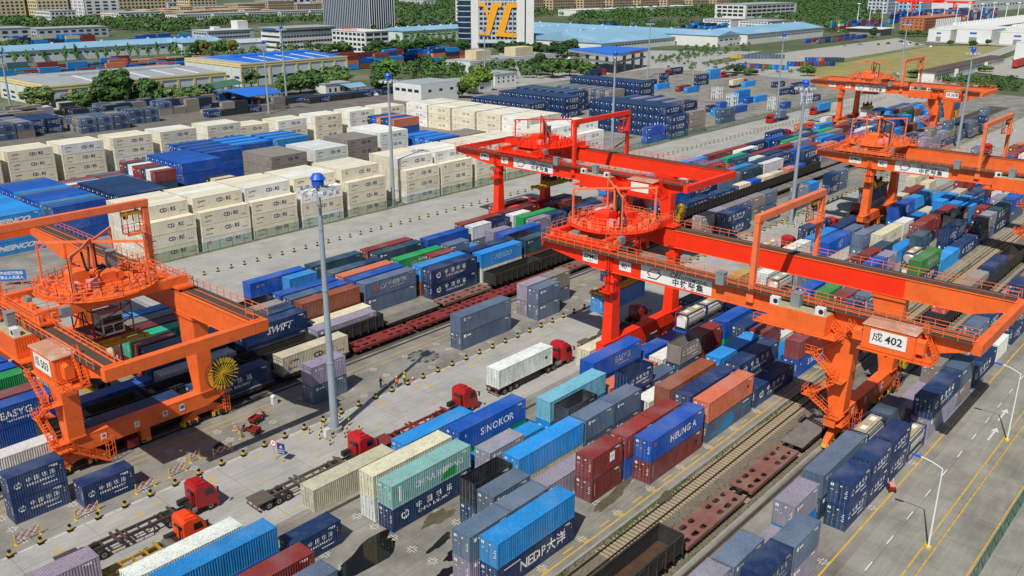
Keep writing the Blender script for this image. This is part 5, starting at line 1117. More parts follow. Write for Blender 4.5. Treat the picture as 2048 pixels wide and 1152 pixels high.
for k, x, lab in (('gondola', 57.2, 'black gondola wagon at the bottom edge beside the bare track'), ('rust', 71.4, 'faded red flat wagon with oval holes nearest the gondola'), ('rust', 85.6, 'rusty flat wagon with oval holes between its twin and the plank deck'), ('flat', 99.2, 'grey plank-deck flat wagon under the partly red crane'),
                  ('flat', 113.2, 'plank-deck flat wagon hidden behind the crane sill'), ('flat', 127.2, 'grey plank-deck flat wagon seen between the two girders'), ('gondola', 141.2, 'gondola wagon behind the far girder'), ('gondola', 154.8, 'gondola wagon carrying the vivid red box'), ('gondola', 168.4, 'gondola wagon carrying brownish boxes'), ('gondola', 182.0, 'gondola wagon carrying navy boxes at right edge'), ('gondola', 195.6, 'gondola wagon leaving the right frame edge')):
    wagon(k, x, 39.9, ZT, lab)
for x, c, sz, w_ in ((156, 'ry', 2, 'nearest box'), (169.2, 'gb', 2, 'nearer of its pair'), (175.4, 'gb', 2, 'farther of its pair'), (183, 'nv', 2, 'nearer of its pair'), (189.2, 'nv', 2, 'farther of its pair')): container(x, 38.68, 1.6, c, sz, None, 'dry', f'{w_} in wagons beside bare track', 'containers on wagons')
for i, (k, x) in enumerate([('flat', 23.0), ('flat', 39.3), ('flat', 53.4), ('flat', 67.5), ('skeleton', 81.2), ('skeleton', 94.6), ('skeleton', 108.0), ('skeleton', 121.4)] + [('rust', 134.8+13.4*j) for j in range(5)] + [('flat', 202+13.4*j) for j in range(12)]):
    wagon(k, x, 106.5, ZS-.1+.08, f"{ {'skeleton': 'bright red holed flat wagon', 'rust': 'rust-brown holed flat wagon', 'flat': 'dark flat wagon'}[k]}, {ORD[i]} from the left on the nearer siding")
for i, (k, x) in enumerate([('gondola', 35.6), ('gondola', 49.8), ('gondola', 64.2), ('gondola', 77.9), ('flat', 91.7), ('rust', 105.4), ('gondola', 119.0), ('gondola', 132.7)] + [('gondola', 146.4+13.6*j) for j in range(9)] + [('flat', 270+13.4*j) for j in range(8)]):
    wagon(k, x, 111.0, ZS-.1+.08, f"{ {'gondola': 'black gondola wagon', 'rust': 'rusty holed flat wagon', 'flat': 'plank-deck flat wagon'}[k]}, {ORD[i]} from the left on the farther siding")

# ------------------------------------------------------------------ lorries
M_CABP = mat('cab_paint', objcol=True, rough=.35, var=.08, scale=.8); M_CHAS = mat('chassis_paint', objcol=True, rough=.7, var=.25, scale=1.2, dirt='#5a5048', damt=.5)
M_TANKS = mat('fuel_tank', '#8f8a80', .35, .15, 2, metal=.6); M_LAMP = mat('lamp_white', '#dfe6ea', .3, .05)
def cab_mesh():
    b = MB(); w_ = 1.25
    prof = [(2.2, .95), (4.75, .55), (4.85, 1.5), (4.72, 2.3), (4.35, 3.05), (3.9, 3.35), (2.6, 3.55), (2.25, 3.3)]
    b.prism(prof, 'y', -w_, w_, 0); b.prism([(2.3, 3.3), (4.0, 3.36), (3.7, 3.62), (2.5, 3.72)], 'y', -w_+.22, w_-.22, 0)
    b.box(2.9, -.45, 3.6, 3.6, .45, 3.78, 0); b.box(4.6, -w_-.03, .35, 4.95, w_+.03, .85, 0)
    return b.mesh('cab', [M_CABP])
def cabglass():
    b = MB(); b.hexa([(4.80,-1.1,2.05),(4.86,-1.1,2.0),(4.86,1.1,2.0),(4.80,1.1,2.05),(4.45,-1.1,2.88),(4.52,-1.1,2.86),(4.52,1.1,2.86),(4.45,1.1,2.88)]); ws = b.mesh('windscreen', [M_GLASS])
    b = MB(); b.hexa([(3.35,-1.265,2.1),(4.45,-1.265,2.05),(4.45,-1.24,2.05),(3.35,-1.24,2.1),(3.35,-1.265,2.85),(4.15,-1.265,2.85),(4.15,-1.24,2.85),(3.35,-1.24,2.85)]); sw = b.mesh('side_window', [M_GLASS])
    b = MB(); b.box(2.17, -.75, 2.35, 2.19, .75, 2.75); return ws, sw, b.mesh('rear_window', [M_GLASS])
def wheel_mesh(w_=.3, r=.52):
    b = MB(); b.tube((0, -w_/2, 0), (0, w_/2, 0), r, 20, 0); b.tube((0, -w_/2-.012, 0), (0, w_/2+.012, 0), r*.56, 14, 1); b.tube((0, -w_/2-.03, 0), (0, w_/2+.03, 0), r*.2, 8, 0); return b.mesh('wheel', [M_RUBBER, M_TANKS])
CABM, (GLW, GLS, GLR), WHL, WHL2 = cab_mesh(), cabglass(), wheel_mesh(), wheel_mesh(.58)
b = MB()
for s in (-1, 1): b.box(-1.6, s*.42-.06, .7, 2.4, s*.42+.06, .98)
b.box(-.9, -.5, .98, .4, .5, 1.1); b.box(1.5, -1.0, 1.0, 2.1, 1.0, 1.25); b.tube((1.9, -.9, 1.2), (1.9, -.9, 3.2), .1, 8); b.box(1.0, .5, 1.0, 2.1, 1.1, 1.6); b.box(-1.7, -1.2, .8, -1.55, 1.2, 1.0); TFR = b.mesh('tractor_frame', [M_DARK])
b = MB(); b.tube((1.0, -.95, .8), (2.2, -.95, .8), .34, 14); FT = b.mesh('fuel_tank', [M_TANKS]); b = MB(); b.tube((1.15, -.95, .8), (1.15, .95, .8), .62, 16); FT2 = b.mesh('gas_tank', [M_TANKS])
b = MB(); b.beam((4.5, -1.3, 2.75), (4.75, -1.62, 2.85), .06, .06); b.box(4.65, -1.75, 2.2, 4.78, -1.55, 2.85); MIR = b.mesh('mirror', [M_BLACK])
b = MB()
for s in (-1, 1): b.box(-12.4, s*.55-.09, .98, .2, s*.55+.09, 1.3); 
for k in range(10): x = -12.0+1.33*k; b.box(x-.06, -.5, 1.0, x+.06, .5, 1.25)
for x in (-12.3, -6.6, -5.9, -.1): b.box(x-.13, -1.22, 1.12, x+.13, 1.22, 1.34)
b.box(-12.5, -1.22, 1.18, -10.2, 1.22, 1.33); b.box(-12.5, -1.2, .55, -12.4, 1.2, .7); b.box(-12.45, -1.0, .6, -12.35, -.9, 1.2); b.box(-12.45, .9, .6, -12.35, 1.0, 1.2)
for s in (-1, 1): b.beam((-2.6, s*.6, 1.0), (-2.6, s*.6, .25), .14, .14); b.box(-2.8, s*.6-.15, .2, -2.4, s*.6+.15, .26); b.beam((-9, s*1.1, .6), (-3.2, s*1.1, .6), .05, .12); b.beam((-9, s*1.1, .95), (-3.2, s*1.1, .95), .05, .08)
for x in (-8.8, -6.5, -4.5, -3.3):
    for s in (-1, 1): b.beam((x, s*.55, 1.1), (x, s*1.1, .6), .06, .06)
TRL = b.mesh('trailer_frame', [M_CHAS])
b = MB()
for s in (-1, 1): b.box(-12.52, s*.85-.2, .8, -12.48, s*.85+.2, .95)
TLM = b.mesh('tail_lamp', [M_REDTXT])
def truck(x, y, head, cabcol, chcol, label, box=None, gas=False, parts=True):
    """x: world position of the cab centre; head +1 towards +X, -1 towards -X; box: (colour, size, logo, type)"""
    t = empty('container_lorry', (x-head*3.6, y, .012), 0 if head > 0 else math.pi); tag(t, label, 'lorry', 'container lorries')
    c = obj('cab', CABM, t, color=lin(cabcol)); obj('windscreen', GLW, c); obj('side_window', GLS, c); g = obj('side_window', GLS, c); g.scale = (1, -1, 1); obj('rear_window', GLR, c); obj('mirror', MIR, c); g = obj('mirror', MIR, c); g.scale = (1, -1, 1)
    obj('tractor_frame', TFR, t); obj('fuel_tank', FT2 if gas else FT, t)
    for s in (-1, 1):
        obj('wheel', WHL, t, (3.9, s*1.05, .52)); obj('wheel', WHL2, t, (.3, s*.9, .52)); obj('wheel', WHL2, t, (-.95, s*.9, .52))
        for k in (-8.4, -9.7, -11.0): obj('wheel', WHL2, t, (k, s*.9, .52))
    f = obj('trailer_frame', TRL, t, color=lin(chcol)); obj('tail_lamp', TLM, f)
    if box:
        col, sz, lg, typ, off = box; L = L40 if sz == 4 else L20; cx = x-head*3.6-head*(6.2+off)
        container(cx-L/2, y-W/2, 1.36, col, sz, lg, typ, f"on the {label}"[:70].rsplit(" ", 1)[0] if len(label.split()) > 10 else f"on the {label}", 'containers on lorries')
DR, ORC = '#a01b1e', '#e2481a'
truck(42.5, 84.6, 1, DR, '#4a3b34', 'dark red lorry with an empty brown chassis beside the barriers')
truck(38.2, 79.5, 1, ORC, '#a8862a', 'orange lorry with a yellow chassis at lower left', ('lv', 2, 'ID2', 'dry', 3.3), True)
truck(61.8, 79.6, 1, '#b01d22', '#5b5348', 'red lorry with a grey chassis beside the rusty cream box')
truck(80.0, 79.4, 1, '#a81d1c', '#7b2a28', 'red lorry with an empty red chassis above the light blue box')
truck(101.6, 79.4, 1, '#ad1a22', '#4a3030', 'red lorry hauling a long white box', ('wh', 4, 'RD4', 'dry', 0))
truck(123.4, 79.5, 1, '#8a161c', '#5c5640', 'dark red lorry in the crane shadow')
truck(182.6, 79.6, 1, '#a81d24', '#4a4a4a', 'red lorry with a pale tank behind the far girder', ('wh', 2, None, 'tank', 0))
truck(204.3, 79.0, 1, '#b0202a', '#4a4040', 'red lorry with a navy box right of the second mast', ('nv', 4, 'CR4', 'dry', 0))
truck(222.3, 79.7, 1, '#a01b1e', '#4a4040', 'red lorry under the right-edge crane')
truck(241.6, 79.7, 1, '#b01d22', '#4a4040', 'red lorry behind the right-edge crane leg', ('wh', 4, None, 'dry', 0))
truck(337.3, 79.6, 1, '#b01d22', '#4a4040', 'red lorry at the right frame edge', ('gy', 2, 'ID2', 'dry', 3)); truck(306, 79.6, 1, '#b01d22', '#4a4040', 'red lorry before the pale boxes', ('cr', 4, None, 'dry', 0))
truck(276, 79.6, 1, '#9a1d22', '#4a4040', 'dark red lorry with cream box near the second crane', ('cr', 4, 'COIRS', 'dry', 0))
truck(349.9, 166.5, -1, '#b5181c', '#3d3d40', 'red lorry on the far road carrying a small grey box', ('gy', 2, None, 'dry', 0))
truck(384.6, 163.0, -1, '#b5181c', '#3d3d40', 'red lorry on the far road carrying a long light blue box', ('lb', 4, None, 'dry', 0))
truck(482.6, 299.4, -1, '#a5181c', '#3d3d40', 'red lorry by the gate apron carrying a navy box', ('nv', 4, 'CR4', 'dry', 0)); truck(495.5, 268.3, -1, '#a5181c', '#5d3d36', 'red lorry with empty chassis by the field edge'); truck(466.5, 239.1, 1, '#a5181c', '#3d4a40', 'red lorry hauling a cream box across the apron', ('cr', 4, None, 'dry', 0))
truck(458, 330, 1, '#b5181c', '#3d3d40', 'red lorry under the gate canopy', ('nv', 4, None, 'dry', 0)); truck(341.4, 145, 1, '#d8401c', '#3d3d40', 'orange lorry on the far lane', ('og', 2, None, 'dry', 0)); truck(365, 144.8, 1, '#d8401c', '#3d3d40', 'orange lorry behind its twin on the far lane', ('wh', 2, None, 'dry', 0))
truck(171.5, 144.2, 1, '#8f1a1c', '#4a3030', 'lorry with a brick red box behind the red crane leg', ('rd', 4, 'RD4', 'dry', 0)); truck(319, 144.4, 1, '#a5181c', '#3d3d40', 'red lorry with a navy box on the far lane', ('nv', 4, 'CR4', 'dry', 0))
# ------------------------------------------------------------------ masts, lamps, posts
M_MAST = mat('mast_grey', '#8d9aa3', .45, .1, .5); M_DOME = mat('blue_dome', '#1456c8', .4, .05); M_LAMPH = mat('flood_light', '#c9ced0', .35, .1, metal=.3)
b = MB(); b.tube((0,0,.6), (0,0,33.6), .55, 16, 0, .24); b.tube((0,0,0), (0,0,.6), .95, 16, 1); 
for z in (10, 20, 28): b.tube((0,0,z-.12), (0,0,z+.12), .62-.0093*z, 16)
MS1 = b.mesh('mast_pole', [M_MAST, M_KERB])
b = MB(); b.tube((0,0,33.5), (0,0,34.3), .75, 16, 0, .75); b.tube((0,0,34.3), (0,0,34.9), .95, 16, 0, .55); MS2 = b.mesh('blue_cap', [M_DOME])
b = MB()
for k in range(12):
    a = 2*math.pi*k/12; c, s = math.cos(a), math.sin(a); b.beam((.4*c, .4*s, 33.3), (1.9*c, 1.9*s, 33.0), .08, .08); b.beam((1.9*c, 1.9*s, 33.0), (1.9*math.cos(a+.5236), 1.9*math.sin(a+.5236), 33.0), .08, .08)
    p = Vector((2.15*c, 2.15*s, 32.95)); t_ = Vector((-s, c, 0))*.3; o_ = Vector((c, s, -.5)).normalized()*.35; u_ = Vector((0,0,.22)); b.hexa([p-t_-u_, p+t_-u_, p+t_+o_-u_, p-t_+o_-u_, p-t_+u_, p+t_+u_, p+t_+o_+u_*.6, p-t_+o_+u_*.6], 1)
MS3 = b.mesh('lamp_ring', [M_MAST, M_LAMPH])
for i, (x, y, h, lab) in enumerate(((63.8, 87.9, 34.9, 'tall grey floodlight mast with a blue cap nearest the camera'), (204.4, 89.2, 34.9, 'grey floodlight mast rising behind the partly red crane'), (341.2, 90.4, 34.9, 'grey floodlight mast at right in front of the farthest crane'), (151.7, 176.2, 34.2, 'grey floodlight mast in front of the cream boxes'), (257, 180.5, 33.5, 'grey floodlight mast behind the red portal frame'),
        (385.1, 180.5, 34.1, 'grey floodlight mast left of the farthest crane'), (555.7, 185.1, 33.5, 'thin floodlight mast by the dry field'), (358.7, 337.2, 31, 'floodlight mast in front of the lettered tower'), (539.8, 476.9, 29, 'thin floodlight mast right before the lettered tower'), (462.0, 300.5, 33.0, 'floodlight mast beside the gate canopy'), (225.0, 342.0, 31, 'floodlight mast beside the blue-roofed shed'), (262.2, 382.1, 34.5, 'floodlight mast behind the blue-roofed shed'), (146.7, 417.8, 27, 'floodlight mast at the left picture edge'))):
    t = empty('floodlight_mast', (x, y, 0)); t.scale = (1, 1, h/34.9); tag(t, lab, 'light mast', 'floodlight masts'); obj('mast_pole', MS1, t); obj('blue_cap', MS2, t); obj('lamp_ring', MS3, t)
b = MB(); b.tube((0,0,.2), (0,0,9.6), .11, 10, 0, .07); b.tube((0,0,0), (0,0,.22), .32, 12, 1); SL1 = b.mesh('lamp_pole', [mat('lamp_pole_white', '#d9dcdc', .4, .06), M_STRIPE_Y])
b = MB()
for k in range(6):
    f_ = lambda t: (-.6*t, 2.4*t*.95, 9.6+.9*math.sin(t*1.4)); b.tube(f_(k/6), f_((k+1)/6), .05, 6)
SL2 = b.mesh('lamp_arm', [M_LAMP]); b = MB(); b.hexa([(-.75,2.1,10.38),(-.45,2.1,10.38),(-.6,3.0,10.5),(-.9,3.0,10.5),(-.75,2.1,10.52),(-.45,2.1,10.52),(-.6,3.0,10.62),(-.9,3.0,10.62)]); SL3 = b.mesh('lamp_head', [M_DOME])
for x, lab in ((89.9, 'white street lamp with blue head standing nearer on the side road'), (121.1, 'white street lamp with blue head, second one up the side road')):
    t = empty('street_lamp', (x, 20.0, .01)); tag(t, lab, 'street lamp', 'street lamps on the side road'); obj('lamp_pole', SL1, t); obj('lamp_arm', SL2, t); obj('lamp_head', SL3, t)
b = MB(); b.box(-.16, -.16, 0, .16, .16, .22, 1); b.box(-.15, -.15, .22, .15, .15, .55, 0); b.box(-.15, -.15, .55, .15, .15, .8, 1); b.box(-.3, -.3, 0, .3, .3, .05, 1); PST = b.mesh('lane_post', [M_STRIPE_Y, M_BLACK])
for i in range(128): tag(obj('lane_post', PST, None, (14.8+3.1*i, 91.25, .01)), 'short black and yellow post on the white line beside the truck lane', 'post', 'posts along the truck lane')
for i in range(130): tag(obj('lane_post', PST, None, (62+3.12*i, 160.3, .01)), 'short black and yellow post in the line along the far road', 'post', 'posts along the far road')
b = MB()
for k in range(4): b.tube((0,0,.28*k), (0,0,.28*(k+1)), .09, 8, k % 2)
BOL = b.mesh('bollard', [M_BLACK, M_STRIPE_Y])
for i, (x, y) in enumerate(((61.0, 89.7), (62.3, 88.9), (61.0, 87.5), (62.3, 86.5), (61.0, 85.3), (63.6, 89.9), (66.0, 89.7), (64.5, 86.2), (63.5, 85.4), (66.0, 87.7), (65.9, 85.4))):
    tag(obj('bollard', BOL, None, (x, y, .012)), 'striped bollard guarding the foot of the nearest tall mast', 'bollard', 'bollards round the nearest mast')
for i in range(10):
    a = 2*math.pi*i/10; tag(obj('bollard', BOL, None, (204.4+2.6*math.cos(a), 88.6+2.3*math.sin(a), .012)), 'striped bollard guarding the foot of the second mast', 'bollard', 'bollards round the second mast')
# switch box at the mast, signs, barriers
b = MB(); b.box(-.4, -.3, .15, .4, .3, 1.25, 0); b.box(-.5, -.4, 0, .5, .4, .15, 1); tag(b.build('switch_box', [M_CABW, M_KERB], None, (62.0, 87.2, .012)), 'white electric box at the foot of the nearest mast', 'switch box')
def sign(x, y, lab, build): t = empty('road_sign', (x, y, .012), R(-70)); tag(t, lab, 'sign'); build(t)
def s1(t):
    b = MB(); b.tube((0,0,0), (0,0,1.0), .05, 8, 0); b.tube((0,0,1.0), (0,0,2.7), .04, 8, 1); b.build('sign_post', [M_STRIPE_Y, M_GREYBOX], t)
    b = MB(); b.tube((0,-.03,2.45), (0,-.05,2.45), .5, 24, 0); b.tube((0,-.05,2.45), (0,-.056,2.45), .38, 24, 1); b.build('sign_disc', [M_REDTXT, M_WHITE], t); me = text_mesh('20', .45, .01); me.materials.append(M_DARKTXT); e = obj('lettering', me, t, (0, -.06, 2.45)); e.rotation_euler = (R(90), 0, 0)
def s2(t):
    b = MB(); b.tube((0,0,0), (0,0,1.0), .05, 8, 0); b.tube((0,0,1.0), (0,0,2.4), .04, 8, 1); b.build('sign_post', [M_STRIPE_Y, M_GREYBOX], t)
    b = MB(); b.box(-.55, -.06, 1.2, .55, -.03, 2.7); b.build('sign_board', [mat('sign_deep_blue', '#1c2f86', .5, .05)], t); b = MB(); b.face([(-.25,-.064,2.05),(.25,-.064,2.05),(0,-.064,2.5)]); b.build('warning_triangle', [M_YEL], t)
    for z, tx in ((1.75, '注意安全'), (1.45, '限速行驶')): me = text_mesh(tx, .24); me.materials.append(M_WHITE); e = obj('lettering', me, t, (0, -.066, z)); e.rotation_euler = (R(90), 0, 0)
sign(54.0, 87.4, 'round white speed sign with red rim on a striped post', s1); sign(54.3, 86.2, 'dark blue warning board with a yellow triangle near the mast', s2)
t = empty('notice_board', (58.6, 182.0, .01), R(-41)); tag(t, 'blue notice board with white writing by the fence at left', 'sign'); b = MB(); b.box(-2.6, -.05, 1.0, 2.6, .05, 3.2); b.build('sign_board', [M_SIGNB], t); b = MB(); b.tube((-1.6, 0, 0), (-1.6, 0, 1), .08, 8); b.tube((1.6, 0, 0), (1.6, 0, 1), .08, 8); b.build('sign_legs', [M_STRIPE_Y], t)
for z, tx in ((2.55, '作业区域危险'), (1.65, '禁止人员进入')): me = text_mesh(tx, .72, .01); me.materials.append(M_WHITE); e = obj('lettering', me, t, (0, -.06, z)); e.rotation_euler = (R(90), 0, 0)
M_BAR = mat('barrier_red_white', '#d8cfc9', .6, .1); M_BARR = mat('barrier_red', '#b0402f', .6, .1)
def barrier(p, q, lab):
    p, q = Vector((*p, 0)), Vector((*q, 0)); L = (q-p).length; t = empty('folding_barrier', (p.x, p.y, .01), math.atan2(q.y-p.y, q.x-p.x)); tag(t, lab, 'barrier', 'folding barriers along the lane')
    for x in (0, L): b = MB(); b.box(x-.05, -.05, 0, x+.05, .05, 1.25); b.box(x-.12, -.25, 0, x+.12, .25, .05); b.build('barrier_post', [M_STRIPE_Y], t)
    b = MB(); n = int(L/.42)
    for k in range(n):
        for r_ in range(2): x = L*k/n; z = .35+.42*r_; b.beam((x, 0, z), (x+L/n, 0, z+.42), .03, .07, (k+r_) % 2); b.beam((x, .03, z+.42), (x+L/n, .03, z), .03, .07, (k+r_+1) % 2)
    b.build('lattice', [M_BAR, M_BARR], t)
for i, (p, q) in enumerate((((25.3, 92.9), (27.9, 93.1)), ((31.6, 92.8), (34.2, 92.9)), ((38.7, 92.9), (41.0, 93.0)), ((43.1, 93.3), (45.3, 93.5)), ((49.2, 93.6), (51.7, 93.5)), ((54.1, 95.3), (54.8, 98.0)), ((46.6, 94.6), (48.0, 94.9)))):
    barrier(p, q, f"red and white folding barrier with yellow posts, {ORD[i]} from the left")
# small red carts, motorbike, kiosk box
M_CARTR = mat('cart_red', '#7d1f1f', .55, .2, 2)
def cart(x, y, rz, lab):
    t = empty('cargo_tricycle', (x, y, .012), rz); tag(t, lab, 'tricycle')
    b = MB(); b.box(-1.3, -.55, .55, .2, .55, .65); b.box(-1.3, -.55, .6, .2, -.5, 1.0); b.box(-1.3, .5, .6, .2, .55, 1.0); b.box(-1.3, -.55, .6, -1.25, .55, 1.0); b.box(.15, -.55, .6, .2, .55, 1.05); b.build('cargo_bed', [M_CARTR], t)
    b = MB(); b.box(.25, -.22, .55, .75, .22, .78); b.build('seat', [M_BLACK], t); b = MB(); b.tube((.6, 0, .5), (1.25, 0, .5), .12, 8); b.tube((1.2, 0, .4), (1.05, 0, 1.1), .05, 8); b.tube((1.05, -.4, 1.12), (1.05, .4, 1.12), .03, 6); b.box(1.05, -.2, .7, 1.2, .2, 1.05); b.build('front_fork', [M_CARTR], t)
    wm = wheel_mesh(.12, .28)
    for (wx, wy) in ((1.3, 0), (-.8, .5), (-.8, -.5)): obj('wheel', wm, t, (wx, wy, .28))
cart(58.4, 97.8, R(15), 'dark red cargo tricycle farther from the lane posts'); cart(55.9, 95.6, R(110), 'dark red cargo tricycle nearer the lane posts')
t = empty('motorbike', (50.7, 94.9, .012), R(20)); tag(t, 'black motorbike parked behind a folding barrier', 'motorbike'); wm = wheel_mesh(.1, .3)
for wx in (-.62, .65): obj('wheel', wm, t, (wx, 0, .3))
b = MB(); b.box(-.5, -.12, .5, .35, .12, .8); b.prism([(-.2, .75), (.3, .75), (.35, .95), (-.1, .92)], 'y', -.15, .15); b.tube((.62, 0, .35), (.45, 0, 1.05), .04, 6); b.tube((.45, -.35, 1.05), (.45, .35, 1.05), .025, 6); b.box(-.85, -.15, .75, -.15, .15, .88); b.build('frame', [M_BLACK], t)
b = MB(); b.box(-.35, -.3, 0, .35, .3, 1.15); b.prism([(-.4, 1.15), (.4, 1.15), (0, 1.4)], 'y', -.35, .35); tag(b.build('utility_box', [M_CABW], None, (63.0, 100.7, .01)), 'small white utility box on the concrete beside the siding', 'utility box')
# spare spreader on the ground
tag(obj('spare_spreader', TR['spreader'], None, (47.8, 122.5, .05), R(90)), 'yellow spreader frame lying on the ground inside the left crane', 'spreader')
# red cart at the navy stacks by the side road
t = empty('fire_trolley', (98.6, 27.0, .01), R(35)); tag(t, 'small red trolley standing at the foot of the navy stacks', 'trolley'); b = MB(); b.box(-.5, -.35, .3, .5, .35, .75, 0); b.box(-.4, -.3, .75, .3, .3, 1.0, 1); b.build('tray', [M_CARTR, M_PINK], t); b = MB(); b.tube((.5, -.3, .7), (.7, -.3, 1.3), .03, 6); b.tube((.5, .3, .7), (.7, .3, 1.3), .03, 6); b.build('handle', [M_WHITE], t)
for (wx, wy) in ((-.35, -.35), (-.35, .35), (.35, -.35), (.35, .35)): obj('wheel', wm, t, (wx, wy, .3))
# ------------------------------------------------------------------ workers
M_NAVYC = mat('work_clothes', '#1e2533', .8, .15, 3); M_SKIN = mat('skin', '#b98a6c', .6, .05); M_VESTO = mat('orange_vest', '#e8641c', .7, .08); M_VESTY = mat('yellow_vest', '#b9cf2a', .7, .08); M_HELR = mat('red_helmet', '#c22a22', .35, .03); M_HELY = mat('yellow_helmet', '#e8b81c', .35, .03)
def person(x, y, rz, vest, helm, lab, stride=.0, arm=0.0):
    t = empty('person', (x, y, .012), rz); tag(t, lab, 'person', 'workers by the lane posts')
    V = [(0,0,.95), (0,0,1.15), (0,0,1.38), (0,0,1.5), (0,0,1.66), (0,.1,.9), (stride*.5,.12,.5), (stride,.12,.08), (stride+.16,.12,.05), (0,-.1,.9), (-stride*.3,-.12,.5), (-stride,-.12,.08), (-stride+.16,-.12,.05),
         (0,.2,1.4), (.05+arm*.1,.26,1.12), (.15+arm*.35,.24,.9+arm*.25), (.2+arm*.4,.23,.84+arm*.27), (0,-.2,1.4), (-.05,-.26,1.12), (.08+arm*.3,-.24,.9+arm*.2), (.12+arm*.34,-.23,.83+arm*.22), (.09, 0, 1.67)]
    E = [(0,1),(1,2),(2,3),(3,4),(0,5),(5,6),(6,7),(7,8),(0,9),(9,10),(10,11),(11,12),(2,13),(13,14),(14,15),(15,16),(2,17),(17,18),(18,19),(19,20),(4,21)]
    rad = [.15,.15,.17,.065,.105,.1,.075,.055,.045,.1,.075,.055,.045,.075,.055,.042,.05,.075,.055,.042,.05,.05]
    me = bpy.data.meshes.new('body'); me.from_pydata(V, E, []); o = obj('body', me, t); me.materials.append(M_NAVYC)
    o.modifiers.new('Skin', 'SKIN'); sv = me.skin_vertices[0].data
    for i, r_ in enumerate(rad): sv[i].radius = (r_, r_*(1.25 if i in (0, 1, 2) else 1))
    sv[0].use_root = True; s = o.modifiers.new('Sub', 'SUBSURF'); s.levels = 1; s.render_levels = 2
    bm = bmesh.new(); bmesh.ops.create_uvsphere(bm, u_segments=12, v_segments=8, radius=.125, matrix=Matrix.Translation((.01, 0, 1.67)) @ Matrix.Diagonal((1, .85, 1.15, 1)))
    me = bpy.data.meshes.new('head'); bm.to_mesh(me); bm.free(); me.materials.append(M_SKIN); obj('head', me, t)
    b = MB(); b.tube((0,0,1.72), (0,0,1.82), .16, 14, 0, .12); b.tube((0,0,1.82), (0,0,1.87), .12, 14, 0, .05); b.box(.1, -.09, 1.72, .22, .09, 1.74); b.build('helmet', [helm], t)
    if vest:
        b = MB()
        for z0, z1, r0, r1 in ((.95, 1.2, .2, .21), (1.2, 1.46, .21, .17)):
            n = 12; i = len(b.v)
            for k in range(n): a = 2*math.pi*k/n; b.v.append((r0*.85*math.cos(a), r0*1.2*math.sin(a), z0)); b.v.append((r1*.85*math.cos(a), r1*1.2*math.sin(a), z1))
            for k in range(n): j = (k+1) % n; b.f.append((i+2*k, i+2*j, i+2*j+1, i+2*k+1)); b.m.append(0)
        b.build('vest', [vest], t)
person(76.5, 93.4, R(-80), None, M_HELR, 'worker in dark clothes and red helmet standing by the lane', 0, .6); person(78.2, 91.8, R(60), M_VESTO, M_HELY, 'worker in an orange vest walking beside the lane posts', .25, .2); person(79.9, 92.0, R(20), M_VESTY, M_HELY, 'worker in a yellow-green vest walking ahead by the posts', .28, .3)
b = MB(); b.tube((0,0,0), (0,0,.75), .2, 12, 0, .04); b.tube((0,0,.3), (0,0,.5), .15, 12, 1, .1); b.box(-.22, -.22, 0, .22, .22, .04); tag(b.build('traffic_cone', [M_REDTXT, M_WHITE], None, (81.6, 92.0, .01)), 'red and white traffic cone beside the walking workers', 'traffic cone')
# ------------------------------------------------------------------ fences
M_MESHG = alpha_mat('green_mesh', '#1f6a55', .38); M_GREENP = mat('green_post', '#1d6b52', .5, .1)
def fence(p, q, h, step, lab):
    p, q = Vector((*p, 0)), Vector((*q, 0)); L = (q-p).length; n = round(L/step); t = empty('mesh_fence', (p.x, p.y, .01), math.atan2(q.y-p.y, q.x-p.x)); tag(t, lab, 'fence')
    pm = MB(); pm.box(-.04, -.04, 0, .04, .04, h+.1); me = pm.mesh('fence_post', [M_GREENP]); b = MB(); b.face([(0,0,.1), (step,0,.1), (step,0,h), (0,0,h)]); b.box(0, -.02, h-.05, step, .02, h); b.box(0, -.02, .08, step, .02, .12); pn = b.mesh('mesh_panel', [M_MESHG, M_GREENP]); pn.polygons.foreach_set('material_index', [0]+[1]*(len(pn.polygons)-1))
    for k in range(n+1):
        obj('fence_post', me, t, (k*step, 0, 0))
        if k < n: obj('mesh_panel', pn, t, (k*step, 0, 0))
fence((60, 174.0), (222, 173.7), 2.2, 3.0, 'green mesh fence in front of the cream boxes'); fence((228, 173.7), (438, 173.9), 2.2, 3.0, 'green mesh fence in front of the railway boxes depot'); fence((60, 14.6), (150, 14.6), 2.2, 2.5, 'green mesh fence at the lower right corner')
fence((560, 251), (857, 264), 2.0, 4.0, 'pale fence between parking lot and dry field')
# white stacking frames
M_RACK = mat('rack_white', '#dcdfdf', .5, .08)
def rack(x, y, lab):
    t = empty('steel_rack', (x, y, .01)); tag(t, lab, 'rack', 'white steel racks in the depot')
    pm = MB(); pm.box(-.12, -.12, 0, .12, .12, 6.0); me = pm.mesh('upright', [M_RACK])
    for i in range(4):
        for s in (0, 2.6): obj('upright', me, t, (i*2.0, s, 0))
    for z in (2.4, 4.6): b = MB(); b.box(0, -.1, z-.12, 6.0, .1, z+.12); b.box(0, 2.5, z-.12, 6.0, 2.7, z+.12); b.beam((0, 0, z), (0, 2.6, z), .2, .2); b.beam((6, 0, z), (6, 2.6, z), .2, .2); b.build('rail', [M_RACK], t)
    b = MB(); b.beam((0,0,.2), (2,0,2.4), .12, .12); b.beam((4,0,2.4), (6,0,.2), .12, .12); b.build('brace', [M_RACK], t)
for i, (u, v, lab) in enumerate(((1120, 268, 'white steel rack left of the blue pair'), (1320, 279, 'white steel rack before the tall navy stack'), (1462, 215, 'white steel rack in the open depot'), (1545, 222, 'white steel rack by the depot fence'), (1612, 212, 'white steel rack near the depot corner'), (1432, 200, 'white steel rack behind the lone pair'))):
    p = G(u, v); rack(p.x, p.y, lab)
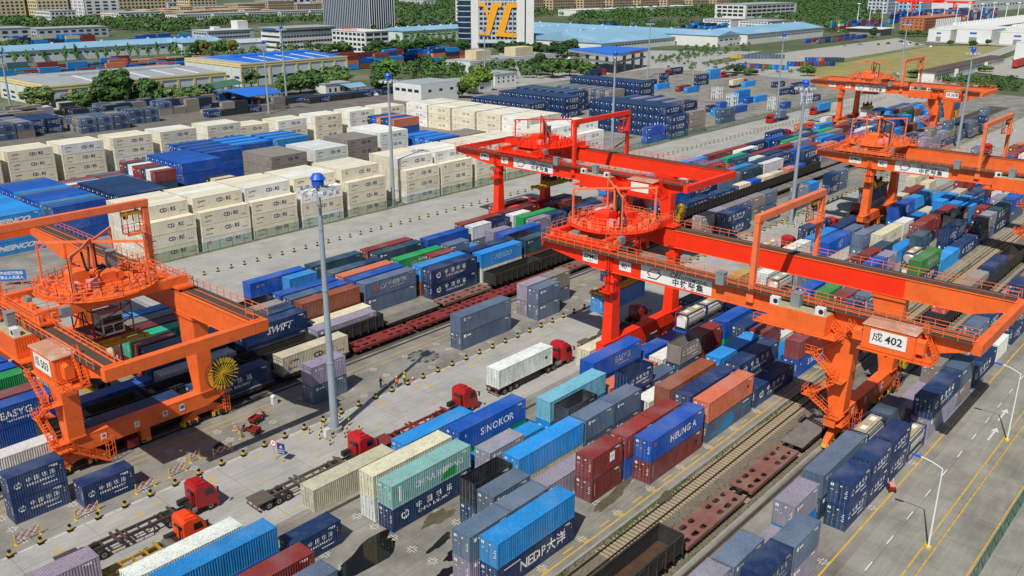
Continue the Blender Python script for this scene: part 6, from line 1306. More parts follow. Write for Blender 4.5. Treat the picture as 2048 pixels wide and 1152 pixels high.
# weeds by the track
M_WEED = mat('weeds', '#4d5f2c', .9, .4, .5)
b = MB(); rw = random.Random(4)
for _ in range(5200):
    x = 58+rw.random()**1.4*150; y = rw.choice((46.3, 46.5, 42.4, 37.95))+rw.gauss(0, .22); z = -.24; h = rw.uniform(.08, .34)*(1 if y > 46 else .6)
    if math.sin(x*.55)+math.sin(x*.17+1)+.3 < rw.uniform(-1.2, 1.4): continue
    a = rw.uniform(0, 6.28); d = Vector((math.cos(a), math.sin(a), 0))*rw.uniform(.06, .2); q = Vector((x, y, z)); b.face([q-d, q+d, q+d*.3+Vector((0,0,h)), q-d*.3+Vector((rw.uniform(-.08,.08), 0, h))])
kind(b.build('weeds', [M_WEED]), 'stuff', 'green weeds growing along the kerb of the bare track')
# ------------------------------------------------------------------ trees and woods
M_BARK = mat('bark', '#4d4236', .9, .3, 2)
def leaf_mat(name, base):
    m = mat(name, base, .75, .35, .35, objcol=True); return m
M_LEAF = leaf_mat('leaves', '#3f5f24'); M_WOOD = mat('woodland_leaves', '#3f5f2a', .8, .45, .05, dirt='#5f7436', damt=.7, dscale=.03)
def crown_mesh(seed, n_cl=24, n_leaf=95, ls=.105, flat=.85):
    r = random.Random(seed); b = MB()
    for c in range(n_cl):
        a = r.uniform(0, 6.28); h = r.uniform(-.75, .95); rad = math.sqrt(max(0, 1-h*h))*r.uniform(.35, .8); cx, cy, cz = rad*math.cos(a), rad*math.sin(a), h*flat*.8
        cr = r.uniform(.24, .42)
        for _ in range(n_leaf):
            u, t = r.uniform(-1, 1), r.uniform(0, 6.28); q = math.sqrt(1-u*u); k = cr*r.uniform(.75, 1.08); p = Vector((cx+k*q*math.cos(t), cy+k*q*math.sin(t), cz+k*u*.8))
            nrm = Vector((q*math.cos(t), q*math.sin(t), u)).normalized()+Vector((r.uniform(-.7,.7), r.uniform(-.7,.7), r.uniform(-.2,.9)))
            nrm.normalize(); x = nrm.orthogonal().normalized(); y = nrm.cross(x); s = ls*r.uniform(.6, 1.3); w_ = r.uniform(.5, .9)
            b.face([p-x*s-y*s*w_, p+x*s-y*s*w_*.4, p+x*s*.8+y*s*w_, p-x*s*.6+y*s*w_*.8])
    me = bpy.data.meshes.new('crown'); me.from_pydata(b.v, [], b.f); me.materials.append(M_LEAF); return me
CROWNS = [crown_mesh(i) for i in range(6)]; POPLAR = crown_mesh(50, 14, 70, .1, 1.0)
b = MB(); b.tube((0,0,0), (.1,.05,.5), .05, 8, 0, .035); b.tube((.1,.05,.5), (.35,.1,.8), .03, 6, 0, .015); b.tube((.1,.05,.5), (-.2,-.15,.85), .03, 6, 0, .015); b.tube((.1,.05,.5), (.05,.25,.9), .025, 6, 0, .012); TRUNK = b.mesh('trunk', [M_BARK])
GREENS = ['#3d5a22', '#48672a', '#557330', '#35501f', '#5f7a35', '#2f4a22']
rt = random.Random(11); NT = [0]; TREES = []
def tree(x, y, h, r_, lab, col=None, slim=False, grp='trees among the buildings'):
    t = empty('tree', (x, y, -.1), rt.uniform(0, 6.28)); tag(t, lab, 'tree', grp); NT[0] += 1
    k = obj('trunk', TRUNK, t); k.scale = (h*.75, h*.75, h*.75)
    c = obj('crown', POPLAR if slim else rt.choice(CROWNS), t, (0, 0, h*.58)); c.scale = (r_, r_*rt.uniform(.85, 1.1), h*.48); c.color = lin(col or rt.choice(GREENS)); return t
def px_tree(u, v, h, r_, lab, **k): p = G(u, v); return tree(p.x, p.y, h, r_, lab, **k)
for (u, v, h, r_, lab, col) in ((240, 213, 17, 9, 'largest dark green tree before the yellow-trimmed warehouse', '#3a5a1f'), (205, 214, 12, 7, 'rounded tree left of the largest dark tree', '#3f5c26'), (300, 210, 12, 6, 'tree right of the largest dark tree', '#42612a'), (85, 222, 11, 7.5, 'pale olive round tree at the left warehouse corner', '#66793f'), (322, 203, 9, 4, 'small yellowish tree before the warehouse doors', '#6f7f35'), (165, 220, 8, 6, 'low bushy tree under the dark tree', '#48652b'), (345, 207, 7, 4.5, 'small olive tree near the green canopy', '#6a7a45'), (365, 208, 6, 4, 'bush by the green canopy', '#5b6f3c'), (400, 208, 7, 4.5, 'olive bush left of the blue shed', '#6a7a45'),
        (503, 176, 10, 5, 'grey-green tree left of warehouse pilasters', '#5a7040'), (570, 190, 9, 6, 'bushy tree behind the blue shed', '#4d6b32'), (600, 188, 10, 7, 'dense bush row tree right of the blue shed', '#45652e'), (630, 185, 10, 7, 'dense tree before the blue-roof warehouse', '#4a6a33'), (655, 178, 8, 6, 'light tree at the warehouse end', '#5c7d3a'), (685, 165, 7, 5, 'round tree at the warehouse right end', '#557a35'),
        (778, 165, 13, 7, 'spreading green tree among red container stacks', '#4f7a2c'), (762, 188, 11, 6, 'dark tree left of the white block', '#3f5f28'), (940, 188, 11, 5.5, 'yellow-green tree right of the white block', '#6f8a2f'), (965, 182, 13, 6.5, 'larger yellow-green tree by the scaffold building', '#647f2c'), (925, 196, 8, 6, 'dark bush right of the white block', '#3d5a26'), (1075, 150, 13, 7, 'dark tree in front of the scaffold building', '#2f4f24'), (1105, 155, 11, 7, 'green tree right of the scaffold building', '#46682c'), (1140, 152, 10, 7, 'bushy tree behind the navy stacks', '#4a6c30'), (1170, 148, 8, 5, 'tall grassy shrub behind the navy stacks', '#6a8040')):
    px_tree(u, v, h, r_, lab, col=col)
for i in range(16): px_tree(735+i*13+rt.uniform(-5, 5), 104+rt.uniform(-6, 10), rt.uniform(8, 12), rt.uniform(6, 9), f'dark round street tree left of the lettered tower, {ORD[i]} from left', col=rt.choice(('#2f4d20', '#375622', '#3f5f28')))
for i in range(14): px_tree(1000+i*11+rt.uniform(-4, 4), 108+rt.uniform(-5, 9), rt.uniform(8, 11), rt.uniform(6, 8.5), f'dark round tree before the lettered tower foot, {ORD[i]} from left', col=rt.choice(('#2f4d20', '#375622')))
for i in range(10): px_tree(640+i*6, 104+rt.uniform(-2, 2), 6, 5, f'tree in the row under the white office, {ORD[i]} from left', col='#35551f')
for i in range(18): px_tree(10+i*20.5+rt.uniform(-5, 5), 126-i*1.0+rt.uniform(-2, 2), rt.uniform(7, 11), 1.9, f'slim young tree before the long blue-roof shed, {ORD[i]} from left', col='#5d8a35', slim=True)
for i in range(9): px_tree(795+i*14, 88-i*.6+rt.uniform(-2, 2), rt.uniform(8, 12), 2.4, f'slim tree before the middle warehouse, {ORD[i]} from left', col='#5d8a35', slim=True)
for i in range(10): px_tree(385+i*9.5+rt.uniform(-3, 3), 108+rt.uniform(-3, 3), rt.uniform(8, 12), 4.5, f'tree around the grey office block, {ORD[i]} from left', col=rt.choice(('#2f4f24', '#6f6a2c', '#4a6f2f')))
for i, (u, v, h, r_) in enumerate(((1615, 152, 7, 5), (1655, 60, 9, 6), (1745, 75, 10, 5), (1945, 95, 6, 4.5), (1900, 92, 5, 3.5), (1975, 90, 5, 3), (1835, 155, 5, 7), (1970, 143, 4, 5), (1820, 72, 6, 6), (1835, 72, 6, 6), (1805, 72, 6, 6), (1850, 73, 5, 5), (1470, 146, 5, 8), (1500, 150, 4, 6))): px_tree(u, v, h, r_, f'lone shrub or tree around the dry field, {ORD[i]} from left')
# woods: one mass
def in_poly(x, y, P):
    c = False
    for (x0, y0), (x1, y1) in zip(P, P[1:]+P[:1]):
        if (y0 > y) != (y1 > y) and x < (x1-x0)*(y-y0)/(y1-y0)+x0: c = not c
    return c
wb = MB(); wr = random.Random(9)
def wood(pix, n, hr=(6, 11)):
    P = [tuple(G(*p).to_2d()) for p in pix]; xs = [p[0] for p in P]; ys = [p[1] for p in P]; k = 0; guard = 0
    while k < n and guard < n*40:
        guard += 1; x, y = wr.uniform(min(xs), max(xs)), wr.uniform(min(ys), max(ys))
        if not in_poly(x, y, P): continue
        k += 1; h = wr.uniform(*hr); r_ = h*.5
        for _ in range(46):
            u, t = wr.uniform(-.6, 1), wr.uniform(0, 6.28); q = math.sqrt(1-u*u)*wr.uniform(.7, 1.05); p = Vector((x+r_*q*math.cos(t), y+r_*q*math.sin(t), h*.55+h*.42*u)); s = h*.13*wr.uniform(.6, 1.4); nn = Vector((q*math.cos(t), q*math.sin(t), u+.4))+Vector((wr.uniform(-.5,.5), wr.uniform(-.5,.5), wr.uniform(-.3,.5))); nn.normalize(); a = nn.orthogonal().normalized(); c = nn.cross(a)
            wb.face([p-a*s-c*s*.7, p+a*s-c*s*.5, p+a*s*.7+c*s*.8, p-a*s*.8+c*s*.7])
wood([(770, 0), (935, 0), (935, 46), (770, 52)], 420); wood([(1140, 36), (1240, 18), (1440, 6), (1452, 36), (1300, 40), (1140, 44)], 520); wood([(1440, 4), (1600, 4), (1760, 8), (1760, 55), (1640, 60), (1560, 40), (1450, 35)], 900, (6, 10)); wood([(0, 36), (100, 46), (330, 40), (340, 66), (200, 62), (0, 52)], 300); wood([(300, 44), (700, 30), (690, 44), (480, 50), (330, 70)], 300, (6, 10)); wood([(1560, -6), (1860, -4), (1790, 20), (1600, 12)], 400, (8, 14)); wood([(1140, 52), (1300, 44), (1300, 52), (1140, 60)], 120, (5, 8)); wood([(1300, 118), (1400, 104), (1520, 100), (1400, 116), (1310, 130)], 90, (1.5, 3)); wood([(1860, 158), (2030, 158), (2040, 182), (1900, 172)], 110, (2, 4)); wood([(1620, 64), (1680, 58), (1760, 60), (1700, 70)], 60, (3, 5))
wood([(300, 110), (700, 66), (735, 92), (690, 112), (560, 122), (400, 128)], 90, (5, 9)); wood([(735, 140), (930, 128), (940, 160), (760, 172)], 60, (4, 8)); wood([(560, 158), (690, 150), (690, 176), (560, 182)], 50, (4, 8)); wood([(120, 208), (420, 196), (420, 206), (130, 220)], 70, (4, 8)); wood([(940, 140), (1180, 132), (1190, 152), (950, 166)], 60, (4, 8)); wood([(700, 62), (930, 50), (935, 62), (760, 74)], 60, (5, 9)); wood([(1070, 66), (1300, 50), (1420, 44), (1420, 52), (1100, 74)], 120, (4, 7)); wood([(0, 96), (60, 92), (60, 104), (0, 110)], 15, (5, 8)); wood([(0, 24), (330, 26), (330, 34), (0, 34)], 120, (7, 11)); wood([(980, 30), (1140, 20), (1140, 32), (990, 44)], 60, (6, 10))
wood([(1330, 128), (1460, 122), (1600, 144), (1600, 152), (1450, 140), (1330, 140)], 60, (1.2, 2.6)); wood([(1350, 96), (1500, 88), (1500, 98), (1360, 108)], 60, (1.5, 3.2))
me = bpy.data.meshes.new('woodland'); me.from_pydata(wb.v, [], wb.f); me.materials.append(M_WOOD); kind(obj('woodland', me), 'stuff', 'green woods spreading behind the warehouses towards the hills')
b = MB(); hr_ = random.Random(2); NXH = 60
for row in range(6):
    pass
hv = []
for i in range(NXH+1):
    for j in range(9):
        x = -200+i*95; y = 2900-i*46; d = j*150; hh = (60+45*math.sin(i*.31)+30*math.sin(i*.83+1))*math.sin(min(1, j/6)*1.57)+hr_.uniform(-6, 6)*(j > 0); hv.append((x+d*.55, y+d*.83, -2+max(0, hh)))
for i in range(NXH):
    for j in range(8): a = i*9+j; b.f.append((a, a+9, a+10, a+1)); b.m.append(0)
b.v = hv; kind(b.build('hills', [mat('hill_forest', '#2f4a38', .95, .35, .006)]), 'structure')
# ------------------------------------------------------------------ buildings
UB = MB(); UB.box(0, 0, 0, 1, 1, 1); 
M_WIN = mat('window_glass', '#27333d', .15, .15, .2, spec=.7); M_WALLW = mat('wall_white', '#d4d5d2', .8, .08, .15, dirt='#a9a49a', damt=.4, dscale=.3); M_WALLG = mat('wall_grey', '#aeb6bd', .8, .08, .1); M_TRIM = mat('yellow_trim', '#dcc98c', .8, .08, .2, dirt='#a8966a', damt=.35, dscale=.4)
M_PANEL = mat('wall_panel', '#c3ccd3', .7, .06, .2); M_ROOFB = mat('roof_pale_blue', '#7fa9c4', .6, .1, .06, dirt='#a9c3d2', damt=.6, dscale=.05); M_ROOFBL = mat('roof_bright_blue', '#1f6ccf', .5, .08, .1); M_ROOFG = mat('roof_grey', '#9aa0a3', .8, .15, .1, dirt='#6d7072', damt=.6, dscale=.2); M_BEIGE = mat('wall_beige', '#c9b998', .85, .1, .1); M_BRICK = mat('wall_brick', '#b06a45', .85, .1, .1); M_DGLASS = mat('curtain_wall', '#16304a', .15, .15, .05, spec=.8); M_FIN = mat('white_fin', '#cfd5da', .6, .05); M_YC = mat('sign_amber', '#e8a21e', .55, .08, .3); M_GREENR = mat('green_canopy', '#3e6b56', .7, .12, .3); M_STEELR = mat('red_steel', '#8a3f30', .7, .15); M_WALLT = mat('wall_tan_tile', '#b9a184', .9, .2, .05, dirt='#8d7a62', damt=.6, dscale=.04)
WINM = UB.mesh('window', [M_WIN]); FINM = UB.mesh('fin', [M_FIN]); PILM = UB.mesh('pilaster', [M_TRIM]); WHM = UB.mesh('band', [M_WALLW])
def piece(name, me, par, x0, y0, z0, x1, y1, z1): o = obj(name, me, par, (x0, y0, z0)); o.scale = (x1-x0, y1-y0, z1-z0); return o
def bld(name, label, x0, y0, x1, y1, h, wall, roof=None, cat='building', grp=None, rz=0, gable=None, over=.4):
    t = empty(name, (x0, y0, -.4), rz); tag(t, label, cat, grp); b = MB(); b.box(0, 0, 0, x1-x0, y1-y0, h+.4); b.build('wall', [wall], t); Lx, Ly = x1-x0, y1-y0
    b = MB()
    if gable == 'x': b.prism([(-over, h+.4), (Ly+over, h+.4), (Ly/2, h+.4+Ly*.09)], 'x', -over, Lx+over)
    elif gable == 'y': b.prism([(-over, h+.4), (Lx+over, h+.4), (Lx/2, h+.4+Lx*.09)], 'y', -over, Ly+over)
    else: b.box(-over, -over, h+.402, Lx+over, Ly+over, h+.8)
    b.build('roof', [roof or M_ROOFG], t); t['dims'] = (Lx, Ly, h); return t
def win_y(t, x0, x1, z0, z1, nx, nz, fw=.62, fh=.55, y=-.06, me=None, name='window'):     # on the -Y face (local coords)
    for i in range(nx):
        for k in range(nz):
            dx, dz = (x1-x0)/nx, (z1-z0)/nz; a, c = x0+dx*(i+.5-fw/2), z0+dz*(k+.5-fh/2)+.4; piece(name, me or WINM, t, a, y, c, a+dx*fw, .1, c+dz*fh)
def win_x(t, y0, y1, z0, z1, ny, nz, fw=.62, fh=.55, x=-.06, me=None, name='window'):     # on the -X face
    for i in range(ny):
        for k in range(nz):
            dy, dz = (y1-y0)/ny, (z1-z0)/nz; a, c = y0+dy*(i+.5-fw/2), z0+dz*(k+.5-fh/2)+.4; piece(name, me or WINM, t, x, a, c, .1, a+dy*fw, c+dz*fh)
def warehouse(label, x0, y0, x1, y1, h, roofm, bright):
    t = bld('warehouse', label, x0, y0, x1, y1, h, M_PANEL, M_ROOFG, over=-.6); Lx, Ly = x1-x0, y1-y0
    b = MB(); b.box(-.35, -.35, h-1.5, Lx+.35, 0, h+.3); b.box(-.35, 0, h-1.5, 0, Ly, h+.3); b.box(-.5, -.5, h-.3, Lx+.5, .2, h+.35); b.box(-.5, .2, h-.3, .2, Ly, h+.35); b.build('cornice', [M_TRIM], t, (0, 0, .42))
    n = int(Lx/8.8)
    for i in range(n+1): piece('pilaster', PILM, t, Lx*i/n-.6, -.3, 0, Lx*i/n+.6, .1, h-1.1)
    m_ = int(Ly/9)
    for i in range(1, m_+1): piece('pilaster', PILM, t, -.3, Ly*i/m_-.6, 0, .1, Ly*i/m_+.6, h-1.1)
    win_y(t, 0, Lx, h*.28, h*.45, n, 1, .62, .62); win_x(t, 0, Ly, h*.3, h*.48, m_, 1, .5, .6); win_x(t, 0, Ly, h*.05, h*.22, m_, 1, .5, .6)
    b = MB(); b.prism([(2, h+.82), (Ly-3, h+.82), (Ly/2, h+2.0)], 'x', Lx*.12, Lx*.98); b.build('roof_sheet', [roofm], t)
    b = MB(); b.prism([(Ly/2-2.4, h+1.4), (Ly/2+2.4, h+1.4), (Ly/2+2.0, h+2.9), (Ly/2, h+3.4), (Ly/2-2.0, h+2.9)], 'x', Lx*.18, Lx*.9); b.build('roof_monitor', [bright], t)
    for k in range(5): b = MB(); x = Lx*(.25+.15*k); b.hexa([(x-.8,2.4,h+.9),(x+.8,2.4,h+.9),(x+.8,Ly/2-3,h+1.9),(x-.8,Ly/2-3,h+1.9),(x-.8,2.4,h+.98),(x+.8,2.4,h+.98),(x+.8,Ly/2-3,h+1.98),(x-.8,Ly/2-3,h+1.98)]); b.build('skylight', [M_WALLW], t)
    return t
warehouse('long grey-roofed warehouse with yellow cornice and pilasters at left', 168, 428, 257, 487, 9.4, M_ROOFG, M_ROOFG)
warehouse('blue-roofed warehouse with yellow cornice behind the blue shed', 273, 438, 345, 496, 11.6, M_ROOFBL, M_ROOFBL)
# open sheds
def canopy(name, label, pix, zr, m, posts, pm, slope=1.0):
    P = [G(u, v, zr) for u, v in pix]; c = sum(P, Vector())/4; t = empty(name, (c.x, c.y, 0)); tag(t, label, 'shed'); b = MB(); q = [p-Vector((c.x, c.y, 0)) for p in P]
    mid0, mid1 = (q[0]+q[3])/2+Vector((0,0,slope)), (q[1]+q[2])/2+Vector((0,0,slope))
    for a in ((q[0], q[1], mid1, mid0), (mid0, mid1, q[2], q[3])): b.face(a); b.face([p-Vector((0,0,.18)) for p in a])
    b.build('roof', [m], t)
    for i in range(posts):
        for s in (0, 1):
            f = (i+.5)/posts; p = (q[0] if s == 0 else q[3]).lerp(q[1] if s == 0 else q[2], f); b = MB(); b.beam((p.x*.97, p.y*.97, 0), (p.x*.97, p.y*.97, zr-.1), .3, .3); b.build('post', [pm], t)
    return t
canopy('open_shed', 'open shed with a bright blue roof on red steel posts', [(496, 194), (567, 185), (512, 173), (423, 182)], 6.5, M_ROOFBL, 5, M_STEELR); canopy('green_canopy', 'green curved canopy beside the yellow-trimmed warehouse', [(420, 180), (488, 166), (450, 161), (382, 173)], 5.5, M_GREENR, 4, M_GREYBOX, 1.6)
canopy('small_canopy', 'small pale roof on posts beside the little white house', [(700, 176), (733, 172), (722, 164), (676, 168)], 4.2, M_ROOFB, 3, M_GREYBOX, .2)
t = bld('white_house', 'little white house beside the dark old boxes', *G(652, 188).to_2d(), *(G(652, 188).to_2d()+Vector((16, 9))), 4.6, M_WALLW); win_y(t, 1, 15, .3, 3, 4, 1, .35, .7)
t = bld('white_block', 'plain white block with dark window rows behind the cream boxes', 293, 317, 318, 337, 8.4, M_WALLW, M_ROOFG, over=-.3); win_x(t, 1, 19, 4.3, 6.6, 4, 1, .7, .6); win_y(t, 2, 24, 4.4, 6.4, 3, 1, .28, .6)
t = bld('low_block', 'low flat-roofed annex behind the white block', 318, 326, 352, 352, 4.5, M_WALLW, M_ROOFG); win_y(t, 2, 30, 1, 3.5, 4, 1, .4, .5)
t = bld('scaffold_building', 'long low white building wrapped in scaffolding under construction', 414, 402, 500, 424, 6.0, M_WALLW, M_ROOFG, over=.0); win_y(t, 1, 85, .8, 4.8, 16, 1, .3, .5)
for (a, c) in ((10, 24), (48, 66)): b = MB(); b.box(a, 4, 6.8, c, 14, 12.5); b.build('stair_block', [M_BEIGE], t)
sb = MB()
for i in range(44): sb.beam((i*2, -.8, 0), (i*2, -.8, 8), .1, .1)
for z in (2, 4, 6, 8): sb.beam((0, -.8, z), (86, -.8, z), .1, .1)
sb.build('scaffolding', [M_GREYBOX], t)
t = bld('scaffold_annex', 'small white annex in scaffolding right of the yellow-green trees', *G(990, 172).to_2d(), *(G(990, 172).to_2d()+Vector((18, 16))), 6, M_WALLW); win_y(t, 1, 17, 1, 5, 4, 2, .3, .5)
# offices
t = bld('grey_office', 'pale grey four-storey office block with horizontal window bands', 403, 692, 447, 716, 13.6, M_WALLG, M_WALLG); win_y(t, 1, 40, .6, 13, 14, 4, .8, .42); win_x(t, 1, 22, .6, 13, 5, 4, .75, .42); b = MB(); b.box(34, 8, 14, 44, 18, 21); b.build('stair_head', [M_WALLW], t); b = MB(); b.box(10, 6, 14, 16, 12, 17); b.build('plant_room', [M_WALLW], t)
t = bld('white_office', 'wide white office with long ribbon windows and a flat roof', 424, 620, 478, 646, 17.6, M_WALLW, M_ROOFG, over=1.6); win_y(t, .5, 53.5, .8, 17.4, 1, 4, .985, .4); win_x(t, .5, 25.5, .8, 17.4, 1, 4, .98, .4)
for k in range(18): piece('mullion', FINM, t, 3*k+.3, -.12, 1, 3*k+.55, .0, 17)
me = text_mesh('现代物流中心', 3.2, .03); me.materials.append(M_SIGNB); e = obj('roof_lettering', me, t, (-1.2, 13, 16.6)); e.rotation_euler = (R(90), 0, R(-90))
t = bld('gridded_office', 'white gridded office with red roof lettering', 464, 564, 488, 606, 15.8, M_WALLW, M_WALLW); win_y(t, .5, 23.5, .3, 15.5, 3, 4, .84, .55); win_x(t, .5, 41.5, .3, 15.5, 8, 4, .7, .55); me = text_mesh('中国铁路国际物流', 2.6, .04); me.materials.append(M_REDTXT); e = obj('roof_lettering', me, t, (-.4, 20, 18.0)); e.rotation_euler = (R(90), 0, R(-90))
p = G(741, 66); t = bld('dark_tower', 'dark glass tower with white vertical fins behind the offices', p.x, p.y, p.x+34, p.y+78, 62, M_DGLASS, M_WALLG)
for i in range(27): piece('fin', FINM, t, -.5, 78*i/26-.22, 0, .0, 78*i/26+.22, 62)
for i in range(12): piece('fin', FINM, t, 34*i/11-.22, -.5, 0, 34*i/11+.22, .0, 62)
# lettered tower
dirv = Vector((36, -37)).normalized(); ang = math.atan2(dirv.y, dirv.x); t = empty('lettered_tower', (557, 539, -.4), ang); tag(t, 'tall office tower with huge amber letters on its gridded front', 'building'); LT = 52.5; HT = 66
b = MB(); b.box(6.2, .6, 0, 38.3, 22, HT); b.build('wall', [mat('tower_grid', '#aab3bd', .7, .06)], t); b = MB(); b.box(0, 0, 0, 6.2, 24, HT); b.build('white_pier', [M_WALLW], t); b = MB(); b.box(38.3, 0, 0, LT, 24, HT); b.build('white_slab', [M_WALLW], t); b = MB(); b.box(44.8, -.05, 2, 45.9, .02, HT-3); b.build('window_strip', [M_WIN], t)
b = MB(); b.tube((-3, 9, 0), (-3, 9, HT), 8.0, 24); b.build('glass_bay', [M_DGLASS], t)
for k in range(15): b = MB(); b.tube((-3, 9, 4.4*k+3.2), (-3, 9, 4.4*k+3.9), 8.15, 24); b.build('floor_band', [M_WALLG], t)
for i in range(9):
    for k in range(15): x = 6.8+3.5*i; z = 7.5+3.9*k; piece('window', WINM, t, x+.4, .5, z, x+2.9, .7, z+2.1)
b = MB(); b.box(5, -2.5, 4.6, 40, .6, 5.6); b.build('entrance_canopy', [M_WALLG], t); win_y(t, 6.5, 38, .2, 4.2, 8, 1, .8, .8, .5)
def amber(pts): b = MB(); b.prism(pts, 'y', -.5, .35); return b.build('amber_letter', [M_YC], t)
X = lambda a: 6.2+32.1*(a-265)/(585-265); Z = lambda v: 4.4+38.0*(365-v)/365
amber([(X(268), Z(52)), (X(320), Z(52)), (X(350), Z(150)), (X(378), Z(55)), (X(463), Z(55)), (X(455), Z(88)), (X(428), Z(90)), (X(357), Z(306)), (X(268), Z(300)), (X(268), Z(272)), (X(322), Z(272)), (X(343), Z(185)), (X(305), Z(82)), (X(268), Z(82))])
amber([(X(497), Z(57)), (X(583), Z(57)), (X(583), Z(90)), (X(540), Z(92)), (X(480), Z(282)), (X(583), Z(286)), (X(583), Z(322)), (X(410), Z(310))])
# blue-roofed warehouses
def blue_wh(label, x0, y0, x1, y1, h, g, wall=None, wins=8):
    t = bld('blue_roof_warehouse', label, x0, y0, x1, y1, h, wall or M_WALLW, M_ROOFB, gable=g, over=.8); win_y(t, 2, x1-x0-2, h*.45, h*.72, wins, 1, .7, .5); 
    for k in range(6): f = (k+.5)/6; piece('roof_vent', WHM, t, (x1-x0)*f-.7 if g == 'x' else (x1-x0)/2-.7, (y1-y0)/2-.7 if g == 'x' else (y1-y0)*f-.7, h+.4+((y1-y0) if g == 'x' else (x1-x0))*.09-.3, (x1-x0)*f+.7 if g == 'x' else (x1-x0)/2+.7, (y1-y0)/2+.7 if g == 'x' else (y1-y0)*f+.7, h+1.2+((y1-y0) if g == 'x' else (x1-x0))*.09)
    return t
blue_wh('long pale-blue-roofed shed behind the coloured container rows at left', 150, 672, 368, 705, 7.6, 'x', M_PANEL, 40); blue_wh('pale-blue-roofed warehouse left of the lettered tower', 556, 624, 640, 655, 10.2, 'x', M_PANEL, 12); blue_wh('broad pale-blue-roofed hall right of the lettered tower', 600, 436, 712, 520, 6.6, 'x', M_WALLW, 24); blue_wh('long pale-blue-roofed hall behind the broad hall', 716, 396, 755, 632, 9.0, 'y', M_WALLW, 4); blue_wh('blue-roofed hall with long white wall right of centre', 758, 390, 922, 440, 9.0, 'x', M_WALLW, 34); blue_wh('low blue-roofed hall between broad and long halls', 640, 530, 712, 600, 6, 'x', M_WALLW, 8); blue_wh('small pale-blue shed left of the grey office', 362, 660, 398, 690, 8, 'x', M_PANEL, 5)
t = bld('metal_shed', 'small grey metal shed in front of the grey office', 400, 640, 432, 664, 7, M_WALLG, M_WALLG, gable='x')
# gate
P = [G(u, v, 11.5) for u, v in ((1226, 111), (1298, 98), (1220, 93), (1139, 99))]; c = sum(P, Vector())/4; t = empty('gate_canopy', (c.x, c.y, 0)); tag(t, 'entrance gate with a bright blue slab roof and red lettering', 'gate building'); q = [p-Vector((c.x, c.y, 0)) for p in P]
b = MB(); b.hexa(q+[p+Vector((0,0,.5)) for p in q]); b.build('roof', [M_ROOFBL], t); b = MB(); b.hexa([p*.985-Vector((0,0,1.4)) for p in q]+[p*1.0-Vector((0,0,.02)) for p in q]); b.build('fascia', [M_WALLG], t)
for f in (.08, .36, .64, .92):
    for a_, b_ in ((0, 1), (3, 2)): p = q[a_].lerp(q[b_], f)*.88; b = MB(); b.box(p.x-.8, p.y-.8, 0, p.x+.8, p.y+.8, 10.2); b.build('column', [M_GREYBOX], t)
b = MB(); b.beam((q[0]*.9).to_2d().to_3d()+Vector((0,0,6.5)), (q[1]*.9).to_2d().to_3d()+Vector((0,0,6.5)), 1.5, 1.2); b.beam((q[0]*.9).to_2d().to_3d()+Vector((0,0,6.5)), (q[3]*.9).to_2d().to_3d()+Vector((0,0,6.5)), 1.5, 1.2); b.build('truss', [M_GREYBOX], t)
me = text_mesh('成都铁路 集装箱站', 2.1, .04); me.materials.append(M_REDTXT); dq = q[1]-q[0]; e = obj('roof_lettering', me, t, tuple(q[0].lerp(q[1], .62)+Vector((0,-.4,-.7)))); e.rotation_euler = (R(90), 0, math.atan2(dq.y, dq.x))
# right side: offices, brick block, halls, white houses
t = bld('white_office_low', 'white low office left of its twin beyond the halls', 1012, 544, 1035, 582, 8.5, M_WALLW); win_x(t, 1, 36, 1, 8, 9, 2, .7, .4); t = bld('white_office_low', 'white low office right of its twin beyond the halls', 1020, 500, 1075, 538, 7.5, M_WALLW); win_y(t, 1, 54, 1, 7, 14, 2, .7, .4); win_x(t, 1, 36, 1, 7, 9, 2, .7, .4)
t = bld('framed_office', 'wide white-framed office with dark glass at the wood edge', 1232, 640, 1400, 690, 19, M_WALLW); win_y(t, 4, 160, 2, 18, 10, 3, .86, .6); win_x(t, 3, 47, 2, 18, 5, 3, .8, .6)
t = bld('brick_office', 'orange-brown brick office block at upper right', 1045, 331, 1180, 356, 15.5, M_BRICK, M_BRICK); win_x(t, 1, 24, 1, 15, 5, 4, .35, .45); win_y(t, 6, 130, 1, 13, 14, 4, .6, .55); 
for k in range(14): piece('fin', FINM, t, 40+6.5*k, -1.2, 1, 41.5+6.5*k, 0, 14)
def hall(label, x0, y0, x1, y1, h, door=True):
    t = bld('white_hall', label, x0, y0, x1, y1, h, M_WALLW, M_WALLW, over=.2); Ly = y1-y0; b = MB(); b.box(-.15, Ly*.4, 0, .0, Ly*.62, h*.45); b.build('door', [M_GREYBOX], t)
    b = MB(); b.box(-.2, Ly*.42, h*.68, -.02, Ly*.62, h*.82); b.build('sign', [M_SIGNB], t); return t
hall('white hall front with a blue sign at upper right', 926, 268, 960, 288, 10.5); hall('largest blank white hall front at upper right', 928, 233, 1000, 263, 12); hall('white hall front right of the largest one', 930, 196, 960, 226, 10.5); hall('white hall cut by the right picture edge', 752, 120, 800, 171, 12.6)
for i, (y0, y1, lab) in enumerate(((262, 300, 'long white sawtooth roof running back behind the halls'), (205, 250, 'second long white sawtooth roof behind the halls'))):
    t = bld('long_hall', lab, 975, y0, 1420, y1, 10, M_WALLW, M_WALLW, gable='x', over=1.0); win_y(t, 2, 440, 6, 9, 60, 1, .5, .7)
    for k in range(44): piece('roof_monitor', WHM, t, 5+10*k, (y1-y0)/2-2, 11, 9+10*k, (y1-y0)/2+2, 15.4)
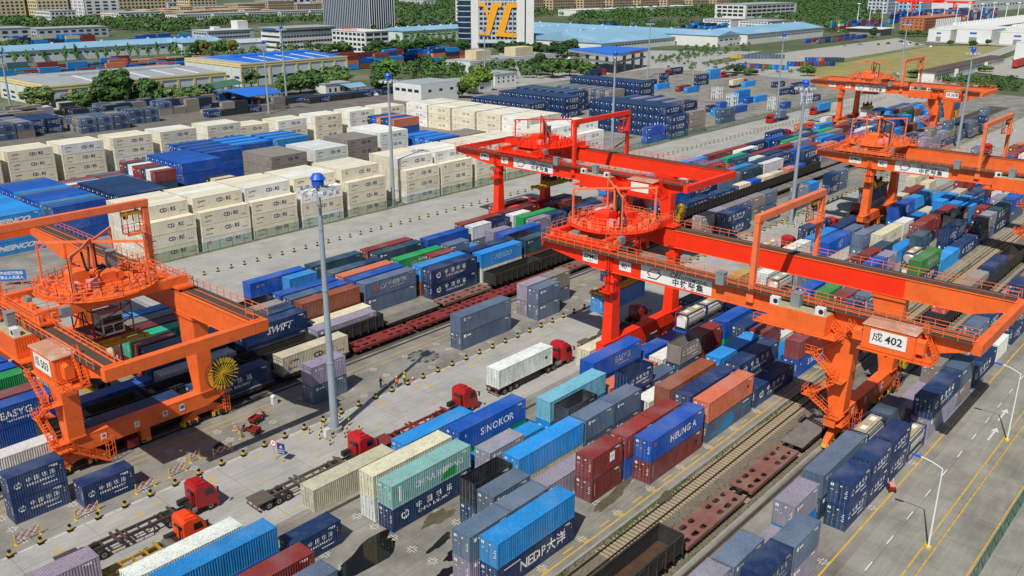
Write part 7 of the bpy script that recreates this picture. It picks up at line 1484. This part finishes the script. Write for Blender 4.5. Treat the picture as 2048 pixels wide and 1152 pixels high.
for (x0, x1, lab) in ((556, 594, 'nearest white house with dark brown flat roof by the field road'), (601, 657, 'middle white house with dark brown flat roof by the field road'), (664, 705, 'farthest white house with dark brown flat roof by the field road')):
    t = bld('white_house', lab, x0, 166, x1, 175, 5.6, M_WALLW, mat('brown_roof', '#5a4a42', .8, .15, .3), over=.8); win_y(t, 1, x1-x0-1, .8, 4.6, int((x1-x0)/4), 1, .3, .6)
t = empty('box_trailer', (680, 152, 0)); tag(t, 'long red trailer parked beside the white houses', 'trailer'); b = MB(); b.box(0, 0, 1.2, 34, 3, 5.5); b.build('body', [mat('trailer_red', '#a8352c', .6, .1)], t); b = MB(); b.box(1, .3, .3, 33, 2.7, 1.2); b.build('underframe', [M_DARK], t)
t = bld('flat_canopy', 'flat white canopy before the brick office', 978, 352, 1010, 385, 6.2, M_GREYBOX, M_WALLW, over=3)
# far city
CITY = 'far city blocks along the top edge'
rc_ = random.Random(6)
def block(label, x0, y0, x1, y1, h, wall, nx, nz, ny=4, roof=None):
    t = bld('city_block', label, x0, y0, x1, y1, h, wall, roof or M_ROOFG, grp=CITY); win_y(t, 1, x1-x0-1, 1, h-1, nx, nz, .55, .5, -.15); win_x(t, 1, y1-y0-1, 1, h-1, ny, nz, .55, .5, -.15); return t
block('beige tower at the top left corner', 440, 1262, 482, 1300, 60, M_BEIGE, 7, 14, 6); block('second beige tower at the top left', 486, 1235, 525, 1275, 60, M_BEIGE, 7, 14, 6); t = block('white slatted tower at the top left', 530, 1200, 575, 1255, 60, M_WALLW, 4, 14, 9)
for i in range(14): piece('fin', FINM, t, -.6, 4*i-.4, 0, 0, 4*i+.4, 60)
block('white podium with stripes beside the beige tower', 478, 1180, 510, 1225, 15, M_WALLW, 6, 3, 10); block('white podium under the slatted tower', 545, 1140, 600, 1190, 12, M_WALLW, 8, 3, 8); block('grey block at left above container stacks', 300, 900, 345, 930, 11, M_WALLG, 5, 2, 6); block('long grey block at left above container stacks', 352, 905, 420, 935, 9, M_WALLG, 9, 2, 5)
for i in range(6): block(f'white colonnaded shop row, {ORD[i]} from left', 580+i*52, 1062+i*3, 626+i*52, 1090+i*3, 11, M_WALLW, 12, 2, 6)
for i in range(5): block(f'stepped brown and white block behind the shop rows, {ORD[i]} from left', 735+i*62, 1262+i*10, 785+i*62, 1300+i*10, 12+3*(i % 3), M_WALLT, 12, 4, 6)
block('beige tower behind the stepped blocks', 800, 1420, 850, 1460, 40, M_BEIGE, 7, 8, 6); block('beige low block behind the stepped blocks', 690, 1440, 770, 1480, 22, M_BEIGE, 12, 4, 6)
for i in range(22): block(f'tan low house in the dense quarter, {ORD[i]}', 540+(i % 8)*34+rc_.uniform(-6, 6), 1150+(i//8)*62+rc_.uniform(-8, 8)+(i % 8)*4, 566+(i % 8)*34, 1180+(i//8)*62+(i % 8)*4, rc_.uniform(8, 12), rc_.choice((M_WALLT, M_BEIGE, M_WALLT)), 4, 2, 3, M_WALLT)
for i in range(12): block(f'white villa on the far green slope, {ORD[i]} from left', 1040+i*34+rc_.uniform(-8, 8), 1420+(i % 3)*50-i*16, 1062+i*34, 1444+(i % 3)*50-i*16, rc_.uniform(9, 14), M_WALLW, 3, 3, 3)
t = block('white slab block left of the lettered tower', 885, 850, 925, 885, 30, M_WALLW, 5, 6, 5)
for i in range(9): block(f'long brown terrace behind the white roofs, {ORD[i]} from left', 1080+i*66, 1010-i*14, 1138+i*66, 1040-i*14, 20, M_WALLT, 12, 4, 4)
t = bld('white_long_roof', 'very long low white roof behind the woods', 1130, 870, 1500, 905, 8, M_WALLW, M_WALLW)
for i in range(5): block(f'cream apartment block at the top centre, {ORD[i]} from left', 1500+i*52, 1040-i*22, 1540+i*52, 1070-i*22, 34, M_BEIGE, 8, 9, 5)
block('blue glass block at upper right', 1640, 530, 1700, 566, 26, M_ROOFB, 6, 4, 5); block('pale grey block at upper right', 1590, 566, 1640, 600, 24, M_WALLG, 6, 4, 5); t = bld('white_long_hall', 'very long white hall on the upper right skyline', 1715, 470, 2300, 540, 20, M_WALLW, M_WALLW); win_y(t, 10, 560, 8, 13, 26, 1, .5, .6)
for i in range(24): block(f'hazy low block on the far left skyline, {ORD[i]}', 560+i*60+rc_.uniform(-20, 20), 1560+(i % 4)*90-i*14, 600+i*60, 1600+(i % 4)*90-i*14, rc_.uniform(9, 20), rc_.choice((M_WALLW, M_WALLT, M_BEIGE, M_WALLG)), 4, 2, 2)
# far crane over stacks
t = empty('distant_gantry_crane', (1480, 430, 0)); tag(t, 'small red gantry crane over coloured stacks on the upper right skyline', 'gantry crane'); b = MB()
for y in (0, 60):
    for x in (0, 12): b.beam((x, y, 0), (x, y, 22), 2, 2)
b.build('legs', [M_CRANE2], t); b = MB(); b.box(-1, -25, 21, 1, 85, 24); b.box(11, -25, 21, 13, 85, 24); b.build('main_girder', [M_CRANE2], t); b = MB(); b.box(-2, 18, 24, 14, 30, 29); b.build('trolley', [M_CRANE2], t)
# coloured stacks far away
rq = random.Random(17)
def far_rows(x0, y0, nx, ny, tiers, dx=12.6, dy=2.6, cols=('nv', 'bl', 'lb', 'lb', 'rd', 'og', 'gn', 'cr', 'gy', 'mr')):
    for a in range(nx):
        for r in range(ny):
            n = rq.choice(tiers)
            for tt in range(n): container(x0+a*dx, y0+r*dy, tt*2.9, rq.choice(cols), 4, None, 'dry', f'far stack {a} {r} {tt}', 'far stacks', False)
far_rows(1240, 380, 22, 5, (4, 5, 5), 13, 14, ('lb', 'lb', 'bl', 'bl', 'nv', 'og', 'rd', 'cr')); far_rows(1010, 400, 9, 3, (2, 3, 4), 13, 9); far_rows(150, 560, 14, 5, (1, 1, 2), 13.2, 12); far_rows(255, 845, 9, 3, (1, 2, 2), 14, 10, ('bl', 'lb', 'nv', 'rd', 'cr')); far_rows(395, 800, 4, 2, (1, 2), 14, 12, ('bl', 'lb')); far_rows(355, 470, 6, 4, (2, 3), 13, 7, ('rd', 'og', 'bl', 'lb', 'nv', 'br')); far_rows(420, 470, 5, 4, (1, 2, 3), 13.5, 9, ('bl', 'lb', 'og', 'nv', 'br')); far_rows(790, 620, 10, 5, (1, 2), 14, 14, ('nv', 'bl', 'nv', 'lb')); far_rows(960, 540, 3, 6, (1, 2), 13, 8, ('bl', 'lb', 'nv')); far_rows(690, 790, 8, 3, (1, 2), 14, 14, ('nv', 'rd', 'bl')); far_rows(820, 350, 8, 2, (1,), 15, 12, ('gy', 'rd', 'bl', 'nv'))
# cars on the lot
M_CARP = mat('car_paint', objcol=True, rough=.3, var=.05)
b = MB(); b.prism([(-2.2, .35), (2.2, .35), (2.2, .85), (1.4, .95), (-2.2, .98)], 'y', -.9, .9); b.prism([(-1.7, .97), (1.2, .95), (.5, 1.5), (-1.2, 1.5)], 'y', -.78, .78); CARB = b.mesh('body', [M_CARP]); b = MB(); b.prism([(-1.5, 1.02), (1.05, 1.0), (.48, 1.44), (-1.1, 1.44)], 'y', -.8, .8); CARG = b.mesh('window', [M_GLASS]); CWH = wheel_mesh(.2, .33)
for i, (u, v) in enumerate(((1720, 90), (1757, 90), (1776, 88), (1805, 90), (1820, 87), (1833, 90), (1802, 84), (1862, 95), (1690, 92), (1787, 150), (1797, 150), (1815, 90), (1140, 118), (1150, 121), (1160, 123), (1005, 110), (1015, 113), (1025, 112), (1035, 115), (1122, 117), (735, 190), (750, 192), (620, 203), (600, 200))):
    p = G(u, v); t = empty('parked_car', (p.x, p.y, 0), rc_.uniform(0, 3)); tag(t, f"small parked car, {ORD[i]} of those on the far lots", 'car', 'cars parked on the far lots'); obj('body', CARB, t, color=lin(rc_.choice(('#e4e6e8', '#d8dadc', '#26282c', '#5a1f22', '#8a8f94')))); obj('window', CARG, t)
    for wx in (-1.35, 1.35):
        for wy in (-.8, .8): obj('wheel', CWH, t, (wx, wy, .33))
# far white lamp poles in the wood at upper right
for i in range(14):
    p = G(1712+i*24.5, 62-(i % 2)*5); b = MB(); b.tube((0,0,0), (0,0,30), .5, 8, 0, .3); b.box(-1.5, -1.5, 29, 1.5, 1.5, 30); tag(b.build('lamp_mast', [M_LAMP], None, (p.x, p.y, 0)), f'white lamp mast on the upper right skyline, {ORD[i]} from left', 'light mast', 'white masts on the skyline')
realise_all()
